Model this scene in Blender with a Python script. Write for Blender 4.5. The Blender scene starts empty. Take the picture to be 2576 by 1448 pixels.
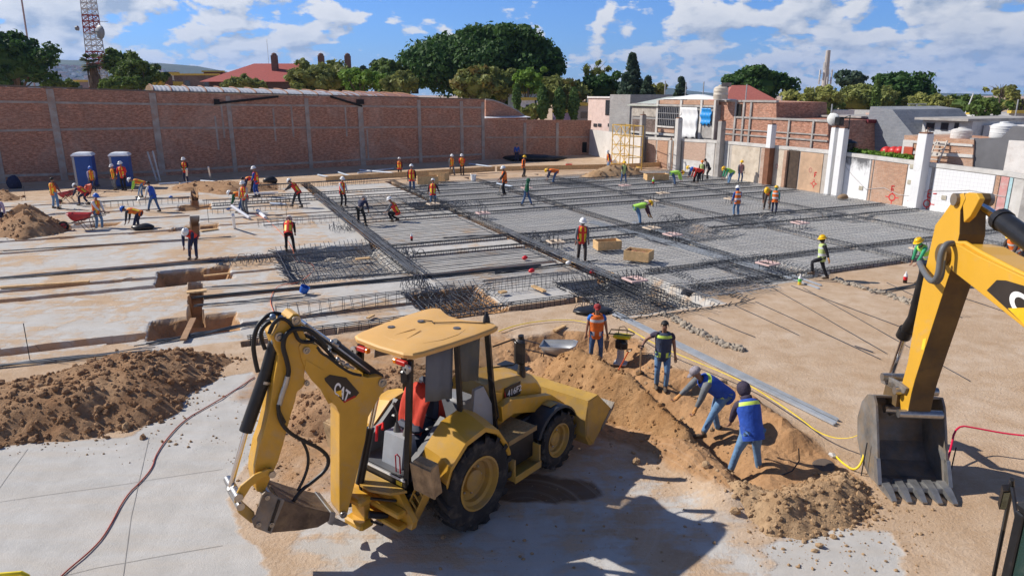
import bpy, bmesh, math, random
import numpy as np
from mathutils import Vector, Matrix, noise
R = math.radians
random.seed(7)
rng = np.random.default_rng(7)
SC = bpy.context.scene
COL = SC.collection
# ---------------------------------------------------------------- camera
F = 1750.0; CAMH = 6.3; PITCH = math.atan((724 - 238) / F)
cam_d = bpy.data.cameras.new('camera'); cam = bpy.data.objects.new('camera', cam_d); COL.objects.link(cam)
cam.location = (0, 0, CAMH); cam.rotation_euler = (R(90) - PITCH, 0, 0)
cam_d.sensor_width = 36; cam_d.lens = 36 * F / 2576; cam_d.clip_end = 20000; cam_d.clip_start = .1
SC.camera = cam
# ---------------------------------------------------------------- sky + sun
SUN_AZ = -15; SUN_EL = 39
sdir = Vector((math.cos(R(SUN_AZ)) * math.cos(R(SUN_EL)), math.sin(R(SUN_AZ)) * math.cos(R(SUN_EL)), -math.sin(R(SUN_EL))))
sl = bpy.data.lights.new('sun', 'SUN'); sl.energy = 4.9; sl.angle = R(.55); sl.color = (1, .94, .85)
so = bpy.data.objects.new('sun', sl); COL.objects.link(so); so.rotation_euler = sdir.to_track_quat('-Z', 'Y').to_euler(); so.location = (-60, 10, 60)
W = bpy.data.worlds.new('World'); SC.world = W; W.use_nodes = True
nt = W.node_tree; nt.nodes.clear()
class NT:
    def __init__(s, t): s.t = t
    def n(s, typ, ins=None, **kw):
        nd = s.t.nodes.new(typ)
        for k, v in kw.items(): setattr(nd, k, v)
        for k, v in (ins or {}).items():
            sk = nd.inputs[k]
            if isinstance(v, bpy.types.NodeSocket): s.t.links.new(v, sk)
            else: sk.default_value = v
        return nd
    def math(s, op, a, b=None, clamp=False):
        i = {0: a}
        if b is not None: i[1] = b
        return s.n('ShaderNodeMath', i, operation=op, use_clamp=clamp).outputs[0]
    def vmath(s, op, a, b):
        return s.n('ShaderNodeVectorMath', {0: a, 1: b}, operation=op).outputs[0]
    def noise(s, vec, scale, detail=4, rough=.55, dist=0):
        return s.n('ShaderNodeTexNoise', {'Vector': vec, 'Scale': scale, 'Detail': detail, 'Roughness': rough, 'Distortion': dist}).outputs['Fac']
    def ramp(s, f, *stops):
        nd = s.n('ShaderNodeValToRGB', {0: f}); r = nd.color_ramp
        while len(r.elements) < len(stops): r.elements.new(.5)
        for e, (p, c) in zip(r.elements, stops):
            e.position = p; e.color = (c, c, c, 1) if not isinstance(c, (tuple, list)) else (*c, 1)
        return nd.outputs[0]
    def mix(s, f, a, b, mode='MIX'):
        nd = s.n('ShaderNodeMix', data_type='RGBA', blend_type=mode)
        for sk, v in ((nd.inputs[0], f), (nd.inputs[6], a), (nd.inputs[7], b)):
            if isinstance(v, bpy.types.NodeSocket): s.t.links.new(v, sk)
            else: sk.default_value = v if not isinstance(v, (tuple, list)) else (*v[:3], 1)
        return nd.outputs[2]
N = NT(nt)
sky = N.n('ShaderNodeTexSky', sky_type='NISHITA'); sky.sun_disc = False; sky.sun_elevation = R(SUN_EL); sky.sun_rotation = R(285)
sky.altitude = 1800; sky.air_density = 1.0; sky.dust_density = .35; sky.ozone_density = 2.5
g = N.n('ShaderNodeTexCoord').outputs['Generated']
sx = N.n('ShaderNodeSeparateXYZ', {0: g})
az = N.math('ARCTAN2', sx.outputs[0], sx.outputs[1]); el = N.math('ARCSINE', sx.outputs[2])
def cloud(daz, dele):
    a = N.math('ADD', az, daz); e = N.math('ADD', el, dele)
    e2 = N.math('MULTIPLY', N.math('LOGARITHM', N.math('ADD', N.math('MAXIMUM', e, -.02), .06), 2.7183), .26)
    def layer(ka, k, z, sc, det, ro): return N.noise(N.n('ShaderNodeCombineXYZ', {0: N.math('MULTIPLY', a, ka), 1: N.math('MULTIPLY', e2, k), 2: z}).outputs[0], sc, det, ro, .12)
    hi = N.ramp(e, (.03, 0.), (.075, 1.)); mixv = lambda p, q: N.math('ADD', N.math('MULTIPLY', p, N.math('SUBTRACT', 1., hi)), N.math('MULTIPLY', q, hi))
    big = mixv(layer(2.2, 1.3, 8.1, 10., 3, .5), layer(1., 1., 4.3, 10., 3, .5)); mid = mixv(layer(2., 1.5, 2.2, 24, 6, .55), layer(1., 1.15, 1.7, 24, 8, .55))
    d = N.math('ADD', N.math('MULTIPLY', big, .52), N.math('MULTIPLY', mid, .48))
    # banks of cloud to the left and to the right, open sky between
    m = N.math('MINIMUM', N.math('ABSOLUTE', N.math('ADD', az, .04)), .6)
    return N.math('ADD', d, N.math('MULTIPLY', N.math('SUBTRACT', m, .2), .21))
d0 = cloud(0, 0); d1 = cloud(-.010, .014)
mask = N.ramp(d0, (.485, 0.), (.525, 1.))
lit = N.math('ADD', .74, N.math('MULTIPLY', N.math('SUBTRACT', d0, d1), 7.), True)
thick = N.ramp(d0, (.56, 1.), (.72, .5))
cc = N.mix(lit, (.42, .50, .62), (1.0, .99, .975))
cc = N.mix(1.0, cc, N.mix(thick, (.58, .64, .72), (1, 1, 1)), 'MULTIPLY')
mask2 = N.math('MULTIPLY', mask, N.ramp(el, (.16, .96), (.32, .0)))
skc = N.mix(1.0, sky.outputs[0], N.mix(N.ramp(el, (.14, 0.), (.35, 1.)), (.66, 1.10, 1.78), (.8, .95, 1.2)), 'MULTIPLY')
skc = N.mix(N.ramp(el, (.0, .55), (.07, 0.)), skc, (4.6, 6.8, 9.0))
cs = N.n('ShaderNodeVectorMath', {0: cc, 3: 11.4}, operation='SCALE').outputs[0]
colr = N.mix(mask2, skc, cs)
bg = N.n('ShaderNodeBackground', {0: colr, 1: .072}); out = N.n('ShaderNodeOutputWorld', {0: bg.outputs[0]})
SC.view_settings.view_transform = 'Standard'; SC.view_settings.look = 'None'; SC.view_settings.exposure = .28; SC.view_settings.gamma = 1
# ---------------------------------------------------------------- photo ruler: pixel of the 2576-wide picture -> place in the world
CP, SP = math.cos(PITCH), math.sin(PITCH)
def ray(x, y):
    cx = (x - 1288) / F; cy = -(y - 724) / F
    return Vector((cx, CP + cy * SP, -SP + cy * CP))
CAM = Vector((0, 0, CAMH))
def P(x, y, z=0.):
    d = ray(x, y); return CAM + d * ((z - CAMH) / d.z)
def PY(x, y, Y):
    d = ray(x, y); return CAM + d * (Y / d.y)
class Plane:
    """vertical plane through p with direction deg; s runs along it, off is distance to its left"""
    def __init__(s, p, deg):
        s.p = Vector((p[0], p[1], 0)); s.deg = deg; s.e = Vector((math.cos(R(deg)), math.sin(R(deg)), 0)); s.n = Vector((-s.e.y, s.e.x, 0))
    def hit(s, x, y, off=0.):
        d = ray(x, y); q = s.p + s.n * off
        t = (q - CAM).dot(s.n) / d.dot(s.n); h = CAM + d * t
        return ((h - s.p).dot(s.e), h.z)
    def w(s, a, z, off=0.): 
        v = s.p + s.e * a + s.n * off; return Vector((v.x, v.y, z))
GA = 23.8
GU = Vector((math.cos(R(GA)), math.sin(R(GA)), 0)); GV = Vector((-GU.y, GU.x, 0))
def UV(u, v, z=0.): return Vector((GU.x * u + GV.x * v, GU.y * u + GV.y * v, z))
def toUV(p): return (p[0] * GU.x + p[1] * GU.y, p[0] * GV.x + p[1] * GV.y)
# ---------------------------------------------------------------- mesh helpers
def clean(col): return tuple(col)
class MB:
    def __init__(s): s.v = []; s.f = []; s.m = []; s.X = Matrix.Identity(4); s.mi = 0
    def add(s, vs, fs, mi=None):
        b = len(s.v); s.v += [tuple(s.X @ Vector(p)) for p in vs]
        s.f += [tuple(b + i for i in f) for f in fs]; s.m += [s.mi if mi is None else mi] * len(fs)
    def box(s, a, b, bev=0., mi=None):
        x0, y0, z0 = (min(a[i], b[i]) for i in range(3)); x1, y1, z1 = (max(a[i], b[i]) for i in range(3))
        if bev <= 0:
            s.add([(x0, y0, z0), (x1, y0, z0), (x1, y1, z0), (x0, y1, z0), (x0, y0, z1), (x1, y0, z1), (x1, y1, z1), (x0, y1, z1)],
                  [(0, 3, 2, 1), (4, 5, 6, 7), (0, 1, 5, 4), (1, 2, 6, 5), (2, 3, 7, 6), (3, 0, 4, 7)], mi)
        else:
            o = [(x0 + bev, y0), (x1 - bev, y0), (x1, y0 + bev), (x1, y1 - bev), (x1 - bev, y1), (x0 + bev, y1), (x0, y1 - bev), (x0, y0 + bev)]
            cx, cy = (x0 + x1) / 2, (y0 + y1) / 2
            fx = 1 - bev / max(1e-6, (x1 - x0) / 2); fy = 1 - bev / max(1e-6, (y1 - y0) / 2)
            i_ = [(cx + (x - cx) * fx, cy + (y - cy) * fy) for x, y in o]
            s.rings([[(x, y, z0) for x, y in i_], [(x, y, z0 + bev) for x, y in o], [(x, y, z1 - bev) for x, y in o], [(x, y, z1) for x, y in i_]], mi=mi)
    def rings(s, rs, cap=True, closed=True, mi=None):
        n = len(rs[0]); vs = [p for r in rs for p in r]; fs = []
        for k in range(len(rs) - 1):
            for i in range(n if closed else n - 1):
                j = (i + 1) % n; fs.append((k * n + i, k * n + j, (k + 1) * n + j, (k + 1) * n + i))
        if cap and closed: fs.append(tuple(reversed(range(n)))); fs.append(tuple((len(rs) - 1) * n + i for i in range(n)))
        s.add(vs, fs, mi)
    def tube(s, pts, r, n=8, cap=True, mi=None, flat=1.):
        pts = [Vector(p) for p in pts]; rad = r if isinstance(r, (list, tuple)) else [r] * len(pts)
        rs = []; up = None
        for i, p in enumerate(pts):
            t = (pts[min(i + 1, len(pts) - 1)] - pts[max(i - 1, 0)])
            if t.length < 1e-9: t = Vector((0, 0, 1))
            t.normalize()
            if up is None: up = Vector((0, 0, 1)) if abs(t.z) < .95 else Vector((1, 0, 0))
            a = t.cross(up)
            if a.length < 1e-4: a = t.cross(Vector((1, 0, 0)))
            a.normalize(); b = a.cross(t); up = b
            rs.append([p + a * math.cos(2 * math.pi * k / n + .4) * rad[i] + b * math.sin(2 * math.pi * k / n + .4) * rad[i] * flat for k in range(n)])
        s.rings(rs, cap, mi=mi)
    def prism(s, poly, vec, mi=None):
        vec = Vector(vec); n = len(poly); a = [Vector(p) for p in poly]; b = [p + vec for p in a]
        s.add(a + b, [tuple(range(n)), tuple(reversed(range(n, 2 * n)))] + [(i, i + n, (i + 1) % n + n, (i + 1) % n) for i in range(n)], mi)
    def lathe(s, prof, n=24, cap=False, mi=None):   # profile of (r, z) about local Z
        s.rings([[(r * math.cos(2 * math.pi * k / n), r * math.sin(2 * math.pi * k / n), z) for k in range(n)] for r, z in prof], cap, mi=mi)
    def ball(s, c, r, n=10, m=6, mi=None):
        r = (r, r, r) if not isinstance(r, (tuple, list)) else r
        s.rings([[(c[0] + r[0] * math.sin(a) * math.cos(2 * math.pi * k / n), c[1] + r[1] * math.sin(a) * math.sin(2 * math.pi * k / n), c[2] - r[2] * math.cos(a)) for k in range(n)]
                 for a in [max(.05, min(math.pi - .05, math.pi * j / m)) for j in range(m + 1)]], True, mi=mi)
    def quad(s, a, b, c, d, mi=None): s.add([a, b, c, d], [(0, 1, 2, 3)], mi)
    def build(s, name, mats, parent=None, world=False, smooth=False, fixn=True):
        me = bpy.data.meshes.new(name)
        vs = s.v
        if world and parent is not None:
            inv = parent['_m'] if False else MATS[parent.name].inverted(); vs = [tuple(inv @ Vector(p)) for p in vs]
        me.from_pydata(vs, [], s.f); 
        for m in (mats if isinstance(mats, (list, tuple)) else [mats]): me.materials.append(m)
        if any(s.m): me.polygons.foreach_set('material_index', s.m)
        if fixn:
            bm = bmesh.new(); bm.from_mesh(me); bmesh.ops.recalc_face_normals(bm, faces=bm.faces); bm.to_mesh(me); bm.free()
        if smooth is not False:
            me.polygons.foreach_set('use_smooth', [True] * len(me.polygons))
            if smooth is not True: me.set_sharp_from_angle(angle=R(smooth))
        me.update()
        o = bpy.data.objects.new(name, me); COL.objects.link(o)
        if parent is not None: o.parent = parent
        return o
MATS = {}
def empty(name, loc, rz=0., label=None, cat=None, group=None):
    o = bpy.data.objects.new(name, None); COL.objects.link(o); o.location = loc; o.rotation_euler = (0, 0, R(rz)); o.empty_display_size = .2
    MATS[o.name] = Matrix.Translation(Vector(loc)) @ Matrix.Rotation(R(rz), 4, 'Z')
    if label: tag(o, label, cat, group)
    return o
def tag(o, label, cat, group=None, kind=None):
    o['label'] = label; o['category'] = cat
    if group: o['group'] = group
    if kind: o['kind'] = kind
    return o
def struct(o): o['kind'] = 'structure'; return o
def copy_tree(o, parent=None):
    c = o.copy(); COL.objects.link(c)
    if parent is not None: c.parent = parent
    for ch in list(o.children): copy_tree(ch, c)
    return c
# ---------------------------------------------------------------- materials
MC = {}
def mat(name, col, rough=.6, metal=0., var=.18, scale=4., bump=0., bscale=40., dirt=None, dirt_amt=.5, coord='Object', spec=.4, coat=0.):
    if name in MC: return MC[name]
    m = bpy.data.materials.new(name); m.use_nodes = True; t = m.node_tree; b = t.nodes['Principled BSDF']; n = NT(t)
    vec = n.n('ShaderNodeTexCoord').outputs[coord]
    f = n.noise(vec, scale, 5, .6)
    c = n.mix(n.ramp(f, (.3, 0.), (.7, 1.)), tuple(x * (1 - var) for x in col), tuple(min(1, x * (1 + var)) for x in col))
    if dirt:
        f2 = n.noise(vec, scale * .7 + 1.3, 7, .65, .4)
        c = n.mix(n.math('MULTIPLY', n.ramp(f2, (.62 - dirt_amt * .35, 0.), (.75 - dirt_amt * .1, 1.)), min(1, .45 + dirt_amt * .5)), c, dirt)
    t.links.new(c, b.inputs['Base Color']); b.inputs['Roughness'].default_value = rough; b.inputs['Metallic'].default_value = metal
    b.inputs['Specular IOR Level'].default_value = spec
    if coat: b.inputs['Coat Weight'].default_value = coat; b.inputs['Coat Roughness'].default_value = .15
    if bump:
        bp = n.n('ShaderNodeBump', {'Height': n.noise(vec, bscale, 5, .6), 'Strength': bump, 'Distance': .02}); t.links.new(bp.outputs[0], b.inputs['Normal'])
    MC[name] = m; return m
def brick(name, c1, c2, mortar, bw=.26, bh=.075, stain=.4, sp=.75):
    if name in MC: return MC[name]
    m = bpy.data.materials.new(name); m.use_nodes = True; t = m.node_tree; b = t.nodes['Principled BSDF']; n = NT(t)
    co = n.n('ShaderNodeTexCoord').outputs['Object']; sx = n.n('ShaderNodeSeparateXYZ', {0: co})
    v = n.n('ShaderNodeCombineXYZ', {0: n.math('ADD', sx.outputs[0], sx.outputs[1]), 1: sx.outputs[2], 2: 0.}).outputs[0]
    bk = n.n('ShaderNodeTexBrick', {'Vector': v, 'Color1': (*c1, 1), 'Color2': (*c2, 1), 'Mortar': (*mortar, 1), 'Scale': 1., 'Mortar Size': .012, 'Mortar Smooth': .3, 'Bias': 0., 'Brick Width': bw, 'Row Height': bh})
    f = n.noise(co, 9, 6, .7); f3 = n.noise(co, .55, 6, .65, .5); f4 = n.noise(co, 26, 3, .7)
    c = n.mix(n.ramp(f, (.45, .0), (.8, .55)), bk.outputs['Color'], mortar); fb = n.noise(n.n('ShaderNodeMapping', {0: co, 'Scale': (1., 1., 2.6)}).outputs[0], 3.4, 4, .75); c = n.mix(n.ramp(fb, (.42, sp), (.56, 0.)), c, tuple(x * .42 for x in c1)); c = n.mix(n.ramp(fb, (.56, 0.), (.68, sp * .75)), c, tuple(min(1, x * 1.45 + .02) for x in c1))
    c = n.mix(n.ramp(f4, (.5, 0.), (.72, .55)), c, tuple(x * .45 for x in c1))
    f5 = n.noise(co, .3, 6, .7, .8); c = n.mix(n.ramp(f5, (.5, 0.), (.72, .45)), c, tuple(min(1, x * 1.12 + .06) for x in mortar)); c = n.mix(n.math('MULTIPLY', n.ramp(f3, (.42, 0.), (.68, 1.)), stain), c, (.26, .18, .145))
    c = n.mix(n.math('MULTIPLY', n.ramp(n.noise(co, .9, 5, .6, .3), (.55, 0.), (.75, 1.)), stain * .6), c, (.10, .075, .065))
    t.links.new(c, b.inputs['Base Color']); b.inputs['Roughness'].default_value = .9; b.inputs['Specular IOR Level'].default_value = .2
    bp = n.n('ShaderNodeBump', {'Height': n.math('ADD', bk.outputs['Fac'], n.math('MULTIPLY', f, -1.2)), 'Strength': .5, 'Distance': .03}); t.links.new(bp.outputs[0], b.inputs['Normal'])
    MC[name] = m; return m
CONC = mat('weathered_concrete', (.36, .34, .32), .85, var=.25, scale=1.6, bump=.4, bscale=14, dirt=(.2, .17, .15), dirt_amt=.3)
CONCL = mat('pale_concrete', (.56, .54, .51), .85, var=.16, scale=1.2, bump=.3, bscale=14, dirt=(.36, .32, .28), dirt_amt=.3)
STEEL = mat('rebar_steel', (.105, .115, .135), .5, .55, var=.35, scale=3, dirt=(.17, .11, .07), dirt_amt=.25)
STEELD = mat('dark_rebar_steel', (.05, .055, .065), .55, .5, var=.3, scale=3)
WOOD = mat('formwork_pine', (.62, .40, .19), .75, var=.22, scale=7, bump=.2, bscale=30, dirt=(.34, .24, .15), dirt_amt=.3)
WOODD = mat('dark_wet_timber', (.20, .12, .07), .85, var=.3, scale=5, bump=.2)
YEL = mat('machine_yellow_paint', (.60, .325, .03), .45, 0, var=.11, scale=2.4, dirt=(.42, .29, .16), dirt_amt=.34, spec=.5, coat=.25)
YELD = mat('dusty_yellow_paint', (.50, .30, .06), .55, 0, var=.12, scale=3, dirt=(.33, .24, .15), dirt_amt=.5)
YELR = mat('sun_faded_roof_yellow', (.68, .39, .125), .55, 0, var=.06, scale=2, dirt=(.62, .42, .22), dirt_amt=.3)
BLK = mat('black_paint', (.018, .018, .02), .35, .1, var=.3, scale=4, dirt=(.10, .08, .06), dirt_amt=.2)
RUB = mat('black_rubber', (.022, .022, .024), .75, 0, var=.3, scale=5, bump=.2, dirt=(.16, .13, .10), dirt_amt=.3)
HOSE = mat('hose_rubber', (.014, .014, .015), .45, 0, var=.3)
CHR = mat('chromed_rod', (.72, .73, .75), .14, 1., var=.05)
PIN = mat('bare_pin_steel', (.42, .41, .40), .35, .9, var=.2, scale=20)
GRY = mat('cab_grey_plastic', (.10, .105, .115), .55, 0, var=.15, dirt=(.25, .21, .17), dirt_amt=.2)
GRYL = mat('light_grey_plastic', (.34, .36, .39), .5, 0, var=.1, dirt=(.36, .30, .24), dirt_amt=.2)
WORN = mat('worn_bucket_steel', (.19, .185, .18), .55, .3, var=.4, scale=3, bump=.35, bscale=16, dirt=(.30, .215, .13), dirt_amt=.6)
BARE = mat('scoured_steel', (.33, .33, .33), .45, .7, var=.25, scale=6)
WHITE = mat('white_paint', (.80, .80, .79), .6, var=.05)
LAMPR = mat('red_lamp_plastic', (.45, .02, .015), .5, var=.05)
LAMPO = mat('amber_lamp_plastic', (.85, .25, .02), .25, var=.05)
def glass(name, col, alpha=.35):
    if name in MC: return MC[name]
    m = bpy.data.materials.new(name); m.use_nodes = True; b = m.node_tree.nodes['Principled BSDF']
    b.inputs['Base Color'].default_value = (*col, 1); b.inputs['Roughness'].default_value = .06; b.inputs['Alpha'].default_value = alpha; b.inputs['Specular IOR Level'].default_value = .8
    MC[name] = m; return m
GLASS = glass('dusty_cab_glass', (.10, .10, .06), .17)
WINDOW = mat('dark_window_glass', (.03, .035, .045), .12, 0, var=.3, spec=.8)
# ---------------------------------------------------------------- the ground: one sheet with trenches, pits and dug earth
def poly_sd(pts, x, y):
    """signed distance to polygon (negative inside), numpy arrays"""
    d = np.full(x.shape, 1e9); inside = np.zeros(x.shape, bool); n = len(pts)
    for i in range(n):
        ax, ay = pts[i]; bx, by = pts[(i + 1) % n]
        ex, ey = bx - ax, by - ay; L2 = ex * ex + ey * ey + 1e-12
        t = np.clip(((x - ax) * ex + (y - ay) * ey) / L2, 0, 1)
        d = np.minimum(d, np.hypot(x - ax - t * ex, y - ay - t * ey))
        c = ((ay > y) != (by > y)) & (x < ex * (y - ay) / (by - ay + 1e-15) + ax); inside ^= c
    return np.where(inside, -d, d)
def line_d(pts, x, y):
    d = np.full(x.shape, 1e9)
    for (ax, ay), (bx, by) in zip(pts[:-1], pts[1:]):
        ex, ey = bx - ax, by - ay; t = np.clip(((x - ax) * ex + (y - ay) * ey) / (ex * ex + ey * ey + 1e-12), 0, 1)
        d = np.minimum(d, np.hypot(x - ax - t * ex, y - ay - t * ey))
    return d
def sm(a, b, x):
    t = np.clip((x - a) / (b - a), 0, 1); return t * t * (3 - 2 * t)
def DW(pts): return [tuple(P(*p)[:2]) for p in pts]
_pn = rng.permutation(512); _gr = rng.random(512) * 2 - 1
def vnoise(x, y, s, seed=0):
    x = x * s + seed * 17.3; y = y * s + seed * 9.1; xi = np.floor(x).astype(int); yi = np.floor(y).astype(int); fx = x - xi; fy = y - yi
    fx = fx * fx * (3 - 2 * fx); fy = fy * fy * (3 - 2 * fy)
    h = lambda i, j: _gr[_pn[(_pn[i % 512] + j) % 512]]
    return (h(xi, yi) * (1 - fx) + h(xi + 1, yi) * fx) * (1 - fy) + (h(xi, yi + 1) * (1 - fx) + h(xi + 1, yi + 1) * fx) * fy
def fbm(x, y, s, o=4, seed=0):
    r = 0; a = 1.
    for k in range(o): r = r + a * vnoise(x, y, s * 2 ** k, seed + k); a *= .5
    return r / 1.9
# trenches: u0,u1,v0,v1,depth in site axes (rows run along u, columns along v)
TR = [(-.86, -.44, 21.5, 25.9, .6), (-.86, -.44, 34.6, 41, .55), (-.86, -.44, 45.5, 52, .5), (6.45, 6.95, 23.9, 53, 0.35), (12.45, 12.95, 20.6, 52, 0.3), (18.75, 19.2, 18, 52, 0.28), (24.9, 25.3, 18, 52, 0.25), (31, 31.4, 18, 52, 0.25),
      (-22, -1.87, 20.09, 20.68, 0.48), (-22, -0.93, 25.62, 26.04, 0.38), (-22, -1.95, 26.94, 27.34, 0.38), (-22, 2.4, 29.19, 29.61, 0.38), (-22, -0.93, 36.69, 37.11, 0.38), (-22, -0.93, 33.94, 34.26, 0.28),
      (-22, -0.93, 40.94, 41.36, 0.38), (-22, -0.93, 44.24, 44.66, 0.38), (-22, -0.93, 48.54, 48.96, 0.38), (-0.37, 2.4, 26.6, 26.9, 0.3), (-0.37, 12.4, 23.45, 23.75, 0.28), (0.5, 7.2, 20.2, 20.5, 0.32),
      (0.45, 11, 18.35, 18.8, 0.45), (-0.37, 36.9, 44.1, 44.45, 0.28), (-0.37, 36.9, 37.2, 37.5, 0.26), (-0.37, 36.9, 39.3, 39.65, 0.26), (7, 36.9, 35, 35.3, 0.26), (6.6, 36.9, 28.35, 28.7, 0.26), (6.95, 18, 26.4, 26.75, 0.26),
      (2, 36.9, 46.7, 47.05, 0.26), (14.4, 36.9, 20.35, 20.7, 0.26), (14.3, 36.9, 17.85, 18.3, 0.3), (22, 36.9, 26.2, 26.5, 0.25)]
PIT = [(-1.87, .5, 19.9, 21.7, .5), (-1.95, .6, 25.95, 28.15, .5), (-1.75, .45, 36.55, 37.9, .45), (2.35, 6.75, 24.2, 30.2, .45), (10.9, 14.4, 16.5, 20.75, .45), (18., 22.4, 24.4, 28.9, .35), (10.9, 13.2, 38., 41., .35),
       (17.4, 20.2, 17.7, 21.2, .35), (24., 27.5, 26, 29, .3), (-9.5, -4.2, 39.4, 40.6, .4), (5.6, 8.2, 18.7, 21.6, .4), (-1.6, .3, 43.2, 45.6, .35), (23.5, 27, 43.5, 47, .25), (30., 33, 25, 28, .25)]
PITLOW = DW([(1290, 850), (1420, 835), (1560, 850), (1640, 900), (1600, 960), (1500, 930), (1420, 915), (1300, 905)])
DIG = DW([(1590, 945), (1660, 985), (1720, 1010), (1790, 1060), (1850, 1110), (1935, 1180), (1920, 1225), (1850, 1225), (1790, 1160), (1720, 1100), (1650, 1030)])
C_PAD = DW([(-900, 1200), (0, 1125), (330, 1095), (520, 960), (640, 930), (690, 1000), (655, 1110), (600, 1180), (560, 1260), (640, 1380), (720, 1520), (760, 1640), (-900, 1640)])
C_PATCH = DW([(1925, 1375), (2080, 1325), (2225, 1335), (2275, 1400), (2250, 1520), (1880, 1520), (1960, 1420)])
C_MID = DW([(700, 1330), (720, 1180), (900, 1130), (1060, 1200), (1400, 1180), (1500, 1085), (1640, 1150), (1850, 1300), (1960, 1420), (1950, 1560), (740, 1560)])
B_DUG = DW([(1240, 860), (1420, 830), (1600, 850), (1680, 950), (1800, 960), (2000, 1080), (2170, 1210), (2180, 1300), (2000, 1340), (1800, 1240), (1640, 1150), (1500, 1090), (1300, 1050)])
B_BEHIND = DW([(560, 1010), (640, 930), (800, 850), (1300, 830), (1330, 960), (1240, 1100), (980, 1250), (700, 1250), (640, 1150), (660, 1020)])
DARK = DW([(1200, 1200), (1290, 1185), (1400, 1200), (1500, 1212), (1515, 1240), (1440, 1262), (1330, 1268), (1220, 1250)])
def ground_h(x, y):
    x = np.asarray(x, float); y = np.asarray(y, float)
    u = x * GU.x + y * GU.y; v = x * GV.x + y * GV.y
    near = 1 - sm(40, 90, np.hypot(x, y))
    z = near * (.025 * fbm(x, y, .5, 4, 1))
    for (a, b, c, d, h) in PIT:
        sd = np.maximum(np.maximum(a - u, u - b), np.maximum(c - v, v - d)); q = (sd < .3); sdn = sd + .12 * fbm(u, v, 1.6, 3, 21)
        z = np.where(q, z + (-h * 1.15 + .06 * vnoise(u, v, 2.5, 8)) * (1 - sm(-.38, .04, sdn)), z)
    for (a, b, c, d, h) in TR:
        j = .02 * vnoise(u, v, 3, 3) if h < .38 else .05 * vnoise(u, v, 2.2, 4)
        m = (u > a + j) & (u < b + j) & (v > c + j) & (v < d + j)
        z = np.where(m, np.minimum(z, -h + .05 * vnoise(u, v, 2.5, 8)), z)
    z = z - 0.34 * (1 - sm(-.45, .1, poly_sd(PITLOW, x, y) + .12 * fbm(x, y, 2, 3, 5)))
    z = z - .36 * (1 - sm(-.55, .08, poly_sd(DIG, x, y) + .12 * fbm(x, y, 2.2, 3, 6)))
    b = 1 - sm(-.2, .3, poly_sd(B_DUG, x, y)); z = z + b * (.07 * fbm(x, y, 2.2, 5, 9) + .035 * fbm(x, y, 9, 3, 19))
    b = 1 - sm(-.2, .3, poly_sd(B_BEHIND, x, y)); z = z + b * .03 * fbm(x, y, 3.2, 4, 10)
    # long mound of spoil in front of the dig
    rl = DW([(1370, 930), (1500, 985), (1600, 1050), (1690, 1115), (1790, 1200), (1830, 1260)])
    dd = line_d(rl, x, y); z = z + .27 * np.exp(-(dd / .40) ** 2) * (1 + .45 * fbm(x, y, 1.6, 4, 12)) * (1 - sm(-.55, .15, -poly_sd(DIG, x, y)) * .0)
    rl = DW([(1690, 945), (1800, 985), (1900, 1040), (1985, 1110)])
    dd = line_d(rl, x, y); z = z + .28 * np.exp(-(dd / .3) ** 2) * (1 + .5 * fbm(x, y, 2, 4, 13))
    return z
def gh(x, y): return float(ground_h(np.array([x]), np.array([y]))[0])
def G(x, y):
    z = 0.
    for _ in range(4): p = P(x, y, z); z = gh(p.x, p.y) * .7 + z * .3
    p = P(x, y, z); return Vector((p.x, p.y, gh(p.x, p.y)))
def lines(lo, hi, dense, edges):
    L = set()
    for a, b, st in dense:
        k = a
        while k < b: L.add(round(k, 3)); k += st
    for e in edges:
        L.add(round(e - .025, 3)); L.add(round(e + .025, 3))
    return sorted(L)
ue = [e for t in TR for e in t[:2] if e > -21]; ve = [e for t in TR for e in t[2:4]]
ul = lines(0, 0, [(-4000, -200, 600), (-200, -45, 25), (-45, -12, .8), (-12, -3, .25), (-3, 14.5, .1), (14.5, 24, .25), (24, 46, .6), (46, 200, 22), (200, 4001, 600)], ue)
vl = lines(0, 0, [(-900, -60, 210), (-60, 0, 6), (0, 3, .5), (3, 17, .1), (17, 31, .14), (31, 32, .25), (32, 60, .45), (60, 120, 6), (120, 400, 40), (400, 6001, 700)], ve)
UU, VV = np.meshgrid(np.array(ul), np.array(vl)); GX = UU * GU.x + VV * GV.x; GY = UU * GU.y + VV * GV.y
GZ = ground_h(GX, GY)
def grid_obj(name, X, Y, Z, m, keep=None, smooth=True):
    nv, nu = X.shape; me = bpy.data.meshes.new(name)
    co = np.stack([X, Y, Z], -1).reshape(-1, 3); i = np.arange(nv * nu).reshape(nv, nu)
    q = np.stack([i[:-1, :-1], i[:-1, 1:], i[1:, 1:], i[1:, :-1]], -1).reshape(-1, 4)
    if keep is not None: q = q[keep.reshape(-1)]
    used = np.unique(q); rem = -np.ones(nv * nu, int); rem[used] = np.arange(len(used)); co = co[used]; q = rem[q]
    me.vertices.add(len(co)); me.vertices.foreach_set('co', co.reshape(-1)); me.loops.add(q.size); me.loops.foreach_set('vertex_index', q.reshape(-1))
    me.polygons.add(len(q)); me.polygons.foreach_set('loop_start', np.arange(0, q.size, 4)); me.polygons.foreach_set('loop_total', np.full(len(q), 4))
    me.polygons.foreach_set('use_smooth', np.full(len(q), smooth)); me.materials.append(m); me.update(calc_edges=True); me.validate()
    o = bpy.data.objects.new(name, me); COL.objects.link(o); return o, used
def cmask(sd, w=.35): return 1 - sm(-w, w, sd)
conc = np.zeros(GX.shape); dug = np.zeros(GX.shape); dark = np.zeros(GX.shape)
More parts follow.
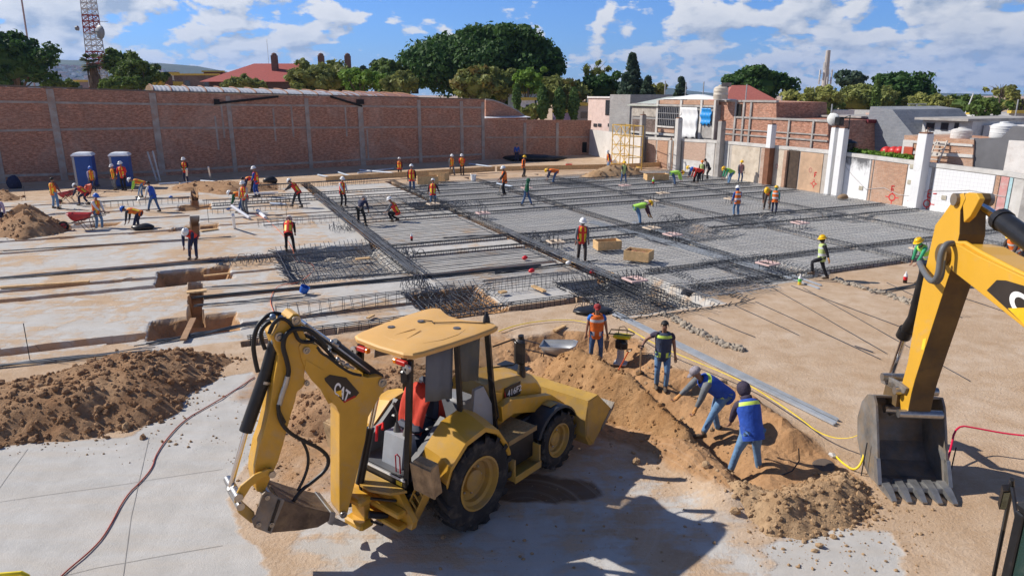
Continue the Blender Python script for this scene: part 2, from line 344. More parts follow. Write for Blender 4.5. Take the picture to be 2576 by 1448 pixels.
conc = np.maximum(conc, 1.0 * cmask(poly_sd(C_PAD, GX, GY), .25)); conc = np.maximum(conc, .95 * cmask(poly_sd(C_PATCH, GX, GY), .25)); conc = np.maximum(conc, .52 * cmask(poly_sd(C_MID, GX, GY), .6))
slab = ((UU > -22) & (VV > 18.9) & (VV < 51)) ; conc = np.maximum(conc, np.where(slab & (UU < 5), .53, 0)); conc = np.maximum(conc, np.where(slab & (UU >= 5) & (UU < 12.8), .68, 0)); conc = np.maximum(conc, np.where((UU > 12.8) & (VV > 18) & (VV < 49.5), .8, 0))
conc = np.where((VV > 40) & (VV < 51) & (UU < 1), .55, conc)
intr = np.zeros(GX.shape, bool)
for (a, b, c, d, h) in TR + PIT: intr |= (UU > a - .04) & (UU < b + .04) & (VV > c - .04) & (VV < d + .04)
conc = np.where(intr & (GZ < -.05), .12, conc)
dug = np.maximum(cmask(poly_sd(B_DUG, GX, GY), .35), .55 * cmask(poly_sd(B_BEHIND, GX, GY), .4)); dug = np.where(intr & (GZ < -.05), .75, dug)
gpit = np.zeros(GX.shape, bool)
for (a, b, c, d, h) in PIT:
    if a > 9 or a == 2.35: gpit |= (UU > a - .2) & (UU < b + .2) & (VV > c - .2) & (VV < d + .2)
conc = np.where(gpit, .62, conc); dug = np.where(gpit, .12, dug)
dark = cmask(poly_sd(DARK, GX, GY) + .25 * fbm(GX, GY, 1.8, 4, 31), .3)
def soil_mat():
    m = bpy.data.materials.new('site_ground'); m.use_nodes = True; t = m.node_tree; b = t.nodes['Principled BSDF']; n = NT(t)
    pos = n.n('ShaderNodeNewGeometry').outputs['Position']; at = n.n('ShaderNodeVertexColor', layer_name='kind'); s = n.n('ShaderNodeSeparateColor', {0: at.outputs[0]})
    big = n.noise(pos, .35, 6, .6, .3); med = n.noise(pos, 1.7, 7, .65, .2); fin = n.noise(pos, 14, 6, .7); grit = n.noise(pos, 60, 3, .7)
    dirt = n.mix(n.ramp(big, (.35, 0.), (.68, 1.)), (.51, .36, .235), (.60, .47, .35)); dirt = n.mix(n.ramp(med, (.38, 0.), (.66, .8)), dirt, (.43, .285, .17))
    dirt = n.mix(n.ramp(fin, (.5, 0.), (.75, .45)), dirt, (.62, .50, .38)); dirt = n.mix(n.ramp(grit, (.60, 0.), (.74, .6)), dirt, (.2, .125, .07))
    rot = n.n('ShaderNodeMapping', {0: pos, 'Rotation': (0, 0, R(-23.8)), 'Scale': (.35, 3., 1.)}).outputs[0]
    streak = n.noise(rot, 1.3, 5, .6); 
    concr = n.mix(n.ramp(med, (.3, 0.), (.7, 1.)), (.42, .405, .38), (.545, .53, .505)); concr = n.mix(n.ramp(streak, (.42, 0.), (.7, .5)), concr, (.50, .44, .37)); concr = n.mix(n.ramp(fin, (.56, 0.), (.8, .35)), concr, (.37, .36, .35)); concr = n.mix(n.ramp(grit, (.68, 0.), (.76, .5)), concr, (.3, .26, .22))
    dugc = n.mix(n.ramp(med, (.3, 0.), (.7, 1.)), (.35, .19, .088), (.47, .28, .145)); dugc = n.mix(n.ramp(fin, (.5, 0.), (.72, .55)), dugc, (.19, .105, .05)); dugc = n.mix(n.ramp(grit, (.62, 0.), (.74, .5)), dugc, (.50, .38, .26))
    brk = n.math('ADD', n.math('MULTIPLY', n.math('SUBTRACT', big, .5), 1.5), n.math('MULTIPLY', n.math('SUBTRACT', med, .5), 1.2))
    brk = n.math('ADD', brk, n.math('MULTIPLY', n.math('SUBTRACT', streak, .5), .9))
    fc = n.ramp(n.math('ADD', s.outputs[0], n.math('MULTIPLY', brk, n.math('SUBTRACT', 1.15, n.math('ABSOLUTE', n.math('SUBTRACT', n.math('MULTIPLY', s.outputs[0], 2), 1.0))))), (.36, 0.), (.62, 1.))
    c = n.mix(fc, dirt, concr)
    fd = n.ramp(n.math('ADD', s.outputs[1], n.math('MULTIPLY', n.math('SUBTRACT', med, .5), .9)), (.3, 0.), (.62, 1.)); c = n.mix(n.math('MULTIPLY', fd, n.math('MINIMUM', n.math('MULTIPLY', s.outputs[1], 3), 1.)), c, dugc)
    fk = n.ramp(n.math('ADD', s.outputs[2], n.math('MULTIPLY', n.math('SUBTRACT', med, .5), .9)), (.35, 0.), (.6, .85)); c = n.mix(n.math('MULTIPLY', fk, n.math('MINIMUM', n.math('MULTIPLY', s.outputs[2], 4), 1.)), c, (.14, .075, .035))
    sw = n.n('ShaderNodeVectorMath', {0: pos, 1: (.2, 9.6, 0.)}, operation='DISTANCE').outputs['Value']
    arc = n.noise(n.n('ShaderNodeCombineXYZ', {0: n.math('MULTIPLY', sw, 9.), 1: n.math('MULTIPLY', big, .6), 2: 0.}).outputs[0], 1., 4, .6)
    c = n.mix(n.math('MULTIPLY', n.ramp(arc, (.52, 0.), (.72, .5)), n.ramp(n.math('MULTIPLY', sw, .16), (.3, .8), (.7, 0.))), c, (.60, .50, .40))
    t.links.new(c, b.inputs['Base Color']); b.inputs['Roughness'].default_value = .93; b.inputs['Specular IOR Level'].default_value = .15
    h = n.math('ADD', n.math('MULTIPLY', fin, n.math('SUBTRACT', 1.3, fc)), n.math('ADD', n.math('MULTIPLY', grit, .35), n.math('MULTIPLY', arc, .12)))
    bp = n.n('ShaderNodeBump', {'Height': h, 'Strength': .55, 'Distance': .05}); t.links.new(bp.outputs[0], b.inputs['Normal'])
    return m
SOIL = soil_mat()
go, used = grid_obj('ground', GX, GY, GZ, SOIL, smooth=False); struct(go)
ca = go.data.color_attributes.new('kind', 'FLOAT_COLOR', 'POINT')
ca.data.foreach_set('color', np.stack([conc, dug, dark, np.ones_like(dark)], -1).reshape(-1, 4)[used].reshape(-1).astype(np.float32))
# saw-cut joints of the old concrete pad, thin strips in a darker grey
jm = mat('dark_joint_line', (.33, .31, .28), .9)
def ribbon(pts, w, z=.006, name='pavement_joint', m=jm):
    b = MB()
    for p, q in zip(pts[:-1], pts[1:]):
        p = Vector(p); q = Vector(q); t = (q - p).normalized(); s_ = Vector((-t.y, t.x, 0)) * w / 2; n_ = max(1, int((q - p).length / .4))
        for k in range(n_):
            a = p.lerp(q, k / n_); c = p.lerp(q, (k + 1) / n_); za = gh(a.x, a.y) + z; zc = gh(c.x, c.y) + z
            b.quad((*(a - s_)[:2], za), (*(c - s_)[:2], zc), (*(c + s_)[:2], zc), (*(a + s_)[:2], za))
    return struct(b.build(name, m, fixn=False))
for pts in ([(70, 1130), (0, 1225), (-120, 1400)], [(375, 1100), (330, 1300), (310, 1448), (300, 1600)], [(-100, 1275), (330, 1215), (560, 1180)], [(-40, 1500), (240, 1428), (560, 1372)]):
    ribbon([P(*p) for p in pts], .009)
# ---------------------------------------------------------------- heaps of dug earth
def heap_mat(name, a, b_, c_):
    if name in MC: return MC[name]
    m = bpy.data.materials.new(name); m.use_nodes = True; t = m.node_tree; b = t.nodes['Principled BSDF']; n = NT(t)
    pos = n.n('ShaderNodeNewGeometry').outputs['Position']; med = n.noise(pos, 1.5, 7, .65, .3); fin = n.noise(pos, 11, 6, .7); gr = n.noise(pos, 45, 3, .7)
    c = n.mix(n.ramp(med, (.34, 0.), (.66, 1.)), a, b_); c = n.mix(n.ramp(fin, (.48, 0.), (.72, .6)), c, tuple(x * .55 for x in a)); c = n.mix(n.ramp(gr, (.6, 0.), (.74, .6)), c, c_)
    t.links.new(c, b.inputs['Base Color']); b.inputs['Roughness'].default_value = .95; b.inputs['Specular IOR Level'].default_value = .1
    bp = n.n('ShaderNodeBump', {'Height': n.math('ADD', fin, n.math('MULTIPLY', gr, .5)), 'Strength': .8, 'Distance': .06}); t.links.new(bp.outputs[0], b.inputs['Normal']); MC[name] = m; return m
HEAPB = heap_mat('brown_spoil', (.31, .172, .09), (.45, .285, .165), (.54, .42, .30))
HEAPT = heap_mat('pale_spoil', (.38, .235, .125), (.50, .345, .205), (.58, .45, .32))
CL_ICO = None
def clods(b, n, pick, smin, smax, zf, sink=.35):
    """zf takes arrays"""
    global CL_ICO
    if CL_ICO is None:
        bm = bmesh.new(); bmesh.ops.create_icosphere(bm, subdivisions=1, radius=1); CL_ICO = ([v.co.copy() for v in bm.verts], [tuple(v.index for v in f.verts) for f in bm.faces]); bm.free()
    pts = np.array([pick() for _ in range(n)], float); zs = np.asarray(zf(pts[:, 0], pts[:, 1])) + np.zeros(n)
    for (x, y), z in zip(pts, zs):
        r = smin * (smax / smin) ** (random.random() ** 2.6); z = z + r * (1 - 2 * sink) * .6
        e = Matrix.Rotation(random.random() * 6.28, 3, Vector((random.random() - .5, random.random() - .5, random.random())).normalized()); sc = (r * random.uniform(.7, 1.3), r * random.uniform(.7, 1.2), r * random.uniform(.5, .9))
        b.add([e @ Vector((p.x * sc[0] * random.uniform(.8, 1.2), p.y * sc[1] * random.uniform(.8, 1.2), p.z * sc[2])) + Vector((x, y, z)) for p in CL_ICO[0]], CL_ICO[1])
def heap(label, dpoly, h, w, m, step=.07, ncl=500, cl=(.02, .12), seed=1, rough=.3, name='dirt_pile', cat='dirt pile', group='piles of dug earth on the site', spread=.35):
    poly = DW(dpoly); xs = [p[0] for p in poly]; ys = [p[1] for p in poly]; cx, cy = sum(xs) / len(xs), sum(ys) / len(ys)
    X, Y = np.meshgrid(np.arange(min(xs) - .6, max(xs) + .6, step), np.arange(min(ys) - .6, max(ys) + .6, step))
    def zz(x, y):
        sd = poly_sd(poly, x, y) + .22 * w * fbm(x, y, 1.6 / w, 4, seed); t = np.clip(-sd / w, -.4, 1.4)
        base = h * np.where(t > 0, 1 - (1 - np.minimum(t, 1)) ** 1.35, t * .8)
        return ground_h(x, y) - .02 + base * (1 + rough * fbm(x, y, .9 / w, 4, seed + 3)) + .045 * np.minimum(1, np.maximum(0, t * 4 + .3)) * fbm(x, y, 5, 4, seed + 5)
    Z = zz(X, Y); Zg = ground_h(X, Y); up = Z > Zg - .03; keep = up[:-1, :-1] | up[1:, :-1] | up[:-1, 1:] | up[1:, 1:]
    o = empty(name, (cx, cy, gh(cx, cy)), 0, label, cat, group)
    b, _ = grid_obj('earth', X - cx, Y - cy, Z - gh(cx, cy), m, keep); b.parent = o
    cb = MB()
    def pick():
        while True:
            x = random.uniform(min(xs) - spread, max(xs) + spread); y = random.uniform(min(ys) - spread, max(ys) + spread); d = float(poly_sd(poly, np.array([x]), np.array([y]))[0])
            if d < 0 or random.random() < math.exp(-max(0, d) / (spread * .45)) * .5: return x, y
    clods(cb, ncl, pick, cl[0], cl[1], lambda x, y: np.maximum(zz(x, y), ground_h(x, y)))
    c = cb.build('dirt_clods', m, o, world=True, fixn=False); c['kind'] = 'stuff'
    return o
heap('large heap of stony brown earth on the pale concrete at the left edge', [(-420, 1180), (0, 1125), (200, 1105), (330, 1085), (430, 1050), (520, 965), (600, 905), (510, 892), (380, 910), (270, 910), (150, 960), (0, 985), (-420, 1040)], .62, 1.25, HEAPB, .06, 3000, (.014, .10), 1)
heap('small cone of brown earth beside the red wheelbarrow at far left', [(-40, 585), (0, 598), (60, 602), (130, 592), (190, 578), (150, 560), (70, 556), (0, 560)], 1.15, 1.9, HEAPB, .12, 300, (.03, .14), 2, .2)
heap('pale stony spoil heap beside the digger bucket on the right', [(1815, 1240), (1870, 1300), (1930, 1350), (2040, 1360), (2150, 1325), (2215, 1280), (2180, 1215), (2090, 1190), (1990, 1215), (1930, 1235)], .42, .8, HEAPT, .045, 900, (.008, .065), 3, .4)
heap('loose orange earth heap in front of the loader bucket', [(1330, 985), (1440, 1045), (1560, 1080), (1660, 1120), (1740, 1140), (1700, 1060), (1600, 985), (1500, 925), (1400, 915)], .62, .9, heap_mat('orange_spoil', (.36, .19, .08), (.48, .285, .14), (.52, .36, .21)), .05, 700, (.010, .06), 4, .3)
heap('low brown earth heap behind the backhoe cab', [(700, 1095), (820, 1110), (1000, 1080), (1180, 1040), (1290, 1000), (1250, 940), (1080, 925), (900, 945), (760, 1000)], .42, .9, HEAPB, .06, 1500, (.012, .075), 5, .4)
heap('small tan sand pile near the far end of the brick wall', [(1455, 447), (1500, 452), (1600, 447), (1640, 440), (1580, 436), (1480, 438)], .8, 1.8, HEAPT, .3, 120, (.03, .15), 6, .3)
heap('low shaded earth bank along the foot of the long brick wall', [(430, 478), (560, 490), (700, 478), (700, 466), (560, 466), (440, 468)], .5, 1.6, HEAPB, .3, 120, (.03, .15), 7, .3)
heap('thin trail of brown earth at the far left edge', [(-60, 500), (0, 506), (50, 505), (60, 496), (0, 488), (-60, 488)], .7, 1.6, HEAPB, .25, 100, (.03, .15), 8, .3)
# scattered pebbles and crumbs over the dug ground
pb = MB()
DUGP = [DW([(640, 1000), (1000, 1230), (700, 1330), (560, 1180)]), DW([(1250, 880), (1650, 880), (1950, 1180), (1750, 1230), (1400, 1060)]), DW([(1850, 1210), (2350, 1240), (2350, 1440), (1900, 1440)]), DW([(0, 1120), (600, 960), (640, 1100), (300, 1180)]), DW([(1100, 1250), (1700, 1150), (1900, 1430), (1100, 1440)])]
def pick_in(poly):
    xs = [p[0] for p in poly]; ys = [p[1] for p in poly]
    while True:
        x = random.uniform(min(xs), max(xs)); y = random.uniform(min(ys), max(ys))
        if poly_sd(poly, np.array([x]), np.array([y]))[0] < 0: return x, y
for pl, n_, mx in zip(DUGP, (260, 900, 420, 170, 150), (.04, .055, .04, .04, .035)): clods(pb, n_, lambda: pick_in(pl), .008, mx, ground_h)
o = pb.build('loose_stones', HEAPT, fixn=False); tag(o, 'loose stones and crumbs of earth strewn over the dug ground', 'stones', kind='stuff')
for x, y, r in ((318, 1080, .11), (2060, 1375, .07), (1775, 1175, .1), (1850, 1290, .09), (2165, 1265, .13), (1985, 1290, .1), (1600, 1165, .1), (1815, 970, .12)):
    b = MB(); clods(b, 1, lambda: (0, 0), r, r * 1.02, lambda a, c: 0. * a); o = b.build('boulder', HEAPT); g_ = G(x, y); o.location = (g_.x, g_.y, g_.z + r * .3)
    tag(o, 'fist to football sized brown stone lying among the dug earth', 'stone', 'larger loose stones')
# ---------------------------------------------------------------- long brick wall on the left
BR1 = brick('red_brickwork', (.64, .275, .165), (.52, .22, .135), (.47, .35, .28))
BR2 = brick('orange_brickwork', (.56, .29, .17), (.48, .24, .14), (.52, .40, .31), stain=.2, sp=.3)
BR3 = brick('dusty_pink_brickwork', (.58, .37, .27), (.52, .32, .23), (.56, .47, .39), stain=.15, sp=.25)
p0 = P(0, 462); p1 = P(1480, 389); LW = Plane(p0, math.degrees(math.atan2(p1.y - p0.y, p1.x - p0.x))); LWL = (p1 - p0).length
wl = empty('brick_wall', (p0.x, p0.y, 0), LW.deg, 'long two storey red brick boundary wall with grey concrete columns', 'wall')
WCON = mat('wall_frame_concrete', (.36, .32, .29), .9, var=.3, scale=1.1, bump=.4, bscale=12, dirt=(.40, .22, .15), dirt_amt=.45)
def lw(x, y, off=0.): return LW.hit(x, y, off)
s0 = -14.
top = [(s0, lw(0, 218)[1] + .1), lw(0, 218), lw(385, 231), lw(700, 240), lw(1060, 247), lw(1219, 251)]
sE = lw(1480, 389)[0]
low = [(lw(1219, 300)[0], lw(1219, 300)[1]), lw(1488, 303)]
b = MB(); b.prism([(x, 0, z) for x, z in [(s0, -.3)] + top + low + [(sE, -.3)]][::-1], (0, .3, 0)); b.build('brick_panel', BR1, wl)
# darker blackened plinth of the same wall is in the brick stain; concrete frame stands 6 cm proud
cols = [(-40, 215), (125, 220), (383, 230), (573, 238), (770, 243), (905, 248), (1053, 247), (1160, 250), (1214, 252), (1320, 304), (1402, 304)]
for x, yt in cols:
    s, z = lw(x, yt + 8); b = MB(); w = .24 if x in (125, 383, 905, -40) else .17
    b.box((s - w, -.07, -.2), (s + w, -.003, z + .12), .015); b.build('concrete_column', WCON, wl)
def band(pts, h=.16, d=.05):
    b = MB(); q = [lw(*p) for p in pts]
    for (a, za), (c, zc) in zip(q[:-1], q[1:]): b.prism([(a, -d, za - h / 2), (c, -d, zc - h / 2), (c, -d, zc + h / 2), (a, -d, za + h / 2)], (0, d - .004, 0))
    b.build('tie_beam', WCON, wl)
band([(-60, 255), (383, 262), (770, 266), (1214, 271)]); band([(-60, 330), (383, 322), (905, 321), (1214, 318)]); band([(-60, 444), (383, 432), (905, 402), (1214, 388)], .18)
band([(1222, 346), (1480, 345)], .12)
b = MB()
for (x0, y0), (x1, y1) in (((538, 261), (700, 243)), ((830, 243), (910, 267))):
    a, za = lw(x0, y0); c, zc = lw(x1, y1); b.prism([(a, -.16, za - .09), (c, -.16, zc - .09), (c, -.16, zc + .09), (a, -.16, za + .09)], (0, .1, 0))
b.build('charred_rafter', mat('charred_timber', (.02, .018, .017), .9), wl)
for x0, x1, y in ((538, 552, 256), (896, 914, 256)):
    b = MB(); a = lw(x0, y)[0]; c = lw(x1, y)[0]; z = lw(x0, y)[1]; b.box((a, -.2, z - .22), (c, -.06, z + .2)); b.build('charred_rafter_end', mat('charred_timber', (.02, .018, .017), .9), wl)
for x, y in ((560, 300), (585, 330), (735, 300), (690, 310), (870, 300), (925, 360), (545, 330)):
    b = MB(); a, z = lw(x, y); b.box((a - .07, -.03, z - 1.5), (a + .07, -.004, z + 1.2)); b.build('mortar_scar', WCON, wl)
b = MB(); a, z = lw(1471, 372); b.box((a - .35, -.02, z - .5), (a + .25, -.006, z + .6)); b.build('wall_opening', mat('black_opening', (.012, .011, .01), .9), wl)
# coping
b = MB(); q = [lw(x, y) for x, y in ((-40, 215), (385, 231), (1219, 251))]
for (a, za), (c, zc) in zip(q[:-1], q[1:]): b.prism([(a, -.03, za + .0), (c, -.03, zc + .0), (c, -.03, zc + .09), (a, -.03, za + .09)], (0, .36, 0))
b.build('coping', mat('sooty_coping', (.16, .13, .11), .9), wl)
# vaulted corrugated roof behind the wall
def corr_mat(name, c1, c2, rust, amt):
    m = bpy.data.materials.new(name); m.use_nodes = True; t = m.node_tree; b = t.nodes['Principled BSDF']; n = NT(t); co = n.n('ShaderNodeTexCoord').outputs['Object']
    sx = n.n('ShaderNodeSeparateXYZ', {0: co}); st = n.n('ShaderNodeMapping', {0: co, 'Scale': (1.6, .12, .12)}).outputs[0]
    f = n.noise(st, 1.1, 5, .65); f2 = n.noise(co, .25, 3, .5)
    g_ = n.math('ADD', f, n.math('MULTIPLY', n.math('SUBTRACT', f2, .5), .35))
    grad = n.ramp(n.math('ADD', n.math('MULTIPLY', sx.outputs[0], .028), g_), (amt, 0.), (amt + .1, 1.))
    c = n.mix(grad, n.mix(f, c1, c2), rust); t.links.new(c, b.inputs['Base Color']); b.inputs['Roughness'].default_value = .45; b.inputs['Metallic'].default_value = .35
    return m
sA = lw(383, 225)[0]; sB = lw(1062, 240)[0]
rf = empty('corrugated_roof', tuple(LW.w(sA, lw(383, 226)[1], .35)), LW.deg, 'low vaulted corrugated metal roof, white turning rusty, behind the brick wall', 'roof')
b = MB(); L_ = sB - sA; W_ = 12.; n_ = 140; z0 = 0.; rs = []
drop = lw(1062, 247)[1] - lw(383, 226)[1]
for k in range(n_ + 1):
    x = L_ * k / n_; sag = drop * k / n_; r = []
    for j in range(13):
        a = math.pi * j / 12; r.append((x, W_ / 2 - W_ / 2 * math.cos(a) , sag - .1 + .52 * math.sin(a) + .018 * math.cos(k * math.pi)))
    rs.append(r)
b.rings(rs, cap=False, closed=False); b.build('roof_sheet', corr_mat('rusty_white_sheet', (.42, .42, .41), (.54, .53, .52), (.34, .155, .085), .96), rf)
b = MB()
for k in range(0, n_, 8):
    x = L_ * k / n_ + .1; sag = drop * k / n_
    b.tube([(x, W_ / 2 - W_ / 2 * math.cos(math.pi * j / 12), sag - .1 + .56 * math.sin(math.pi * j / 12) + .03) for j in range(7)], .05, 4)
b.build('rusty_sheet_lap', mat('rust_lap', (.30, .15, .09), .8), rf)
# curved brick gable behind the low end of the wall, and its flat white roof strip
GB = Plane(LW.w(0, 0, 1.6), LW.deg)
gp = [GB.hit(x, y) for x, y in ((1222, 252), (1240, 254), (1262, 261), (1285, 271), (1305, 282), (1318, 292), (1325, 300), (1222, 300))]
gb = empty('curved_gable', tuple(GB.w(gp[0][0], 0)), LW.deg, 'curved brick gable stub rising behind the low end of the brick wall', 'wall')
o0 = gp[0][0]; b = MB(); b.prism([(x - o0, 0, z) for x, z in gp][::-1], (0, .25, 0)); b.build('brick_panel', BR1, gb)
b = MB(); b.tube([(x - o0, .1, z + .05) for x, z in gp[:7]], .09, 6); b.build('coping', CONC, gb)
rr = [GB.hit(x, y, -1.2) for x, y in ((1222, 297), (1335, 299))]
fr = empty('flat_sheet_roof', tuple(GB.w(rr[0][0], rr[0][1], -1.2)), LW.deg, 'small flat white sheet roof just behind the low brick wall', 'roof')
b = MB(); b.add([(0, 0, 0), (rr[1][0] - rr[0][0], 0, .02), (rr[1][0] - rr[0][0], 5, .45), (0, 5, .45)], [(0, 1, 2, 3)]); o = b.build('roof_sheet', mat('white_sheet', (.72, .73, .75), .4), fr); 
o.modifiers.new('thick', 'SOLIDIFY').thickness = .05
# ---------------------------------------------------------------- pale end wall between the brick wall and the right hand wall
e0 = P(1478, 388); e1 = P(1612, 420); EW = Plane(e0, math.degrees(math.atan2(e1.y - e0.y, e1.x - e0.x)))
ew = empty('pale_end_wall', (e0.x, e0.y, 0), EW.deg, 'plain pale plastered wall joining the brick wall to the right hand wall', 'wall')
q = [EW.hit(1478, 325), EW.hit(1612, 342)]; b = MB(); b.prism([(q[0][0] - .5, 0, -.2), (q[1][0], 0, -.2), (q[1][0], 0, q[1][1]), (q[0][0] - .5, 0, q[0][1])], (0, .25, 0)); b.build('plaster', mat('pale_plaster', (.60, .57, .53), .85, var=.12, scale=.6, dirt=(.42, .36, .31), dirt_amt=.25), ew)
# ---------------------------------------------------------------- right hand wall: patchwork of old partition walls
RU = 37.4; RW = Plane(UV(RU, 0), GA - 90); rwo = UV(RU, 56)
def rw(x, y, off=0.): return RW.hit(x, y, off)
wr = empty('party_wall', (0, 0, 0), 0); MATS[wr.name] = Matrix.Translation(RW.p) @ Matrix.Rotation(R(RW.deg), 4, 'Z'); wr.location = RW.p; wr.rotation_euler = (0, 0, R(RW.deg))
tag(wr, 'long right hand boundary wall, a patchwork of bare brick and white painted panels', 'wall')
tl = [(1606, 345), (1700, 350), (1819, 356), (1940, 367), (2069, 379), (2113, 384), (2300, 407), (2527, 434), (2640, 452)]
tp = [rw(*p) for p in tl]; b = MB(); b.prism([(x, 0, z) for x, z in [(tp[0][0], -.3)] + tp + [(tp[-1][0], -.3)]], (0, .28, 0)); b.build('wall_core', mat('grey_render', (.44, .40, .36), .9, var=.2, scale=1., dirt=(.30, .25, .21), dirt_amt=.35), wr)
b = MB()
for (a, za), (c, zc) in zip(tp[:-1], tp[1:]): b.prism([(a, -.05, za - .16), (c, -.05, zc - .16), (c, -.05, zc + .06), (a, -.05, za + .06)], (0, .35, 0))
b.build('cap_beam', CONCL, wr)
def topz(s):
    for (a, za), (c, zc) in zip(tp[:-1], tp[1:]):
        if a <= s <= c: return za + (zc - za) * (s - a) / (c - a)
    return tp[-1][1]
BEI = mat('beige_render', (.58, .50, .40), .9, var=.18, scale=1.3, dirt=(.38, .29, .2), dirt_amt=.35)
ORB = mat('orange_render', (.50, .335, .22), .9, var=.18, scale=1.5, dirt=(.38, .27, .18), dirt_amt=.35)
WHT = mat('white_limewash', (.74, .74, .74), .8, var=.05, scale=1.2, dirt=(.5, .48, .45), dirt_amt=.12)
def soot():
    m = bpy.data.materials.new('sooty_white_panel'); m.use_nodes = True; t = m.node_tree; b = t.nodes['Principled BSDF']; n = NT(t); co = n.n('ShaderNodeTexCoord').outputs['Object']
    z = n.n('ShaderNodeSeparateXYZ', {0: co}).outputs[2]; f = n.noise(n.n('ShaderNodeMapping', {0: co, 'Scale': (1., 1., .55)}).outputs[0], 1.7, 7, .68, .5)
    k = n.math('ADD', n.math('MULTIPLY', n.math('SUBTRACT', z, 1.55), .55), n.math('MULTIPLY', n.math('SUBTRACT', f, .5), 1.6))
    t.links.new(n.mix(n.ramp(k, (.12, 0.), (.5, 1.)), (.74, .74, .74), (.12, .12, .125)), b.inputs['Base Color']); b.inputs['Roughness'].default_value = .85; return m
def tiled():
    m = bpy.data.materials.new('white_tile_panel'); m.use_nodes = True; t = m.node_tree; b = t.nodes['Principled BSDF']; n = NT(t); co = n.n('ShaderNodeTexCoord').outputs['Object']; s = n.n('ShaderNodeSeparateXYZ', {0: co})
    bk = n.n('ShaderNodeTexBrick', {'Vector': n.n('ShaderNodeCombineXYZ', {0: s.outputs[0], 1: s.outputs[2]}).outputs[0], 'Color1': (.78, .78, .78, 1), 'Color2': (.75, .75, .755, 1), 'Mortar': (.62, .62, .62, 1), 'Scale': 1., 'Mortar Size': .008, 'Brick Width': .2, 'Row Height': .2}); bk.offset = 0
    t.links.new(bk.outputs[0], b.inputs['Base Color']); b.inputs['Roughness'].default_value = .3; return m
SOOT = soot(); TILE = tiled()
PINKP = mat('faded_pink_paint', (.55, .27, .25), .8, var=.15, scale=3, dirt=(.55, .5, .47), dirt_amt=.4); CYANP = mat('faded_cyan_paint', (.38, .55, .58), .8, var=.15, dirt=(.5, .5, .48), dirt_amt=.4)
def panel(x0, x1, m, f0=0., f1=1., th=.035, name='wall_panel'):
    """x0,x1: picture columns read half way up the wall; f0,f1 share of height"""
    ym = 395 if x0 < 1830 else 430 if x0 < 2100 else 470
    a = rw(x0, ym)[0]; c = rw(x1, ym)[0]; b = MB(); za, zc = topz(a) - .2, topz(c) - .2
    b.prism([(a, -th, za * f0 - (.2 if f0 == 0 else 0)), (c, -th, zc * f0 - (.2 if f0 == 0 else 0)), (c, -th, zc * f1), (a, -th, za * f1)], (0, th - .003, 0)); return b.build(name, m, wr)
for a in ((1626, 1649, BR3), (1653, 1679, BR2), (1683, 1693, BR2), (1718, 1774, CONCL, 0, .42), (1718, 1774, BR3, .423, 1), (1777, 1797, CONCL), (1818, 1834, CONCL), (1838, 1908, BEI), (1912, 1920, BR3), (1940, 1978, BEI), (2011, 2068, ORB),
          (2116, 2184, SOOT), (2187, 2191, BR2), (2194, 2276, BR2), (2279, 2296, WHT), (2316, 2338, WHT), (2341, 2344, CONC), (2347, 2500, TILE), (2503, 2513, BR2), (2516, 2536, PINKP), (2538, 2546, CYANP), (2549, 2600, CONCL)): panel(*a)
# doorway recess, a flat board with its shade put into the dark colour
a = rw(1981, 430)[0]; c = rw(2008, 430)[0]; b = MB(); z = topz(a) - .1; b.box((a, -.05, -.2), (c, -.01, z)); b.build('recess_shadow_board', mat('recess_shade_brown', (.075, .05, .035), .9, var=.3, dirt=(.03, .025, .02), dirt_amt=.4), wr)
b = MB(); b.box((a - .28, -.22, -.2), (a - .003, -.004, z - .1)); b.build('brick_jamb', BR2, wr)
# free standing concrete pillars in the wall
def pillar(x, yb, yt, w, m, low=None, lab='', d=.45):
    s, _ = rw(x, yb, -.3); zt = rw(x, yt, -.3)[1]; o = empty('concrete_pillar', tuple(RW.w(s, 0, -.3)), RW.deg, lab, 'pillar', 'old pillars along the right hand wall'); b = MB(); k = .62 * zt if low else -.3
    b.box((-w / 2, -d / 2, k), (w / 2, d / 2, zt), .02); b.build('shaft', m, o)
    if low: b = MB(); b.box((-w / 2 - .01, -d / 2 - .01, -.3), (w / 2 + .01, d / 2 + .01, k - .002)); b.build('lower_shaft', low, o)
    b = MB(); b.box((-w / 2 + .03, -d / 2 + .03, zt + .002), (w / 2 - .04, d / 2 - .05, zt + .09)); [b.tube([(random.uniform(-w / 3, w / 3), random.uniform(-.1, .1), zt), (random.uniform(-w / 3, w / 3), random.uniform(-.1, .1), zt + .35)], .012, 4) for _ in range(4)]; b.build('broken_top', mat('rusty_stub', (.22, .12, .08), .9), o); return o
pillar(1612, 417, 290, .42, CONC, None, 'bare grey pillar in front of the small brick house, leftmost of the row')
pillar(1701, 421, 298, .44, CONCL, None, 'pale grey pillar standing left of the white tarpaulin')
pillar(1806, 447, 305, .42, CONC, None, 'dark grey pillar at the corner below the blue tarpaulin')
pillar(1928, 468, 313, .44, WHT, mat('rust_brown_paint', (.20, .085, .045), .8, var=.25, scale=3), 'pillar painted white above and rusty brown below')
pillar(2082, 494, 320, .34, WHT, None, 'slimmer white pillar of the pair under the floodlight'); pillar(2102, 498, 322, .46, WHT, None, 'broad white pillar of the pair under the floodlight')
pillar(2300, 532, 335, .55, WHT, None, 'tall clean white pillar beside the red door', .6)
pillar(2572, 580, 440, .45, CONC, None, 'grey pillar at the right edge behind the digger arm')
pillar(1686, 400, 352, .26, CONCL, None, 'short whitewashed pillar between the red brick panels', .2)
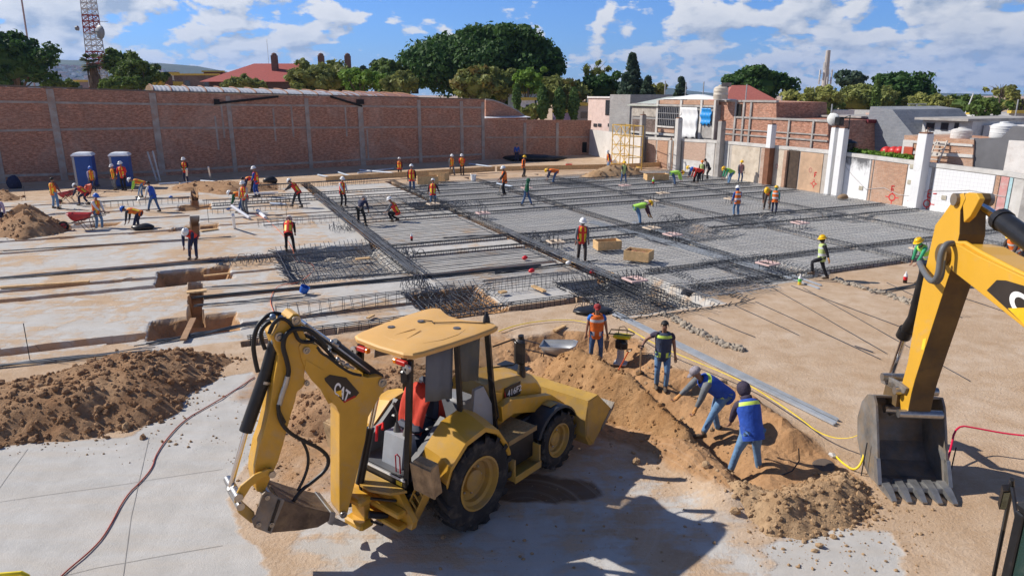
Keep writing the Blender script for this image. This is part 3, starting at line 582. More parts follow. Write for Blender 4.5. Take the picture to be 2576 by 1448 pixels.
# red surveyors marks and cables
RED = mat('red_spray_paint', (.62, .025, .03), .7)
mk = MB()
def mark(x, y, r=.22):
    s, z = rw(x, y); b = mk; y_ = -.045; n_ = 16
    ring = lambda q: [(s + q * math.cos(2 * math.pi * k / n_), y_, z + q * math.sin(2 * math.pi * k / n_)) for k in range(n_)]
    b.rings([ring(r * .55), ring(r * .78)], False)
    for dx, dz in ((0, 1), (0, -1), (1, 0), (-1, 0)):
        b.box((s + dx * r * .7 - (.025 if dx == 0 else 0), y_, z + dz * r * .7 - (.025 if dz == 0 else 0)), (s + dx * r * 1.5 + (.025 if dx == 0 else 0), y_ + .004, z + dz * r * 1.5 + (.025 if dz == 0 else 0)))
def letter(segs, x, y, h):
    s, z = rw(x, y)
    for a in segs:
        mk.tube([(s + a[0] * h, -.045, z + a[1] * h), (s + a[2] * h, -.045, z + a[3] * h)], .03, 4)
Eseg = [(0, 0, 0, 1), (0, 1, .5, 1), (0, .5, .4, .5), (0, 0, .5, 0)]; Fseg = Eseg[:3]
mark(2048, 462, .2); letter(Fseg, 2050, 445, .3); mark(2245, 496, .3); letter(Fseg, 2243, 482, .34); mark(2333, 512, .3); letter(Eseg, 2334, 496, .4); letter([(0, 0, .5, .06)], 2349, 487, .4); letter([(0, 0, .5, .06)], 2285, 505, .4)
mk.build('spray_mark', RED, wr)
b = MB(); 
for x, y in ((1772, 445), (1860, 421), (1955, 418), (2040, 428)):
    s, z = rw(x, y); n_ = 12; b.rings([[(s + q * .8 * math.cos(2 * math.pi * k / n_), -.045, z + q * math.sin(2 * math.pi * k / n_)) for k in range(n_)] for q in (.12, .17)], False)
b.build('spray_ring', mat('faint_red_spray', (.45, .16, .13), .8), wr)
b = MB(); pts = [(2110, 395), (2145, 440), (2180, 476), (2225, 472), (2262, 490), (2300, 492), (2340, 480), (2400, 480), (2440, 478), (2530, 495)]
b.tube([(rw(x, y)[0], -.05, rw(x, y)[1]) for x, y in pts], .018, 5); b.build('cable', mat('grey_cable', (.5, .48, .46), .6), wr)
b = MB()
for x, y in ((2167, 473), (2376, 497), (2296, 419), (2290, 458)):
    s, z = rw(x, y); b.box((s - .14, -.07, z - .12), (s + .14, -.04, z + .12))
b.build('junction_box', mat('dusty_metal_box', (.42, .38, .30), .6), wr)
# ---------------------------------------------------------------- houses behind the right hand wall (their fronts follow the wall)
GREYB = brick('grey_blockwork', (.36, .35, .34), (.30, .295, .29), (.40, .39, .38), .4, .2, .15, .2)
PLW = mat('peeling_white_wall', (.66, .63, .60), .85, var=.1, scale=1.5, dirt=(.46, .38, .33), dirt_amt=.3); PLP = mat('peeling_pink_wall', (.60, .47, .42), .85, var=.12, scale=2, dirt=(.5, .33, .28), dirt_amt=.35)
DKG = mat('dark_grey_render', (.135, .135, .145), .85, var=.15, scale=1.2)
class Front:
    """a facade parallel to the right hand wall, off metres behind it; s to the right"""
    def __init__(s, name, off, lab, cat='house', group=None):
        s.off = off; s.o = empty(name, tuple(RW.p + RW.n * off), RW.deg, lab, cat, group)
    def h(s, x, y): return RW.hit(x, y, s.off)
    def slab(s, name, pts, m, depth, y0=0.):
        b = MB(); b.prism([(a, y0, z) for a, z in (s.h(*p) for p in pts)], (0, depth, 0)); return b.build(name, m, s.o)
    def blk(s, name, x0, x1, yt, yb, ym, m, depth, y0=0., zb=None):
        a = s.h(x0, ym)[0]; c = s.h(x1, ym)[0]; zt = s.h((x0 + x1) / 2, yt)[1]; z0 = s.h((x0 + x1) / 2, yb)[1] if zb is None else zb
        b = MB(); b.box((a, y0, z0), (c, y0 + depth, zt)); return b.build(name, m, s.o)
f = Front('brick_house', 1.2, 'low brick house with a barred window and white and blue tarpaulins behind the wall')
f.blk('wall', 1588, 1802, 262, 300, 300, GREYB, 6, zb=-.2)
f.blk('brick_parapet', 1660, 1798, 252, 263, 258, BR2, .28, -.06); f.blk('concrete_band', 1588, 1802, 263, 268, 266, CONC, .3, -.12)
f.blk('upper_render', 1592, 1652, 270, 293, 282, mat('blotchy_render', (.42, .38, .33), .9, var=.25, scale=2.5, dirt=(.2, .17, .15), dirt_amt=.4), .05, -.08)
for x0, x1 in ((1592, 1622), (1625, 1650)): f.blk('bricked_opening', x0, x1, 300, 335, 318, brick('dark_brickwork', (.18, .12, .1), (.14, .1, .09), (.25, .22, .2)), .05, -.07)
f.blk('sill_band', 1588, 1700, 333, 338, 336, CONCL, .3, -.2)
w_ = f.blk('window', 1658, 1712, 269, 317, 290, WINDOW, .06, -.08)
b = MB()
for k in range(12):
    a, z1 = f.h(1659 + k * 4.7, 270); b.box((a - .025, -.14, f.h(1685, 316)[1]), (a + .025, -.11, z1))
for y in (285, 300): z = f.h(1685, y)[1]; b.box((f.h(1658, 290)[0], -.15, z - .03), (f.h(1712, 290)[0], -.105, z + .03))
g_ = b.build('window_bars', mat('grey_iron_bars', (.25, .25, .26), .5), w_)
f.blk('sill', 1655, 1700, 317, 321, 319, CONCL, .25, -.22); f.blk('brick_apron', 1655, 1698, 321, 333, 327, BR2, .05, -.08)
def tarp(x0, x1, y0, y1, m, name, off=-.2):
    o_, z1 = f.h(x0, y0); c, _ = f.h(x1, y0); z0 = f.h((x0 + x1) / 2, y1)[1]; X, Y = np.meshgrid(np.linspace(o_, c, 14), np.linspace(z0, z1, 14))
    b = MB(); rs = [[(float(X[j, i]), off + .06 * math.sin(i * 1.7 + j * .6) - .04 * math.sin(j * 1.1), float(Y[j, i]) + (.12 * math.sin(i * 1.3) if j == 0 else 0)) for i in range(14)] for j in range(14)]
    b.rings(rs, False, False); o = b.build(name, m, f.o, smooth=True); o.modifiers.new('thick', 'SOLIDIFY').thickness = .012; return o
tarp(1716, 1761, 270, 348, mat('white_tarpaulin', (.72, .73, .74), .6, var=.05, scale=3), 'white_tarpaulin'); tarp(1769, 1795, 272, 314, mat('blue_tarpaulin', (.02, .27, .66), .45, var=.12, scale=4), 'blue_tarpaulin')
f.blk('grey_infill', 1752, 1796, 314, 347, 330, CONC, .05, -.07)
for x in (1655, 1714, 1765, 1799): f.blk('concrete_post', x - 2.5, x + 2.5, 252, 350, 300, CONCL, .3, -.15)
a = f.h(1588, 266); c = f.h(1662, 250); z = a[1]; b = MB(); b.add([(a[0] - .3, -.3, z), (c[0], -.3, z), (c[0], 4, z + .9), (a[0] + .2, 4, z + .75)], [(0, 1, 2, 3)]); o = b.build('corrugated_roof', mat('pale_green_sheet', (.50, .53, .46), .5, var=.1), f.o); o.modifiers.new('t', 'SOLIDIFY').thickness = .06
b = MB(); a, z = f.h(1735, 251); 
b.rings([[(a - 4 + 8 * i / 8, k * .8, z - .1 + (.55 * math.sin(math.pi * i / 8) if k == 1 else .15)) for i in range(9)] for k in range(3)], False, False); o = b.build('roof_sheet', mat('white_tarpaulin', (.72, .73, .74)), f.o, smooth=True); o.modifiers.new('t', 'SOLIDIFY').thickness = .03
f = Front('brick_extension', 1.6, 'unfinished brick building with an open window right of the blue tarpaulin', 'building')
f.slab('wall', [(1803, 400), (2085, 400), (2083, 303), (1953, 298), (1953, 258), (1803, 252)][::-1], BR1, 5)
for y0, y1, x0, x1 in ((252, 257, 1803, 1955), (297, 302, 1850, 2084), (330, 333, 1806, 2084), (343, 347, 1806, 2084)): f.blk('tie_beam', x0, x1, y0, y1, (y0 + y1) / 2, CONC, .25, -.08)
for x, y0 in ((1848, 256), (1868, 258), (1886, 258), (1985, 302), (2046, 303)): f.blk('concrete_post', x - 2, x + 2, y0, 372, 330, CONC, .25, -.1)
f.blk('window', 1852, 1866, 262, 296, 280, mat('black_opening', (.012, .011, .01), .9), .05, -.05)
f = Front('pink_house', 3.5, 'pale pink plastered house with two tiny windows behind the yellow scaffold')
f.blk('wall', 1479, 1550, 244, 340, 290, PLP, 5, zb=-.2); f.blk('grey_wall', 1537, 1588, 238, 340, 290, GREYB, 5.2, -.2, zb=-.2)
f.blk('recess', 1524, 1536, 252, 290, 270, WINDOW, .04, -.06); f.blk('plaster_band', 1480, 1537, 243, 247, 245, PLW, .2, -.15)
for x in (1494, 1505, 1530): f.blk('window', x, x + 8, 311, 319, 315, WINDOW, .04, -.07)
# ---- right of the floodlight
f = Front('grey_block_house', 6., 'grey blockwork house with a dark red awning behind the floodlight')
f.slab('wall', [(2080, 380), (2330, 380), (2245, 276), (2190, 268), (2185, 292), (2120, 296), (2080, 294)][::-1], brick('blue_grey_blockwork', (.26, .28, .31), (.21, .23, .26), (.30, .31, .33), .4, .2, .1, .15), 7)
f.blk('parapet', 2115, 2208, 272, 294, 283, PLW, .3, 4.)
f.blk('awning', 2165, 2205, 300, 309, 304, mat('dark_red_awning', (.16, .02, .025), .7), .8, -.8); f.blk('flat_roof', 2078, 2182, 291, 295, 293, CONC, 4, -.6)
f = Front('white_block_house', 7., 'white blockwork house with two dark windows and a flat grey roof')
f.blk('wall', 2320, 2445, 303, 360, 320, brick('white_blockwork', (.62, .62, .62), (.54, .54, .55), (.66, .66, .66), .4, .2, .1, .15), 8, zb=-.2); f.blk('roof', 2316, 2452, 297, 303, 300, CONC, 9, -.6)
for x0, x1 in ((2331, 2351), (2368, 2386), (2402, 2412)): f.blk('window', x0, x1, 309, 328, 318, WINDOW, .05, -.06)
f.blk('wall_return', 2445, 2560, 318, 380, 340, PLW, 4, 1., zb=-.2)
f = Front('orange_brick_house', 1.0, 'orange brick back wall with a red metal door beside the tall white pillar')
f.slab('wall', [(2270, 420), (2445, 440), (2450, 352), (2390, 349), (2275, 340)][::-1], BR2, 4)
for y0, y1 in ((358, 364), (384, 392)): f.slab('concrete_band', [(2276, y0 - 12 * .5), (2276, y1 - 6), (2448, y1 + 5), (2448, y0 + 5)], CONCL, .1, -.06)
f.blk('grey_panel', 2271, 2297, 352, 400, 370, CONCL, .05, -.05); d_ = f.blk('door', 2275, 2297, 369, 404, 388, mat('red_metal_door', (.42, .075, .035), .5), .06, -.11)
b = MB(); a, z = f.h(2290, 391); b.ball((a, -.14, z), .07); b.build('handle', WHITE, d_)
f = Front('dark_grey_building', 1.1, 'dark grey rendered wall with a slanting shoulder at the right edge', 'building')
f.slab('wall', [(2440, 435), (2600, 460), (2600, 322), (2548, 317), (2520, 346), (2446, 349)][::-1], DKG, .3); f.slab('concrete_edge', [(2432, 433), (2446, 436), (2452, 348), (2442, 347)][::-1], CONC, .4, -.05)
f.blk('white_render', 2535, 2640, 355, 460, 410, PLW, .2, -.25)
# things on the roofs
def tank(x, yb, yt, Y, m, lab, w=None, name='water_tank'):
    p = PY(x, yb, Y); zt = PY(x, yt, Y).z; h = zt - p.z; r = (w / F * Y) / 2 if w else h * .42; o = empty(name, (p.x, p.y, p.z), 0, lab, 'water tank', 'plastic water tanks on the roofs'); b = MB()
    b.lathe([(r * .97, 0), (r, h * .04), (r, h * .3), (r * 1.03, h * .32), (r, h * .34), (r, h * .56), (r * 1.03, h * .58), (r, h * .6), (r, h * .74), (r * .8, h * .84), (r * .36, h * .92)], 22); b.build('tank_body', m, o, smooth=40)
    b = MB(); b.lathe([(r * .36, h * .9), (r * .38, h * .97), (r * .2, h), (.01, h)], 18); b.build('lid', m, o, smooth=40); return o
TKB = mat('beige_plastic_tank', (.58, .52, .43), .45, var=.06); TKW = mat('white_plastic_tank', (.68, .68, .67), .45, var=.06); TKK = mat('black_plastic_tank', (.015, .017, .02), .3, var=.1)
Yr = RW.w(rw(1812, 260)[0], 0, 3.).y
t_ = tank(1812, 250, 213, Yr, TKB, 'large beige plastic water tank above the blue tarpaulin house', 34)
p = t_.location; b = MB(); b.rings([[(.83 * math.cos(a), .83 * math.sin(a), z) for a in [R(-105 + 8 * i) for i in range(9)]] for z in (.95, 1.25)], False, False); b.build('maker_plate', mat('faded_tank_print', (.25, .22, .19), .6), t_)
tank(2132, 384, 350, RW.w(rw(2132, 380)[0], 0, 2.).y, TKK, 'squat black water tank beside the white pillars', 40)
tank(2465, 347, 306, RW.w(rw(2480, 380)[0], 0, 4.).y, TKW, 'big pale grey tank behind the dark grey wall', 56, 'storage_tank').location.x += 1.2
tank(2328, 354, 326, RW.w(rw(2330, 380)[0], 0, 5.5).y, TKB, 'small beige tank on a rail behind the grey block house', 20)
tank(2307, 299, 276, 75, TKW, 'white water tank on a roof beside the television aerial', 17); tank(1560, 240, 222, 110, TKK, 'black tank on the roof of the grey blockwork wall', 20)
tank(2416, 351, 320, RW.w(rw(2420, 380)[0], 0, 5.).y, mat('blistered_white_tank', (.62, .6, .57), .6, var=.1, dirt=(.3, .24, .2), dirt_amt=.3), 'blistered white tank right of the white block house', 46)
tank(1044, 236, 202, 110, TKK, 'black tank on a stand above the rusty end of the vaulted roof', 18)
for k, (x, y) in enumerate(((2014, 375), (2075, 278), (2130, 275), (2247, 272), (2305, 285), (2380, 285), (2440, 287), (2510, 280))):
    tank(x, 290, 277, 95 + 5 * k, (TKW, TKB, TKK)[k % 3], ('small pale', 'small beige', 'small black')[k % 3] + ' tank among the crowded roofs, ' + ('behind the palm', 'near the brick extension', 'left of the floodlight', 'behind the grey block house', 'above the white house', 'beside the round tree', 'by the far aerial', 'at the right edge')[k], 13)
# red floats / pots on a little roof shed
f = Front('rooftop_shed', 3.2, 'small cream roof box topped by round red floats', 'shed'); f.blk('box', 2206, 2255, 390, 428, 408, mat('cream_board', (.66, .53, .40), .7), 1.2, zb=2.2)
for k, x in enumerate((2222, 2241, 2257)):
    a, z = f.h(x, 384); o = bpy.data.objects.new('red_float', None); b = MB(); b.lathe([(.02, -.42), (.2, -.3), (.36, -.05), (.38, .1), (.3, .28), (.12, .38), (.01, .39)], 18); o = b.build('red_float', mat('red_plastic_float', (.55, .035, .03), .4), smooth=True); q = RW.w(a, z, 3.5); o.location = q
    tag(o, ('left', 'middle', 'right')[k] + ' one of three round red floats on the cream roof box', 'float', 'red floats')
# ladder
a0 = rw(2333, 413, .6); a1 = rw(2361, 352, .9); lo = empty('wooden_ladder', tuple(RW.w(a0[0], a0[1], .6)), RW.deg, 'pale wooden ladder leaning on the orange brick house', 'ladder')
b = MB(); dx, dz = a1[0] - a0[0], a1[1] - a0[1]
for o_ in (0, .62): b.tube([(o_, 0, 0), (o_ + dx * .8, .25, dz)], .045, 5)
b.build('rail', mat('pale_ladder_wood', (.58, .53, .47), .8), lo); b = MB()
for k in range(7): t = (k + .5) / 7; b.tube([(dx * .8 * t, .25 * t - .02, dz * t), (.62 + dx * .8 * t, .25 * t - .02, dz * t)], .032, 5)
b.build('rung', mat('pale_ladder_wood', (.58, .53, .47), .8), lo)
# floodlight on the pillar pair
q = RW.w(rw(2094, 316, -.4)[0], rw(2094, 318, -.3)[1] + .1, -.4); fl = empty('floodlight', tuple(q), RW.deg, 'round white floodlight on top of the white pillar pair', 'lamp')
b = MB(); b.X = Matrix.Translation((0, 0, .35)) @ Matrix.Rotation(R(96), 4, 'X') @ Matrix.Rotation(R(25), 4, 'Y'); b.lathe([(.05, -.35), (.2, -.3), (.36, -.05), (.4, 0)], 22); b.build('reflector', GRYL, fl, smooth=40)
b = MB(); b.X = Matrix.Translation((0, 0, .35)) @ Matrix.Rotation(R(96), 4, 'X') @ Matrix.Rotation(R(25), 4, 'Y'); b.lathe([(.385, -.005), (.3, .06), (.01, .09)], 22); b.build('lens', mat('milky_lens', (.78, .78, .74), .2), fl, smooth=40)
b = MB(); b.box((.2, -.1, .0), (.62, .3, .5), .03); b.tube([(0, 0, 0), (0, .1, .3)], .05, 6); b.tube([(.6, .1, .4), (1., .3, .6), (1.1, .2, -.2), (.7, .1, -.6)], .04, 5); b.build('ballast_box', BLK, fl)
# poles, aerials
def pole(x, yb, yt, Y, r, m, lab, name='utility_pole', arm=0, cat='pole', lean=0):
    p = PY(x, yb, Y); zt = PY(x, yt, Y).z; z0 = min(p.z, 0) if yb > 250 else 0; o = empty(name, (p.x, p.y, 0), 0, lab, cat, 'poles among the houses'); b = MB(); b.tube([(0, 0, 0), (lean, 0, zt)], [r, r * .7], 8); b.build('shaft', m, o)
    if arm: b = MB(); b.box((lean - arm, -.06, zt - .5), (lean + arm, .06, zt - .38)); b.build('crossarm', m, o)
    return o
PG = mat('galvanised_pole', (.40, .41, .42), .5, .3)
for k, (x, yt, Y, w) in enumerate(((1671, 204, 80, 'left of the white roof sheet'), (1723, 208, 82, 'behind the white roof sheet'), (1767, 206, 84, 'in front of the small conifer'), (1875, 212, 84, 'in front of the red tiled roof'), (1965, 240, 78, 'right of the red tiled roof'), (2094, 262, 70, 'above the floodlight'), (1478, 240, 95, 'beside the pink house'), (2560, 250, 80, 'at the right edge'))):
    pole(x, 260, yt, Y, .09, PG, 'thin bare grey roof pole ' + w)
pole(2600, 260, 232, 90, .12, WOODD, 'dark wooden pole at the far right', arm=.5); pole(2606, 300, 250, 60, .06, PG, 'thin pole off the right edge')
pole(2416, 275, 235, 110, .12, mat('white_lamp_post', (.7, .7, .7), .5), 'white leaning street lamp post in front of the far trees', 'street_lamp', cat='lamp', lean=1.6)
pole(2170, 380, 293, 62, .05, WOODD, 'thin dark pole behind the black water tank'); pole(2280, 345, 275, 60, .06, mat('white_lamp_post', (.7, .7, .7)), 'white pole with a television aerial beside the white block house', arm=.9)
# television mast
p = PY(2302, 296, 70); ta = empty('tv_aerial', (p.x, p.y, p.z), 20, 'grey television aerial over the white block house roof', 'aerial'); zt = PY(2302, 262, 70).z - p.z; b = MB(); b.tube([(0, 0, 0), (0, 0, zt)], .05, 6)
for dz, w in ((0, 1.2), (-.35, 1.), (-1.4, .9)): b.box((-w, -.04, zt + dz - .04), (w, .04, zt + dz + .04))
b.build('mast', PG, ta)
# cell mast (a tall concrete pole with antennas) and lattice tower
def wside(x, y, Y): return PY(x, y, Y)
Y = 210; p = PY(2072, 235, Y); zt = PY(2084, 127, Y); cm = empty('cell_mast', (p.x, p.y, 0), 0, 'tall tapering concrete mast with antennas half way up', 'mast'); b = MB(); b.tube([(0, 0, 0), (zt.x - p.x, 0, zt.z)], [1.1, .62], 14); b.build('shaft', mat('mast_concrete', (.40, .37, .35), .8, var=.1), cm)
b = MB(); zm = PY(2077, 185, Y).z; dx = (zt.x - p.x) * zm / zt.z
for k in range(8):
    a = k * math.pi / 4; b.X = Matrix.Translation((dx + 1.7 * math.cos(a), 1.7 * math.sin(a), zm + (k % 3 - 1) * 2)) @ Matrix.Rotation(a, 4, 'Z'); b.box((-.15, -.25, -1), (.15, .25, 1)); b.box((-1., -.05, -.05), (0, .05, .05))
b.X = Matrix.Identity(4); b.build('antenna_cluster', mat('pale_antenna', (.45, .45, .46), .6), cm)
Y = 105; base = PY(247, 222, Y); tp_ = PY(217, -40, Y); tw = empty('lattice_tower', (base.x, base.y, 0), 0, 'red and white lattice radio tower at the left', 'tower'); b = MB(); H_ = tp_.z; TRED = mat('tower_red', (.33, .045, .035), .6); TWH = mat('tower_white', (.58, .58, .58), .6)
def tc(z, k): 
    hw = 1.05 - .68 * min(1, z / 38); a = [(-1, -1), (1, -1), (1, 1), (-1, 1)][k]; return Vector((a[0] * hw + (tp_.x - base.x) * z / H_ * 1.0, a[1] * hw, z))
nz = 26
for i in range(nz):
    z0, z1 = H_ * i / nz, H_ * (i + 1) / nz; mi = (i // 3) % 2
    for k in range(4):
        b.tube([tc(z0, k), tc(z1, k)], .085, 4, mi=mi); b.tube([tc(z0, k), tc(z1, (k + 1) % 4)], .045, 4, mi=mi); b.tube([tc(z0, (k + 1) % 4), tc(z1, k)], .045, 4, mi=mi); b.tube([tc(z1, k), tc(z1, (k + 1) % 4)], .06, 4, mi=mi)
b.build('lattice', [TRED, TWH], tw)
q = PY(251, 81, Y - 1.6); b = MB(); b.X = Matrix.Translation((q.x - base.x, -1.6, q.z)) @ Matrix.Rotation(R(62), 4, 'Z') @ Matrix.Rotation(R(90), 4, 'Y'); b.lathe([(.01, -.35), (.55, -.3), (.92, 0.), (.92, .12), (.5, .3), (.01, .34)], 22); b.tube([(0, 0, -.3), (0, 0, -1.2)], .1, 6); b.build('dish_antenna', mat('dish_grey', (.24, .26, .28), .5), tw, smooth=40)
q = PY(207, 73, Y); b = MB(); b.X = Matrix.Translation((q.x - base.x, -1., q.z)) @ Matrix.Rotation(R(-90), 4, 'Y'); b.lathe([(.01, -.1), (.34, 0), (.3, .3), (.01, .35)], 14); b.build('dish_antenna', mat('dish_grey', (.24, .26, .28)), tw, smooth=40)
b = MB(); q = PY(250, 55, Y); b.tube([(q.x - base.x - 2.2, 0, q.z), (q.x - base.x + 1.4, -.3, q.z)], .035, 4); b.build('whip_antenna', PG, tw)
Y = 240; a = PY(72, 140, Y); c = PY(50, -30, Y); o = empty('guyed_mast', (a.x, a.y, 0), 0, 'very thin tall radio mast above the dark tree at far left', 'mast'); b = MB(); b.tube([(0, 0, 0), (c.x - a.x, 0, c.z)], .28, 5); b.build('shaft', mat('mast_grey_red', (.3, .22, .22), .6), o)
Y = 260; a = PY(683, 235, Y); c = PY(681, 98, Y); o = empty('thin_aerial', (a.x, a.y, 0), 0, 'hair thin aerial above the red roofed house', 'aerial'); b = MB(); b.tube([(0, 0, 0), (0, 0, c.z)], .07, 5); b.build('shaft', PG, o)
# ---------------------------------------------------------------- houses beyond the brick wall
REDR = mat('red_roof_tiles', (.36, .075, .06), .75, var=.15, scale=3, bump=.3)
def house(name, lab, x0, x1, yt, Y, m, depth=10, rz=0, cat='house', parts=None):
    a = PY(x0, yt, Y); c = PY(x1, yt, Y); o = empty(name, (a.x, a.y, 0), rz, lab, cat); b = MB(); w = c.x - a.x; b.box((0, 0, -.5), (w, depth, a.z)); b.build('wall', m, o)
    if parts: parts(o, w, a.z)
    return o
def p_red(o, w, z):
    b = MB(); h = 3.4; q = 1.2
    b.add([(-q, -q, z), (w + q, -q, z), (w + q, 14 + q, z), (-q, 14 + q, z), (6, 7, z + h), (w - 3, 7, z + h)], [(0, 1, 5, 4), (1, 2, 5), (2, 3, 4, 5), (3, 0, 4), (3, 2, 1, 0)]); r = b.build('roof', REDR, o)
    for x, y in ((10.3, 3.6), (18.7, 4.2), (23.5, 4.6)):
        b = MB(); b.box((x, y, z + 1.2), (x + 1.0, y + 1., z + h + 1.3)); b.lathe([(.5, 0), (.45, .3), (.01, .5)], 10); b.v[8:] = [(a + x + .5, c + y + .5, d + z + h + 1.3) for a, c, d in b.v[8:]]; b.build('chimney', mat('chimney_brick', (.17, .10, .08), .9), r)
house('red_roof_house', 'wide house with a red hipped roof and brick chimneys behind the vaulted roof', 525, 770, 206, 130, mat('dark_brick_house', (.12, .08, .07), .9), 14, 0, parts=p_red)
def p_win(xs, z0, z1, yb=-.05):
    def fn(o, w, z):
        for x in xs: b = MB(); b.box((x, yb, z + z0), (x + 1.1, yb + .03, z + z1)); b.build('window', WINDOW, o)
        b = MB(); b.box((-.3, -.3, z), (w + .3, .5, z + .35)); b.build('parapet', mat('yellow_parapet', (.58, .42, .08), .7), o)
    return fn
house('yellow_house', 'yellow and white flat roofed house left of the red roofed house', 386, 446, 186, 150, mat('cream_wall', (.62, .58, .47), .8, var=.1), 10, parts=p_win((1., 3.), -2.6, -1.3))
house('yellow_house', 'low yellow house front just behind the brick wall', 370, 405, 204, 120, mat('yellow_wall', (.60, .43, .06), .8), 8, parts=p_win((.7,), -1.8, -.8))
house('brick_block', 'dark brick flat roofed block between the yellow house and the red roof', 437, 548, 190, 145, brick('dark_brickwork', (.18, .12, .1), (.14, .1, .09), (.25, .22, .2)), 10, parts=p_win((2., 6.), -2.2, -1.))
house('brick_block', 'small red block on top of the dark brick building', 512, 560, 182, 160, mat('maroon_wall', (.20, .055, .05), .85), 9, parts=p_win((1.,), -2.2, -1.))
house('grey_house', 'small grey house glimpsed left of the fan palm', 178, 262, 206, 140, mat('purple_grey_wall', (.24, .20, .22), .85), 9, parts=p_win((1., 4.), -1.6, -.7))
house('brick_chimney_stack', 'square brown brick chimney stack in front of the yellow house', 412, 424, 190, 118, mat('chimney_brick', (.17, .10, .08), .9), 1.2, cat='chimney')
house('pale_blue_house', 'small pale blue house beside the left cypress', 1278, 1352, 236, 105, mat('pale_blue_wall', (.46, .58, .66), .7), 8, parts=p_win((1., 3.), -1.6, -.7))
house('white_hut', 'small white hut with a tiled awning left of the cypresses', 1310, 1345, 252, 98, mat('white_hut_wall', (.62, .64, .68), .7), 5, parts=p_win((.7,), -1.4, -.6))
house('lilac_house', 'lilac painted house between the cypresses', 1395, 1450, 283, 98, mat('lilac_wall', (.42, .33, .50), .8), 5, parts=p_win((2.2,), -1.4, -.6)); house('grey_hut', 'grey block hut right of the tallest cypress', 1452, 1482, 266, 94, GREYB, 5, parts=p_win((.5,), -1.6, -.8))
house('blue_shed', 'small blue shed with a tarpaulin roof among the right hand trees', 2045, 2095, 292, 95, mat('blue_wall', (.05, .13, .40), .7), 4, cat='shed')
house('white_roof_shack', 'white shack on top of the brick extension', 1955, 2045, 292, 88, PLW, 4, cat='shed')
house('white_kiosk', 'white box with a dome roof amid the roof plants', 2000, 2025, 280, 80, WHITE, 2, cat='kiosk')
def p_tile(o, w, z):
    b = MB(); h = 1.9; b.add([(-.4, -.6, z), (w + .4, -.6, z), (w + .4, 7, z), (-.4, 7, z), (1.6, 3.2, z + h), (w - 2.2, 3.2, z + h)], [(0, 1, 5, 4), (1, 2, 5), (2, 3, 4, 5), (3, 0, 4)]); b.build('roof', mat('salmon_roof_tiles', (.42, .13, .10), .75, var=.15, scale=5, bump=.4, bscale=8), o)
house('tiled_house', 'house with a salmon red tiled hip roof behind the beige tank', 1825, 1950, 256, 85, BR1, 7, parts=p_tile)
# the crowd of small far roofs on the right
FAR = [mat('far_white_wall', (.60, .60, .59), .8), mat('far_grey_wall', (.34, .34, .35), .8), mat('far_pink_wall', (.50, .36, .32), .8), mat('far_sand_wall', (.52, .46, .37), .8), mat('far_blue_wall', (.30, .40, .50), .8), mat('far_brick_wall', (.32, .15, .10), .9)]
wd = ('white', 'grey', 'pink', 'sand coloured', 'pale blue', 'brick')
near_ = ('beyond the grey block house', 'under the far trees', 'beside the street lamp', 'behind the white block house', 'left of the aerial', 'behind the big pale tank', 'right of the palm', 'at the right margin')
k = 0
for x0, x1, yt, Y in ((2090, 2150, 277, 92), (2205, 2262, 279, 96), (2262, 2315, 288, 84), (2330, 2400, 287, 105), (2395, 2450, 284, 110), (2440, 2520, 290, 100), (2500, 2580, 293, 80), (2545, 2640, 285, 95), (1970, 2010, 272, 110), (2150, 2200, 268, 120)):
    house('far_house', '%s walled flat roofed house %s' % (wd[k % 6], near_[k % 8]) + (', the farther one' if k > 7 else ''), x0, x1, yt, Y, FAR[k % 6], 8, parts=p_win((.8, 3.2), -1.7, -.7) if k % 2 else None); k += 1
# ---------------------------------------------------------------- hills with a town on the far left and blue hills on the right
def hills(name, prof, Y, m):
    X = np.array([PY(x, 200, Y).x for x, y in prof]); Zt = np.array([max(PY(x, y, Y).z, -2) for x, y in prof]); xs = np.linspace(X[0], X[-1], 160); zt = np.interp(xs, X, Zt)
    t = np.linspace(0, 1, 24)[:, None]; XX = np.repeat(xs[None], 24, 0); YY = Y - 900 + 900 * t + 0 * XX; ZZ = -3 + (zt + 3)[None] * np.sin(t * math.pi / 2) ** 1.3; ZZ = ZZ * (1 + .05 * fbm(XX, YY, .004, 4, 3))
    o, _ = grid_obj(name, XX, YY, ZZ, m); struct(o); return XX, YY, ZZ
HILL = mat('scrub_hill', (.06, .085, .06), .95, var=.3, scale=.01, coord='Object', dirt=(.22, .18, .12), dirt_amt=.2)
HX, HY, HZ = hills('hills', [(-900, 190), (-300, 170), (0, 152), (110, 148), (170, 151), (260, 152), (330, 158), (400, 160), (430, 163), (500, 168), (560, 178), (640, 196), (720, 212), (800, 230)], 2600, HILL)
hills('hills', [(1600, 226), (1650, 218), (1700, 226), (1760, 233), (1850, 236), (2000, 238), (2350, 234), (2400, 238), (2440, 240), (2520, 243), (2700, 243), (3300, 238)], 4200, HILL)
b = MB(); 
for _ in range(2600):
    j = random.randrange(3, 15); i = random.randrange(20, 150); x, y, z = HX[j, i] + random.uniform(-25, 25), HY[j, i] + random.uniform(-20, 20), HZ[j, i]
    s = random.uniform(3, 8); b.box((x - s, y - s, z - 3), (x + s, y + s, z + random.uniform(3, 8)), mi=random.randrange(4))
o = b.build('hillside_town', [FAR[0], FAR[2], FAR[3], FAR[1]], fixn=False); tag(o, 'mass of tiny pale houses on the lower slopes of the far left hill', 'town', kind='stuff')
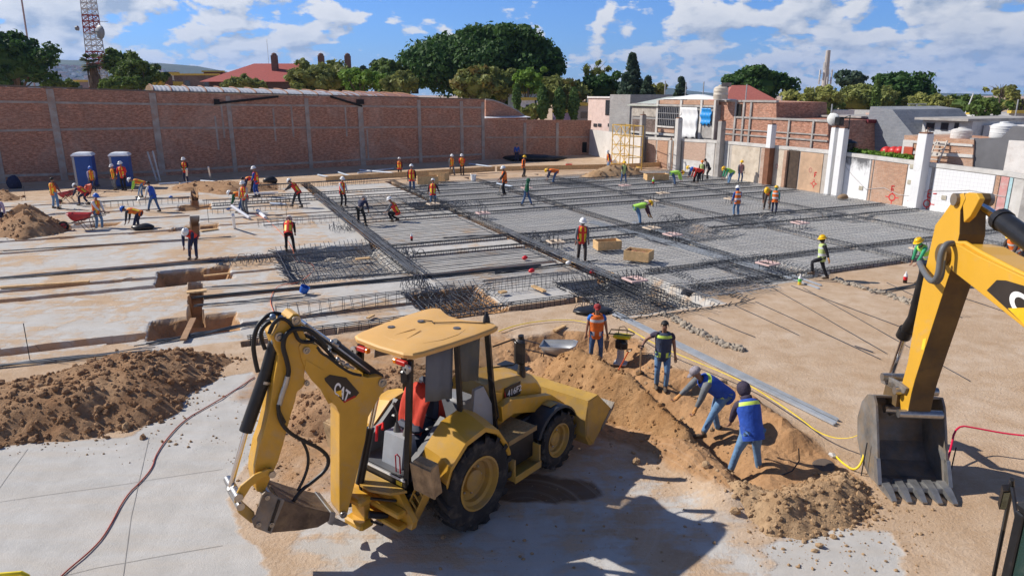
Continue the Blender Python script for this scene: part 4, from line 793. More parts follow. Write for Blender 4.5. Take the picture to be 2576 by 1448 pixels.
# ---------------------------------------------------------------- trees
def leaf(name, col, hi):
    if name in MC: return MC[name]
    m = bpy.data.materials.new(name); m.use_nodes = True; t = m.node_tree; b = t.nodes['Principled BSDF']; n = NT(t); pos = n.n('ShaderNodeNewGeometry').outputs['Position']
    c = n.mix(n.ramp(n.noise(pos, .55, 4, .6), (.35, 0.), (.7, 1.)), col, hi); c = n.mix(n.ramp(n.noise(pos, 3., 2, .6), (.4, 0.), (.7, .5)), c, tuple(x * .6 for x in col))
    t.links.new(c, b.inputs['Base Color']); b.inputs['Roughness'].default_value = .6; b.inputs['Specular IOR Level'].default_value = .2
    tr = n.n('ShaderNodeBsdfTranslucent', {0: c}); mx = n.n('ShaderNodeMixShader', {0: .3, 1: b.outputs[0], 2: tr.outputs[0]}); t.links.new(mx.outputs[0], t.nodes['Material Output'].inputs[0]); MC[name] = m; return m
LDK = leaf('dark_ficus_leaves', (0.0455, 0.101, 0.026), (0.0878, 0.176, 0.0405)); LMD = leaf('mid_green_leaves', (0.0975, 0.163, 0.039), (0.189, 0.257, 0.0607)); LOL = leaf('olive_leaves', (0.195, 0.234, 0.065), (0.311, 0.324, 0.0945)); LOR = leaf('orange_flower_leaves', (.15, .17, .045), (.36, .22, .06)); LBL = leaf('blue_green_needles', (0.052, 0.091, 0.0585), (0.0878, 0.135, 0.081)); LBR = leaf('bright_green_leaves', (0.143, 0.26, 0.039), (0.23, 0.365, 0.054)); LYE = leaf('yellow_green_leaves', (0.247, 0.273, 0.0715), (0.378, 0.365, 0.108))
BARK = mat('bark', (.12, .09, .07), .95, var=.3, scale=6, bump=.4)
def leaves(name, cen, rad, n_per, size, m, parent, loc, squash=.7):
    """cen: (k,3) clump centres, rad: (k,) clump radii"""
    k = len(cen); idx = np.repeat(np.arange(k), n_per); n_ = len(idx); d = rng.normal(size=(n_, 3)); d /= np.linalg.norm(d, axis=1)[:, None]; r = rad[idx] * rng.random(n_) ** .45
    c = cen[idx] + d * r[:, None] * np.array([1, 1, squash]); nrm = d + rng.normal(size=(n_, 3)) * .7 + np.array([0, 0, .25]); nrm /= np.linalg.norm(nrm, axis=1)[:, None]
    a = np.cross(nrm, rng.normal(size=(n_, 3))); a /= np.linalg.norm(a, axis=1)[:, None] + 1e-9; bb = np.cross(nrm, a); s = size * rng.uniform(.6, 1.4, n_)[:, None]
    v = np.stack([c - a * s, c - bb * s * .6, c + a * s, c + bb * s * .6], 1).reshape(-1, 3) - np.array(loc)
    me = bpy.data.meshes.new(name); me.vertices.add(len(v)); me.vertices.foreach_set('co', v.reshape(-1)); me.loops.add(n_ * 4); me.loops.foreach_set('vertex_index', np.arange(n_ * 4)); me.polygons.add(n_); me.polygons.foreach_set('loop_start', np.arange(0, n_ * 4, 4)); me.polygons.foreach_set('loop_total', np.full(n_, 4)); me.materials.append(m); me.update(calc_edges=True)
    o = bpy.data.objects.new(name, me); COL.objects.link(o); o.parent = parent; return o
def tree(name, lab, x, yt, w, Y, m, style='round', yb=None, q=1., group='trees beyond the site', m2=None, seed=0):
    """x,yt: picture column and crown top; w: crown width in the picture; yb: crown bottom"""
    p = PY(x, yt, Y); zt = p.z; loc = (p.x, p.y, 0); rx = w / F * Y / 2; zb = max(PY(x, yb, Y).z if yb else zt * .3, .4)
    o = empty(name, loc, 0, lab, 'tree', group); b = MB(); tr = max(.12, rx * .06)
    b.tube([(0, 0, -.2), (.1 * rx * (rng.random() - .5), 0, zb), (0, 0, (zb + zt) / 2)], [tr * 1.5, tr, tr * .5], 8)
    hz = (zt - zb) / 2; zc = (zt + zb) / 2; sz = .1 + .0022 * Y
    if style in ('round', 'airy', 'wispy'):
        k = int((46 if style == 'round' else 26) * max(1, min(3, rx / 4)) * q); d = rng.normal(size=(k, 3)); d /= np.linalg.norm(d, axis=1)[:, None]; d[:, 2] = np.abs(d[:, 2]) * np.where(rng.random(k) < .3, -1, 1)
        lump = 1 + .14 * np.sin(d[:, 0] * 5 + seed) + .12 * np.sin(d[:, 1] * 4 + d[:, 0] * 3 + seed * 2); sh = rng.uniform(.55 if style == 'round' else .35, .93, k) * lump
        cen = np.array([p.x, p.y, zc]) + d * sh[:, None] * np.array([rx, min(rx, 9), hz]); rad = rng.uniform(.14, .30, k) * min(rx, hz * 1.6) * (.8 if style != 'round' else 1); cen[:, 2] = np.minimum(cen[:, 2], zt - rad * .4)
        for i in range(0, k, 4): b.tube([(0, 0, zb * .8 + .2 * hz), tuple(cen[i] - np.array(loc))], [tr * .5, tr * .12], 5)
        npc = int((70 if style == 'round' else 45) * q); 
        if m2 is not None:
            h_ = k // 3; leaves('crown', cen[h_:], rad[h_:], npc, sz, m, o, loc); leaves('flowering_crown', cen[:h_], rad[:h_], npc, sz, m2, o, loc)
        else: leaves('crown', cen, rad, npc, sz, m, o, loc)
        if style == 'round':
            bb = MB(); bb.ball((0, 0, zc), (rx * .62, min(rx, 9) * .62, hz * .66), 12, 8); bb.build('inner_foliage', m, o)
    elif style == 'conifer':
        k = int(40 * q); t = np.linspace(0, 1, k) ** .8; a = rng.random(k) * 6.28; r = rx * (1 - t) * rng.uniform(.5, 1., k) + .15
        cen = np.stack([p.x + np.cos(a) * r * .75, p.y + np.sin(a) * r * .75, zb + (zt - zb) * t], 1); rad = np.maximum(.25, rx * (.42 - .25 * t)); leaves('crown', cen, rad, int(55 * q), sz * .9, m, o, loc, .5); b.tube([(0, 0, zb), (0, 0, zt)], [tr, .04], 6)
    elif style == 'column':
        k = 34; t = np.linspace(0, 1, k); prof = np.sin(np.minimum(1, (t * .9 + .12)) * math.pi) ** .6; a = rng.random(k) * 6.28
        cen = np.stack([p.x + np.cos(a) * rx * .35 * prof, p.y + np.sin(a) * rx * .35 * prof, zb + (zt - zb) * t * .95], 1); leaves('crown', cen, rx * .7 * prof + .12, int(60 * q), sz * .7, m, o, loc, 1.3)
    elif style == 'palm':
        vs = MB()
        for i in range(34):
            a = rng.random() * 6.28; e = rng.uniform(-.5, 1.2); d = Vector((math.cos(a) * math.cos(e), math.sin(a) * math.cos(e), math.sin(e))); c = Vector((0, 0, zt - rx * .9)) + d * rx * .55
            sd_ = d.cross(Vector((0, 0, 1))).normalized(); up = sd_.cross(d)
            for j in range(9):
                f_ = (j - 4) / 4 * .95; e2 = (d * math.cos(f_) + sd_ * math.sin(f_)); tip = c + e2 * rx * .5 - Vector((0, 0, .12 * rx)); wd_ = sd_ * math.cos(f_) * .06 * rx - d * math.sin(f_) * .06 * rx
                vs.add([c, c + e2 * rx * .3 + wd_, tip, c + e2 * rx * .3 - wd_], [(0, 1, 2, 3)])
        vs.build('crown', m, o, fixn=False); b.tube([(0, 0, 0), (0, 0, zt - rx * .8)], [rx * .28, rx * .3], 8)
        sk = MB()
        for i in range(60):
            a = rng.random() * 6.28; z = zt - rx * (1 + 1.8 * rng.random()); sk.add([(math.cos(a) * rx * .3, math.sin(a) * rx * .3, z + .5), (math.cos(a + .3) * rx * .42, math.sin(a + .3) * rx * .42, z), (math.cos(a) * rx * .45, math.sin(a) * rx * .45, z - rx * .5), (math.cos(a - .3) * rx * .42, math.sin(a - .3) * rx * .42, z)], [(0, 1, 2, 3)])
        sk.build('dead_frond_skirt', mat('dry_fronds', (.14, .10, .07), .9), o, fixn=False)
    elif style == 'bare':
        for i in range(16):
            a = rng.random() * 6.28; e = rng.uniform(.5, 1.3); L2 = rng.uniform(.6, 1.) * rx * 1.4; q0 = Vector((0, 0, zb + (zt - zb) * rng.uniform(0, .4))); q1 = q0 + Vector((math.cos(a) * math.cos(e), math.sin(a) * math.cos(e), math.sin(e))) * L2; q1.z = min(q1.z, zt); b.tube([q0, q0.lerp(q1, .5) + Vector((0, 0, .2)), q1], [tr * .5, tr * .3, tr * .12], 5)
        k = 10; cen = np.stack([p.x + rng.normal(size=k) * rx * .5, p.y + rng.normal(size=k) * rx * .5, zb + (zt - zb) * rng.uniform(.3, .95, k)], 1); leaves('crown', cen, np.full(k, rx * .28), 22, sz, m, o, loc)
    b.build('trunk', BARK, o); return o
T = tree
T('ficus_tree', 'huge dark dome shaped tree towering behind the middle of the brick wall', 1232, 70, 425, 118, LDK, 'round', 262, 3.2, seed=1)
T('broadleaf_tree', 'dark tree filling the far left edge', 20, 78, 205, 100, LDK, 'round', 225, 1.2, seed=2); T('broadleaf_tree', 'taller dark spire of foliage at the left margin', -25, 60, 110, 104, LBL, 'round', 225, seed=3)
T('fan_palm', 'shaggy fan palm in front of the lattice tower', 228, 132, 62, 95, leaf('palm_leaves', (0.065, 0.091, 0.039), (0.121, 0.149, 0.0607)), 'palm'); T('broadleaf_tree', 'mid green tree right of the lattice tower', 305, 126, 130, 108, LMD, 'airy', 228, 2.2, seed=4)
T('broadleaf_tree', 'spreading dark green tree behind the wall left of the yellow house', 345, 152, 120, 100, LMD, 'airy', 230, 2.2, seed=5); T('shrub_tree', 'low bush just above the brick wall by the tower', 300, 196, 90, 92, LMD, 'round', 232, seed=6); T('shrub_tree', 'low green bush left of the palm', 150, 200, 90, 110, LMD, 'round', 228, seed=7)
T('olive_tree', 'olive green bush in front of the red roofed house', 615, 190, 110, 112, LOL, 'round', 240, seed=8); T('willow_tree', 'wide yellow green willow left of the giant ficus', 812, 152, 190, 108, LOL, 'round', 245, 1.4, seed=9)
T('broadleaf_tree', 'fresh green tree right of the willow', 905, 160, 130, 104, LBR, 'airy', 245, 1.6, seed=10); T('broadleaf_tree', 'dark tree between the willow and the giant ficus', 975, 150, 110, 116, LMD, 'round', 245, seed=11); T('gum_tree', 'loose grey green tree rising behind the willow', 940, 148, 90, 135, LBL, 'airy', 235, seed=12)
T('olive_tree', 'olive bush at the left foot of the giant ficus', 1010, 180, 90, 102, LOL, 'round', 246, seed=13)
T('flame_tree', 'round tree with orange blossom in front of the giant ficus', 1205, 170, 140, 100, LOL, 'round', 258, 1.2, m2=LOR, seed=14); T('olive_tree', 'round olive tree right of the orange blossom tree', 1262, 168, 110, 104, LOL, 'round', 255, seed=15); T('broadleaf_tree', 'bright green tree in front of the right side of the ficus', 1328, 162, 90, 100, LBR, 'airy', 250, 1.5, seed=16)
T('flame_tree', 'olive tree tinged orange behind the cypresses', 1415, 196, 130, 108, LOL, 'round', 285, 1.1, m2=LOR, seed=17); T('broadleaf_tree', 'dark green tree right of the cypresses', 1515, 178, 110, 112, LDK, 'round', 270, seed=18); T('bare_tree', 'half bare tree with a few leaf tufts left of the tall pine', 1495, 152, 70, 116, LOL, 'bare', 205)
T('pine_tree', 'tall ragged pine standing over the blockwork wall', 1592, 138, 74, 105, LBL, 'conifer', 250, 1.6); T('pine_tree', 'short dark pine right of the tall pine', 1630, 195, 50, 100, LBL, 'conifer', 262); T('willow_tree', 'thin yellow green tree right of the pines', 1657, 202, 46, 110, LYE, 'wispy', 262, 1.5); T('pine_tree', 'small lone conifer between the roof poles', 1715, 196, 46, 130, LBL, 'conifer', 258)
T('olive_tree', 'grey green tree behind the tall pine', 1570, 205, 90, 125, LMD, 'round', 262, seed=19); T('shrub_tree', 'leafy bush at the foot of the cypresses', 1340, 265, 80, 92, LOL, 'round', 300, seed=20)
for x, yt, w, yb, wd_ in ((1300, 212, 18, 268, 'leftmost slim cypress near the pale blue house'), (1366, 213, 28, 292, 'second cypress from the left, broad'), (1408, 219, 30, 296, 'third cypress from the left, widest'), (1444, 219, 24, 298, 'rightmost slim cypress beside the lilac house')): T('cypress', wd_, x, yt, w, 90, leaf('cypress_leaves', (.085, .16, .045), (.13, .22, .06)), 'column', yb, 1.3, group='row of cypresses')
T('ficus_tree', 'dark round tree behind the tiled house', 1905, 168, 170, 118, LDK, 'round', 265, 1.5, seed=21); T('broadleaf_tree', 'tall airy dark tree right of the cell mast', 2150, 172, 96, 150, LBL, 'airy', 250, 1.6, seed=22); T('broadleaf_tree', 'dark pointed tree in the middle of the right hand tree line', 2268, 186, 150, 118, LDK, 'round', 290, 1.4, seed=23)
T('willow_tree', 'yellow green tree below the cell mast', 2045, 218, 150, 95, LYE, 'round', 300, 1.3, seed=24); T('olive_tree', 'wide olive tree left of the dark pointed tree', 2170, 212, 180, 108, LOL, 'round', 290, 1.3, seed=25); T('cypress', 'slim cypress left of the dark pointed tree', 2209, 202, 20, 100, LMD, 'column', 275)
T('willow_tree', 'yellow green tree right of the dark pointed tree', 2335, 236, 130, 105, LYE, 'round', 292, 1.2, seed=26); T('broadleaf_tree', 'long low dark tree below the blue hills', 2420, 240, 130, 125, LMD, 'round', 285, seed=27); T('broadleaf_tree', 'low dark tree behind the street lamp', 2500, 246, 120, 130, LMD, 'round', 285, seed=28)
T('palm_tree', 'feathery green palm over the white block house', 2480, 246, 120, 82, LMD, 'airy', 300, 1.3, seed=29); T('bare_tree', 'sparse tall tree near the right edge', 2522, 212, 60, 100, LYE, 'bare', 250); T('broadleaf_tree', 'thin leaved sparse tree at the right edge', 2580, 216, 110, 105, LYE, 'wispy', 280, seed=30); T('shrub_tree', 'leafy roof plants on the brick extension', 2005, 262, 90, 76, LBR, 'airy', 300, 1.2, seed=31)
T('shrub_tree', 'green bush behind the party wall beside the white kiosk', 2085, 240, 90, 100, LMD, 'round', 290, seed=32); T('broadleaf_tree', 'low dark trees edging the far right', 2620, 250, 130, 115, LMD, 'round', 290, seed=33); T('shrub_tree', 'yellowish climber between the white tanks', 2442, 325, 24, 55, LYE, 'airy', 352, seed=34)
b = MB(); 
p = RW.w(rw(2110, 384)[0], rw(2110, 386)[1], .7); vs = []; n_ = 900; a0, a1 = rw(2115, 384)[0], rw(2270, 405)[0]
t = rng.random(n_); cen = np.array([RW.w(a0 + (a1 - a0) * k, topz(a0 + (a1 - a0) * k) + .1, .6) for k in t[:60]]); vp = empty('creeping_plants', tuple(p), 0, 'low green plants along the top of the white painted wall', 'plants'); leaves('foliage', cen, np.full(60, .3), 25, .12, LBR, vp, tuple(p))
MATSTEEL = mat('grey_mat_bars', (.20, .215, .24), .5, .3, var=.3, scale=.4)
# ---------------------------------------------------------------- reinforcing steel of the raft slab (site axes u along rows, v along columns)
def mesh_sheet(b, u0, u1, v0, v1, su, sv, z, r=.011, amp=.025, seg=1.6, skip=0.):
    """bars as three sided rods with a little sag"""
    def rod(p, q):
        n_ = max(1, int((Vector(q) - Vector(p)).length / seg)); pts = []
        for i in range(n_ + 1):
            w = Vector(p).lerp(Vector(q), i / n_); w.z += random.uniform(-amp, amp) * .6; 
            pts.append(UV(w.x + random.uniform(-amp, amp), w.y + random.uniform(-amp, amp), w.z))
        b.tube(pts, r, 3, cap=False)
    k = v0
    while k <= v1:
        if random.random() >= skip: rod((u0 - random.uniform(0, .3), k, z), (u1 + random.uniform(0, .3), k, z))
        k += sv
    k = u0
    while k <= u1:
        if random.random() >= skip: rod((k, v0 - random.uniform(0, .3), z + .022), (k, v1 + random.uniform(0, .3), z + .022))
        k += su
b = MB(); mesh_sheet(b, 13.1, 36.8, 18.5, 49.6, .22, .22, .09, .0088)
o = b.build('rebar_mat', MATSTEEL, fixn=False, smooth=True); tag(o, 'huge tied mat of grey reinforcing bars covering the right half of the slab', 'rebar mat')
b = MB(); mesh_sheet(b, 7.1, 12.3, 35.6, 44., .8, .32, .05, .012); mesh_sheet(b, 7.1, 12.3, 28.9, 34.8, 5, .3, .03, .012); mesh_sheet(b, 7.1, 12.3, 20.7, 26.2, 5, .27, .03, .012); mesh_sheet(b, 7.2, 12.2, 23.9, 26.2, 5, .5, .05, .012)
o = b.build('laid_bars', STEEL, fixn=False); tag(o, 'parallel reinforcing bars laid across the pale slabs left of the mat', 'rebar')
def cage(p, q, lab, w=.26, h=.24, z=-.04, sp=.2, r=.013, m=None, name='rebar_cage', group='rebar cages of the foundation beams', sag=.02):
    """long beam cage between uv points p and q"""
    p = Vector((*p, 0)); q = Vector((*q, 0)); t = (q - p).normalized(); n_ = Vector((-t.y, t.x, 0)); L_ = (q - p).length; a = UV(p.x, p.y); o = empty(name, (a.x, a.y, 0), 0, lab, 'rebar cage', group)
    b = MB(); k_ = max(2, int(L_ / 1.5))
    for dw, dz in ((-1, 0), (1, 0), (-1, 1), (1, 1), (0, 1), (0, 0)):
        b.tube([UV(*(p + t * (L_ * i / k_) + n_ * (dw * w / 2 + random.uniform(-sag, sag)))[:2], z + dz * h - .06 + random.uniform(-sag, sag) * .5) for i in range(k_ + 1)], r, 4, cap=False)
    b.build('long_bars', m or STEELD, o, world=True, fixn=False); b = MB(); s = .05
    while s < L_:
        c = p + t * (s + random.uniform(-.04, .04)); e = random.uniform(-.03, .03)
        ring = [UV(*(c + n_ * (dw * (w / 2 + .012)) + t * (e if dz else -e))[:2], z + dz * h - .06 + (dz - .5) * .03) for dw, dz in ((-1, 0), (1, 0), (1, 1), (-1, 1), (-1, 0))]
        b.tube(ring, r * .75, 3, cap=False); s += sp * random.uniform(.8, 1.2)
    b.build('stirrups', m or STEELD, o, world=True, fixn=False); return o
C = cage
C((14.4, 18.05), (35.5, 18.05), 'front edge beam cage along the dirt on the right, nearest row of all'); C((14.4, 20.5), (36.5, 20.5), 'second row cage from the front behind the stepping man')
C((22, 26.35), (36.5, 26.35), 'row cage in front of the man in orange with blue sleeves'); C((13., 28.5), (36.5, 28.5), 'row cage passing just behind the white capped man in red'); C((13, 26.55), (18., 26.55), 'short row cage level with the wooden boxes')
C((7., 28.5), (12.4, 28.5), 'row cage lying left of the second column, by the red bottle'); C((7.4, 26.6), (12.4, 26.6), 'short row cage left of the second column, nearer the camera')
C((7., 35.15), (36.5, 35.15), 'long row cage in the middle of the slab under the walking green hoodie'); C((7, 37.35), (36.5, 37.35), 'row cage just behind the green hoodie'); C((7, 39.5), (36.5, 39.5), 'row cage two rows behind the green hoodie')
C((.3, 44.3), (36.5, 44.3), 'far row cage running in front of the small timber boxes'); C((2., 46.9), (36.5, 46.9), 'far row cage just in front of the formwork board'); C((7, 41.8), (36.5, 41.8), 'far row cage between the timber boxes and the hoodie')
C((6.7, 24.), (6.7, 52), 'leftmost column cage running away from the camera', .34, .26, .02); C((12.7, 17.5), (12.7, 51), 'second column cage running away under the man in the red vest', .34, .26, .02); C((18.97, 18), (18.97, 50), 'third column cage running away between the boxes and the bent man', .3); C((25.1, 18), (25.1, 50), 'fourth column cage running away behind the stepping man', .3); C((31.2, 18.), (31.2, 50), 'rightmost column cage close to the party wall', .3)
C((.6, 18.6), (10.9, 18.6), 'edge beam cage with upright stirrups behind the backhoe roof', .3, .3, -.08, .3); C((1.5, 20.35), (7., 20.35), 'tall open cage standing on the slab left of the bent bars', .3, .42, .06, .32, .011, STEEL); C((8., 20.4), (12.3, 20.4), 'tall open cage with closely set stirrups near the big footing', .3, .42, .06, .2, .011, STEEL)
C((-.2, 44.4), (5.8, 44.4), 'low open cage on the bare soil beyond the bucket boxes', .3, .4, .0, .3, .012, STEEL); C((-6., 46.3), (-.9, 46.3), 'open cage behind the man in the blue vest at left', .3, .4, .0, .3, .012, STEEL); C((.2, 41.4), (5.5, 41.4), 'open cage in front of the men with white pipes', .3, .3, .0, .3, .012, STEEL); C((2.2, 36.2), (6.3, 36.2), 'open cage fragment between the two columns at the left', .5, .4, .0, .3, .012, STEEL)
C((3.2, 50.5), (12., 51.3), 'cage bundle lying before the brick wall at centre', .5, .4, .0, .3, .016)
# mats of the footings, dished into their pits
def footing(u0, u1, v0, v1, zb, lab, sp=.2, r=.013, rim=.35, m=None):
    c = UV((u0 + u1) / 2, (v0 + v1) / 2); o = empty('footing_mat', (c.x, c.y, 0), 0, lab, 'rebar mat', 'footing mats in the pits'); b = MB()
    def zz(u, v): 
        d = min(u - u0, u1 - u, v - v0, v1 - v); return zb + (.12 - zb) * max(0., 1 - max(d, 0) / rim) ** 1.5
    for ax in (0, 1):
        a0, a1, c0, c1 = (u0, u1, v0, v1) if ax == 0 else (v0, v1, u0, u1); k = c0 + .05
        while k < c1:
            pts = []; e0 = random.uniform(0, .35); e1 = random.uniform(0, .35)
            for i in range(13):
                t = a0 - e0 + (a1 - a0 + e0 + e1) * i / 12; u, v = (t, k) if ax == 0 else (k, t); pts.append(UV(u + random.uniform(-.02, .02), v + random.uniform(-.02, .02), zz(u, v) + ax * .03 + random.uniform(-.015, .015)))
            b.tube(pts, r, 4, cap=False); k += sp * random.uniform(.85, 1.15)
    b.build('tied_bars', m or STEEL, o, world=True, fixn=False); return o
footing(10.7, 15.2, 16.1, 20.6, -.26, 'nearest footing mat, tangled, spilling over the dirt behind the cap wearing man', .17, .014, m=STEELD); footing(2.4, 6.8, 24.3, 30.1, -.25, 'wide footing mat in the pit in front of the bending man with a bare shadow', .2, .013, .4); footing(18., 22.4, 24.4, 28.9, -.15, 'footing mat beneath the bent man in the lime vest', .2); footing(17.4, 20.3, 17.6, 21.2, -.15, 'footing mat left of the stepping man', .2); footing(10.9, 13.3, 38, 41, -.15, 'footing mat under the man in red on a plank', .2); footing(5.6, 8.3, 18.8, 21.7, -.2, 'footing mat half hidden behind the backhoe roof', .2); footing(24, 27.5, 26, 29, -.1, 'footing mat right of the bent man in the lime vest', .22); footing(23.5, 27, 43.5, 47, -.1, 'far footing mat near the small timber box', .24)
footing(14.2, 17.2, 16.9, 18.6, .03, 'ragged mat edge spreading on the dirt right of the nearest footing', .16, .012)
# bundles and single bars
def bars(name, p, q, n_, lab, spread=.06, r=.012, z=.03, m=None, bend=.05, group='loose reinforcing bars'):
    p = Vector(p); q = Vector(q); o = empty(name, (p.x, p.y, 0), 0, lab, 'rebar', group); b = MB(); t = (q - p).normalized(); s = Vector((-t.y, t.x, 0))
    for i in range(n_):
        a = p + s * random.uniform(-spread, spread) - t * random.uniform(0, .6) * (n_ > 1); c = q + s * random.uniform(-spread, spread) * 1.6 + t * random.uniform(0, .6) * (n_ > 1); w = random.uniform(-bend, bend)
        b.tube([(*(a.lerp(c, k / 6) + s * w * math.sin(math.pi * k / 6))[:2], max(0, gh(*a.lerp(c, k / 6)[:2])) + z + random.uniform(0, .05) * (n_ > 1)) for k in range(7)], r, 4)
    b.build('bars', m or STEEL, o, world=True, fixn=False); return o
bars('rebar_bundle', P(30, 700), P(880, 632), 12, 'long bundle of bars across the left slabs behind the bending man in blue', .07, .013); bars('rebar_bundle', P(30, 633), P(580, 598), 4, 'thin bundle of bars on the pale slab in front of the left heap', .04); bars('rebar_bundle', P(530, 748), P(1330, 675), 16, 'thick dark bundle of bars crossing the slab above the blue bucket', .09, .014, m=STEELD); bars('rebar_bundle', P(540, 726), P(1030, 690), 4, 'thin bundle just above the blue bucket', .05)
bars('rebar_bundle', P(0, 925), P(330, 888), 6, 'bundle of bars between the big left heap and the trench', .12, .014); bars('rebar_bundle', P(400, 862), P(660, 815), 8, 'bundle of bars bridging the pit with the plank', .08, .014); bars('rebar_bundle', P(790, 790), P(1050, 735), 3, 'few bars lying in front of the tall open cage', .3); bars('rebar_bundle', P(1140, 600), P(1420, 585), 4, 'sparse bars on the slab right of the red bottle', .2); bars('rebar_bundle', P(1250, 690), P(1490, 660), 5, 'short bundle ending near the red cup', .1, .013, m=STEELD); bars('rebar_bundle', P(530, 768), P(760, 748), 5, 'short bars under the tall open cage on the left', .2)
bars('rebar_bundle', UV(6.6, 23.6), UV(6.5, 45), 14, 'heavy bundle of bars along the leftmost column, fanning toward the camera', .3, .016, .22, bend=.3)
bars('rebar_bundle', UV(12.6, 20.), UV(12.7, 30), 10, 'heavy bundle of bars along the second column beside the man in red', .22, .016, .2, bend=.2)
for k, (a, c, w_) in enumerate((((1925, 715), (2230, 890), 'nearest the man with the lifted leg'), ((1900, 760), (2215, 905), 'left of the middle'), ((1990, 720), (2390, 870), 'longest of all, ending at the digger arm'), ((1850, 770), (2010, 845), 'short, left'), ((2020, 725), (2440, 960), 'running to the digger stick'), ((1780, 800), (1900, 850), 'shortest, below the ragged mat'), ((2390, 740), (2540, 790), 'under the digger boom'), ((2230, 712), (2420, 800), 'beside the bottle'))): bars('long_thin_bar', P(*a), P(*c), 1, 'single thin bar on the tan dirt, ' + w_, 0, .009, .02)
bars('rebar_scraps', P(2325, 752), P(2375, 715), 5, 'handful of short bar ends lying on the dirt behind the stepping man', .1, .012); bars('rebar_scraps', P(2215, 737), P(2360, 708), 6, 'bent bars tipped beside the edge beam at right', .08, .013); bars('rebar_scraps', P(2150, 872), P(2196, 888), 1, 'short dark bar end alone on the dirt', 0, .014); 
# tangles of tie wire and bent bars
def tangle(x, y, r, n_, lab, zmax=.35, m=None):
    c = G(x, y); o = empty('bent_bars', tuple(c), 0, lab, 'rebar', 'tangles of bent bar ends'); b = MB()
    for i in range(n_):
        a = random.random() * 6.28; q0 = Vector((random.uniform(-r, r), random.uniform(-r, r), random.uniform(0, .1))); d = Vector((math.cos(a), math.sin(a), 0)) * r * random.uniform(.5, 1.1); h = random.uniform(.1, zmax)
        b.tube([q0, q0 + d * .4 + Vector((0, 0, h)), q0 + d * .8 + Vector((0, 0, h * .9)), q0 + d * 1.1], random.uniform(.008, .015), 4, cap=False)
    b.build('bars', m or STEEL, o, fixn=False); return o
for x, y, r, n_, lab in ((1085, 745, .7, 46, 'thicket of bent bars above the backhoe roof'), (1050, 722, .35, 24, 'dense knot of bars where the bundle crosses the column'), (1180, 755, .6, 30, 'bent bar ends right of the thicket above the backhoe roof'), (1545, 705, .6, 34, 'knot of bars at the corner of the nearest footing'), (1350, 605, .6, 30, 'knot of bars where the second column meets a row'), (860, 580, .5, 22, 'coil of wire on the slab beside the leftmost column'), (1020, 645, .5, 26, 'bent bars at the end of the short row cage'), (600, 665, .5, 16, 'scrap of dark wire by the pit edge'), (655, 660, .35, 14, 'small wire scrap beside the orange rope'), (1385, 896, .3, 6, 'loose dark wire on the far edge of the dug hollow'), (2350, 782, .35, 16, 'tangle of tie wire beside the cola bottle'), (1480, 775, .35, 12, 'dark tarpaulin coloured wire heap behind the capped man'), (1640, 480, .3, 8, 'bar ends by the far plumb target'), (1180, 520, .6, 24, 'bar ends near the man on the plank'), (1700, 560, .6, 24, 'bar ends around the bent man in lime')): tangle(x, y, r, n_, lab)
# brick-and-block starter bar spacers: pink square column templates on the mat
PINK = mat('pink_form_board', (.68, .48, .44), .7, var=.1); PALE = mat('pale_form_board', (.70, .56, .42), .7)
TP = [(1597, 698, 'in front of the nearest footing'), (1398, 604, 'beside the knot of bars by the second column'), (1692, 586, 'front of the bent lime vested man'), (1640, 570, 'beside the feet of the bent lime man'), (1932, 658, 'left of the stepping man'), (2318, 622, 'behind the leaning lime vested man'), (2013, 557, 'right of the two men in orange'), (1668, 483, 'left of the far orange crew'), (1572, 464, 'under the far man in the green vest'), (1090, 510, 'carrying the man in a red vest'), (1215, 533, 'near the middle of the second column'), (1840, 497, 'left of the man with blue sleeves'), (1325, 470, 'behind the green hoodie'), (1640, 503, 'alone in the middle of the mat')]
for x, y, w_ in TP:
    c = P(x, y, .38); o = empty('column_template', (c.x, c.y, .3), GA + random.uniform(-6, 6), 'square timber template on starter bars ' + w_, 'template', 'timber column templates on the mat'); b = MB(); s = .32; e = .08
    b.box((-s, -s, 0), (s, -s + e, .05)); b.box((-s, s - e, 0), (s, s, .05)); b.box((-s, -s + e + .002, 0), (-s + e, s - e - .002, .05)); b.box((s - e, -s + e + .002, 0), (s, s - e - .002, .05)); b.box((-.05, -s + .1, .052), (.05, s - .1, .09)); b.build('frame_board', [PINK, PALE][TP.index((x, y, w_)) % 2], o)
    b = MB(); [b.tube([(i, j, -.3), (i, j, .22 + random.uniform(0, .15))], .013, 4) for i in (-.2, 0, .2) for j in (-.2, .2)]; b.build('starter_bars', STEELD, o)
# ---------------------------------------------------------------- timber: boxes, planks, edge form
def box_(x, y, w, d, h, rz, lab, full=False):
    c = P(x, y); o = empty('timber_box', (c.x, c.y, .12), rz, lab, 'wooden box', 'open timber boxes on the mat'); t = .035
    for nm, a, q in (('side_board', (-w / 2, -d / 2, 0), (w / 2, -d / 2 + t, h)), ('side_board', (-w / 2, d / 2 - t, 0), (w / 2, d / 2, h)), ('end_board', (-w / 2, -d / 2 + t + .002, 0), (-w / 2 + t, d / 2 - t - .002, h)), ('end_board', (w / 2 - t, -d / 2 + t + .002, 0), (w / 2, d / 2 - t - .002, h))): b = MB(); b.box(a, q, .004); b.build(nm, WOOD, o)
    b = MB(); b.box((-w / 2 + t + .003, -d / 2 + t + .003, .02), (w / 2 - t - .003, d / 2 - t - .003, .05)); b.build('bottom_board', WOODD, o)
    if full:
        b = MB(); clods(b, 26, lambda: (random.uniform(-w / 2 + .12, w / 2 - .12), random.uniform(-d / 2 + .12, d / 2 - .12)), .05, .12, lambda a, c: 0 * a + h - .12); k = b.build('timber_offcuts', mat('red_brown_scraps', (.38, .17, .09), .9), o); k['kind'] = 'stuff'
    return o
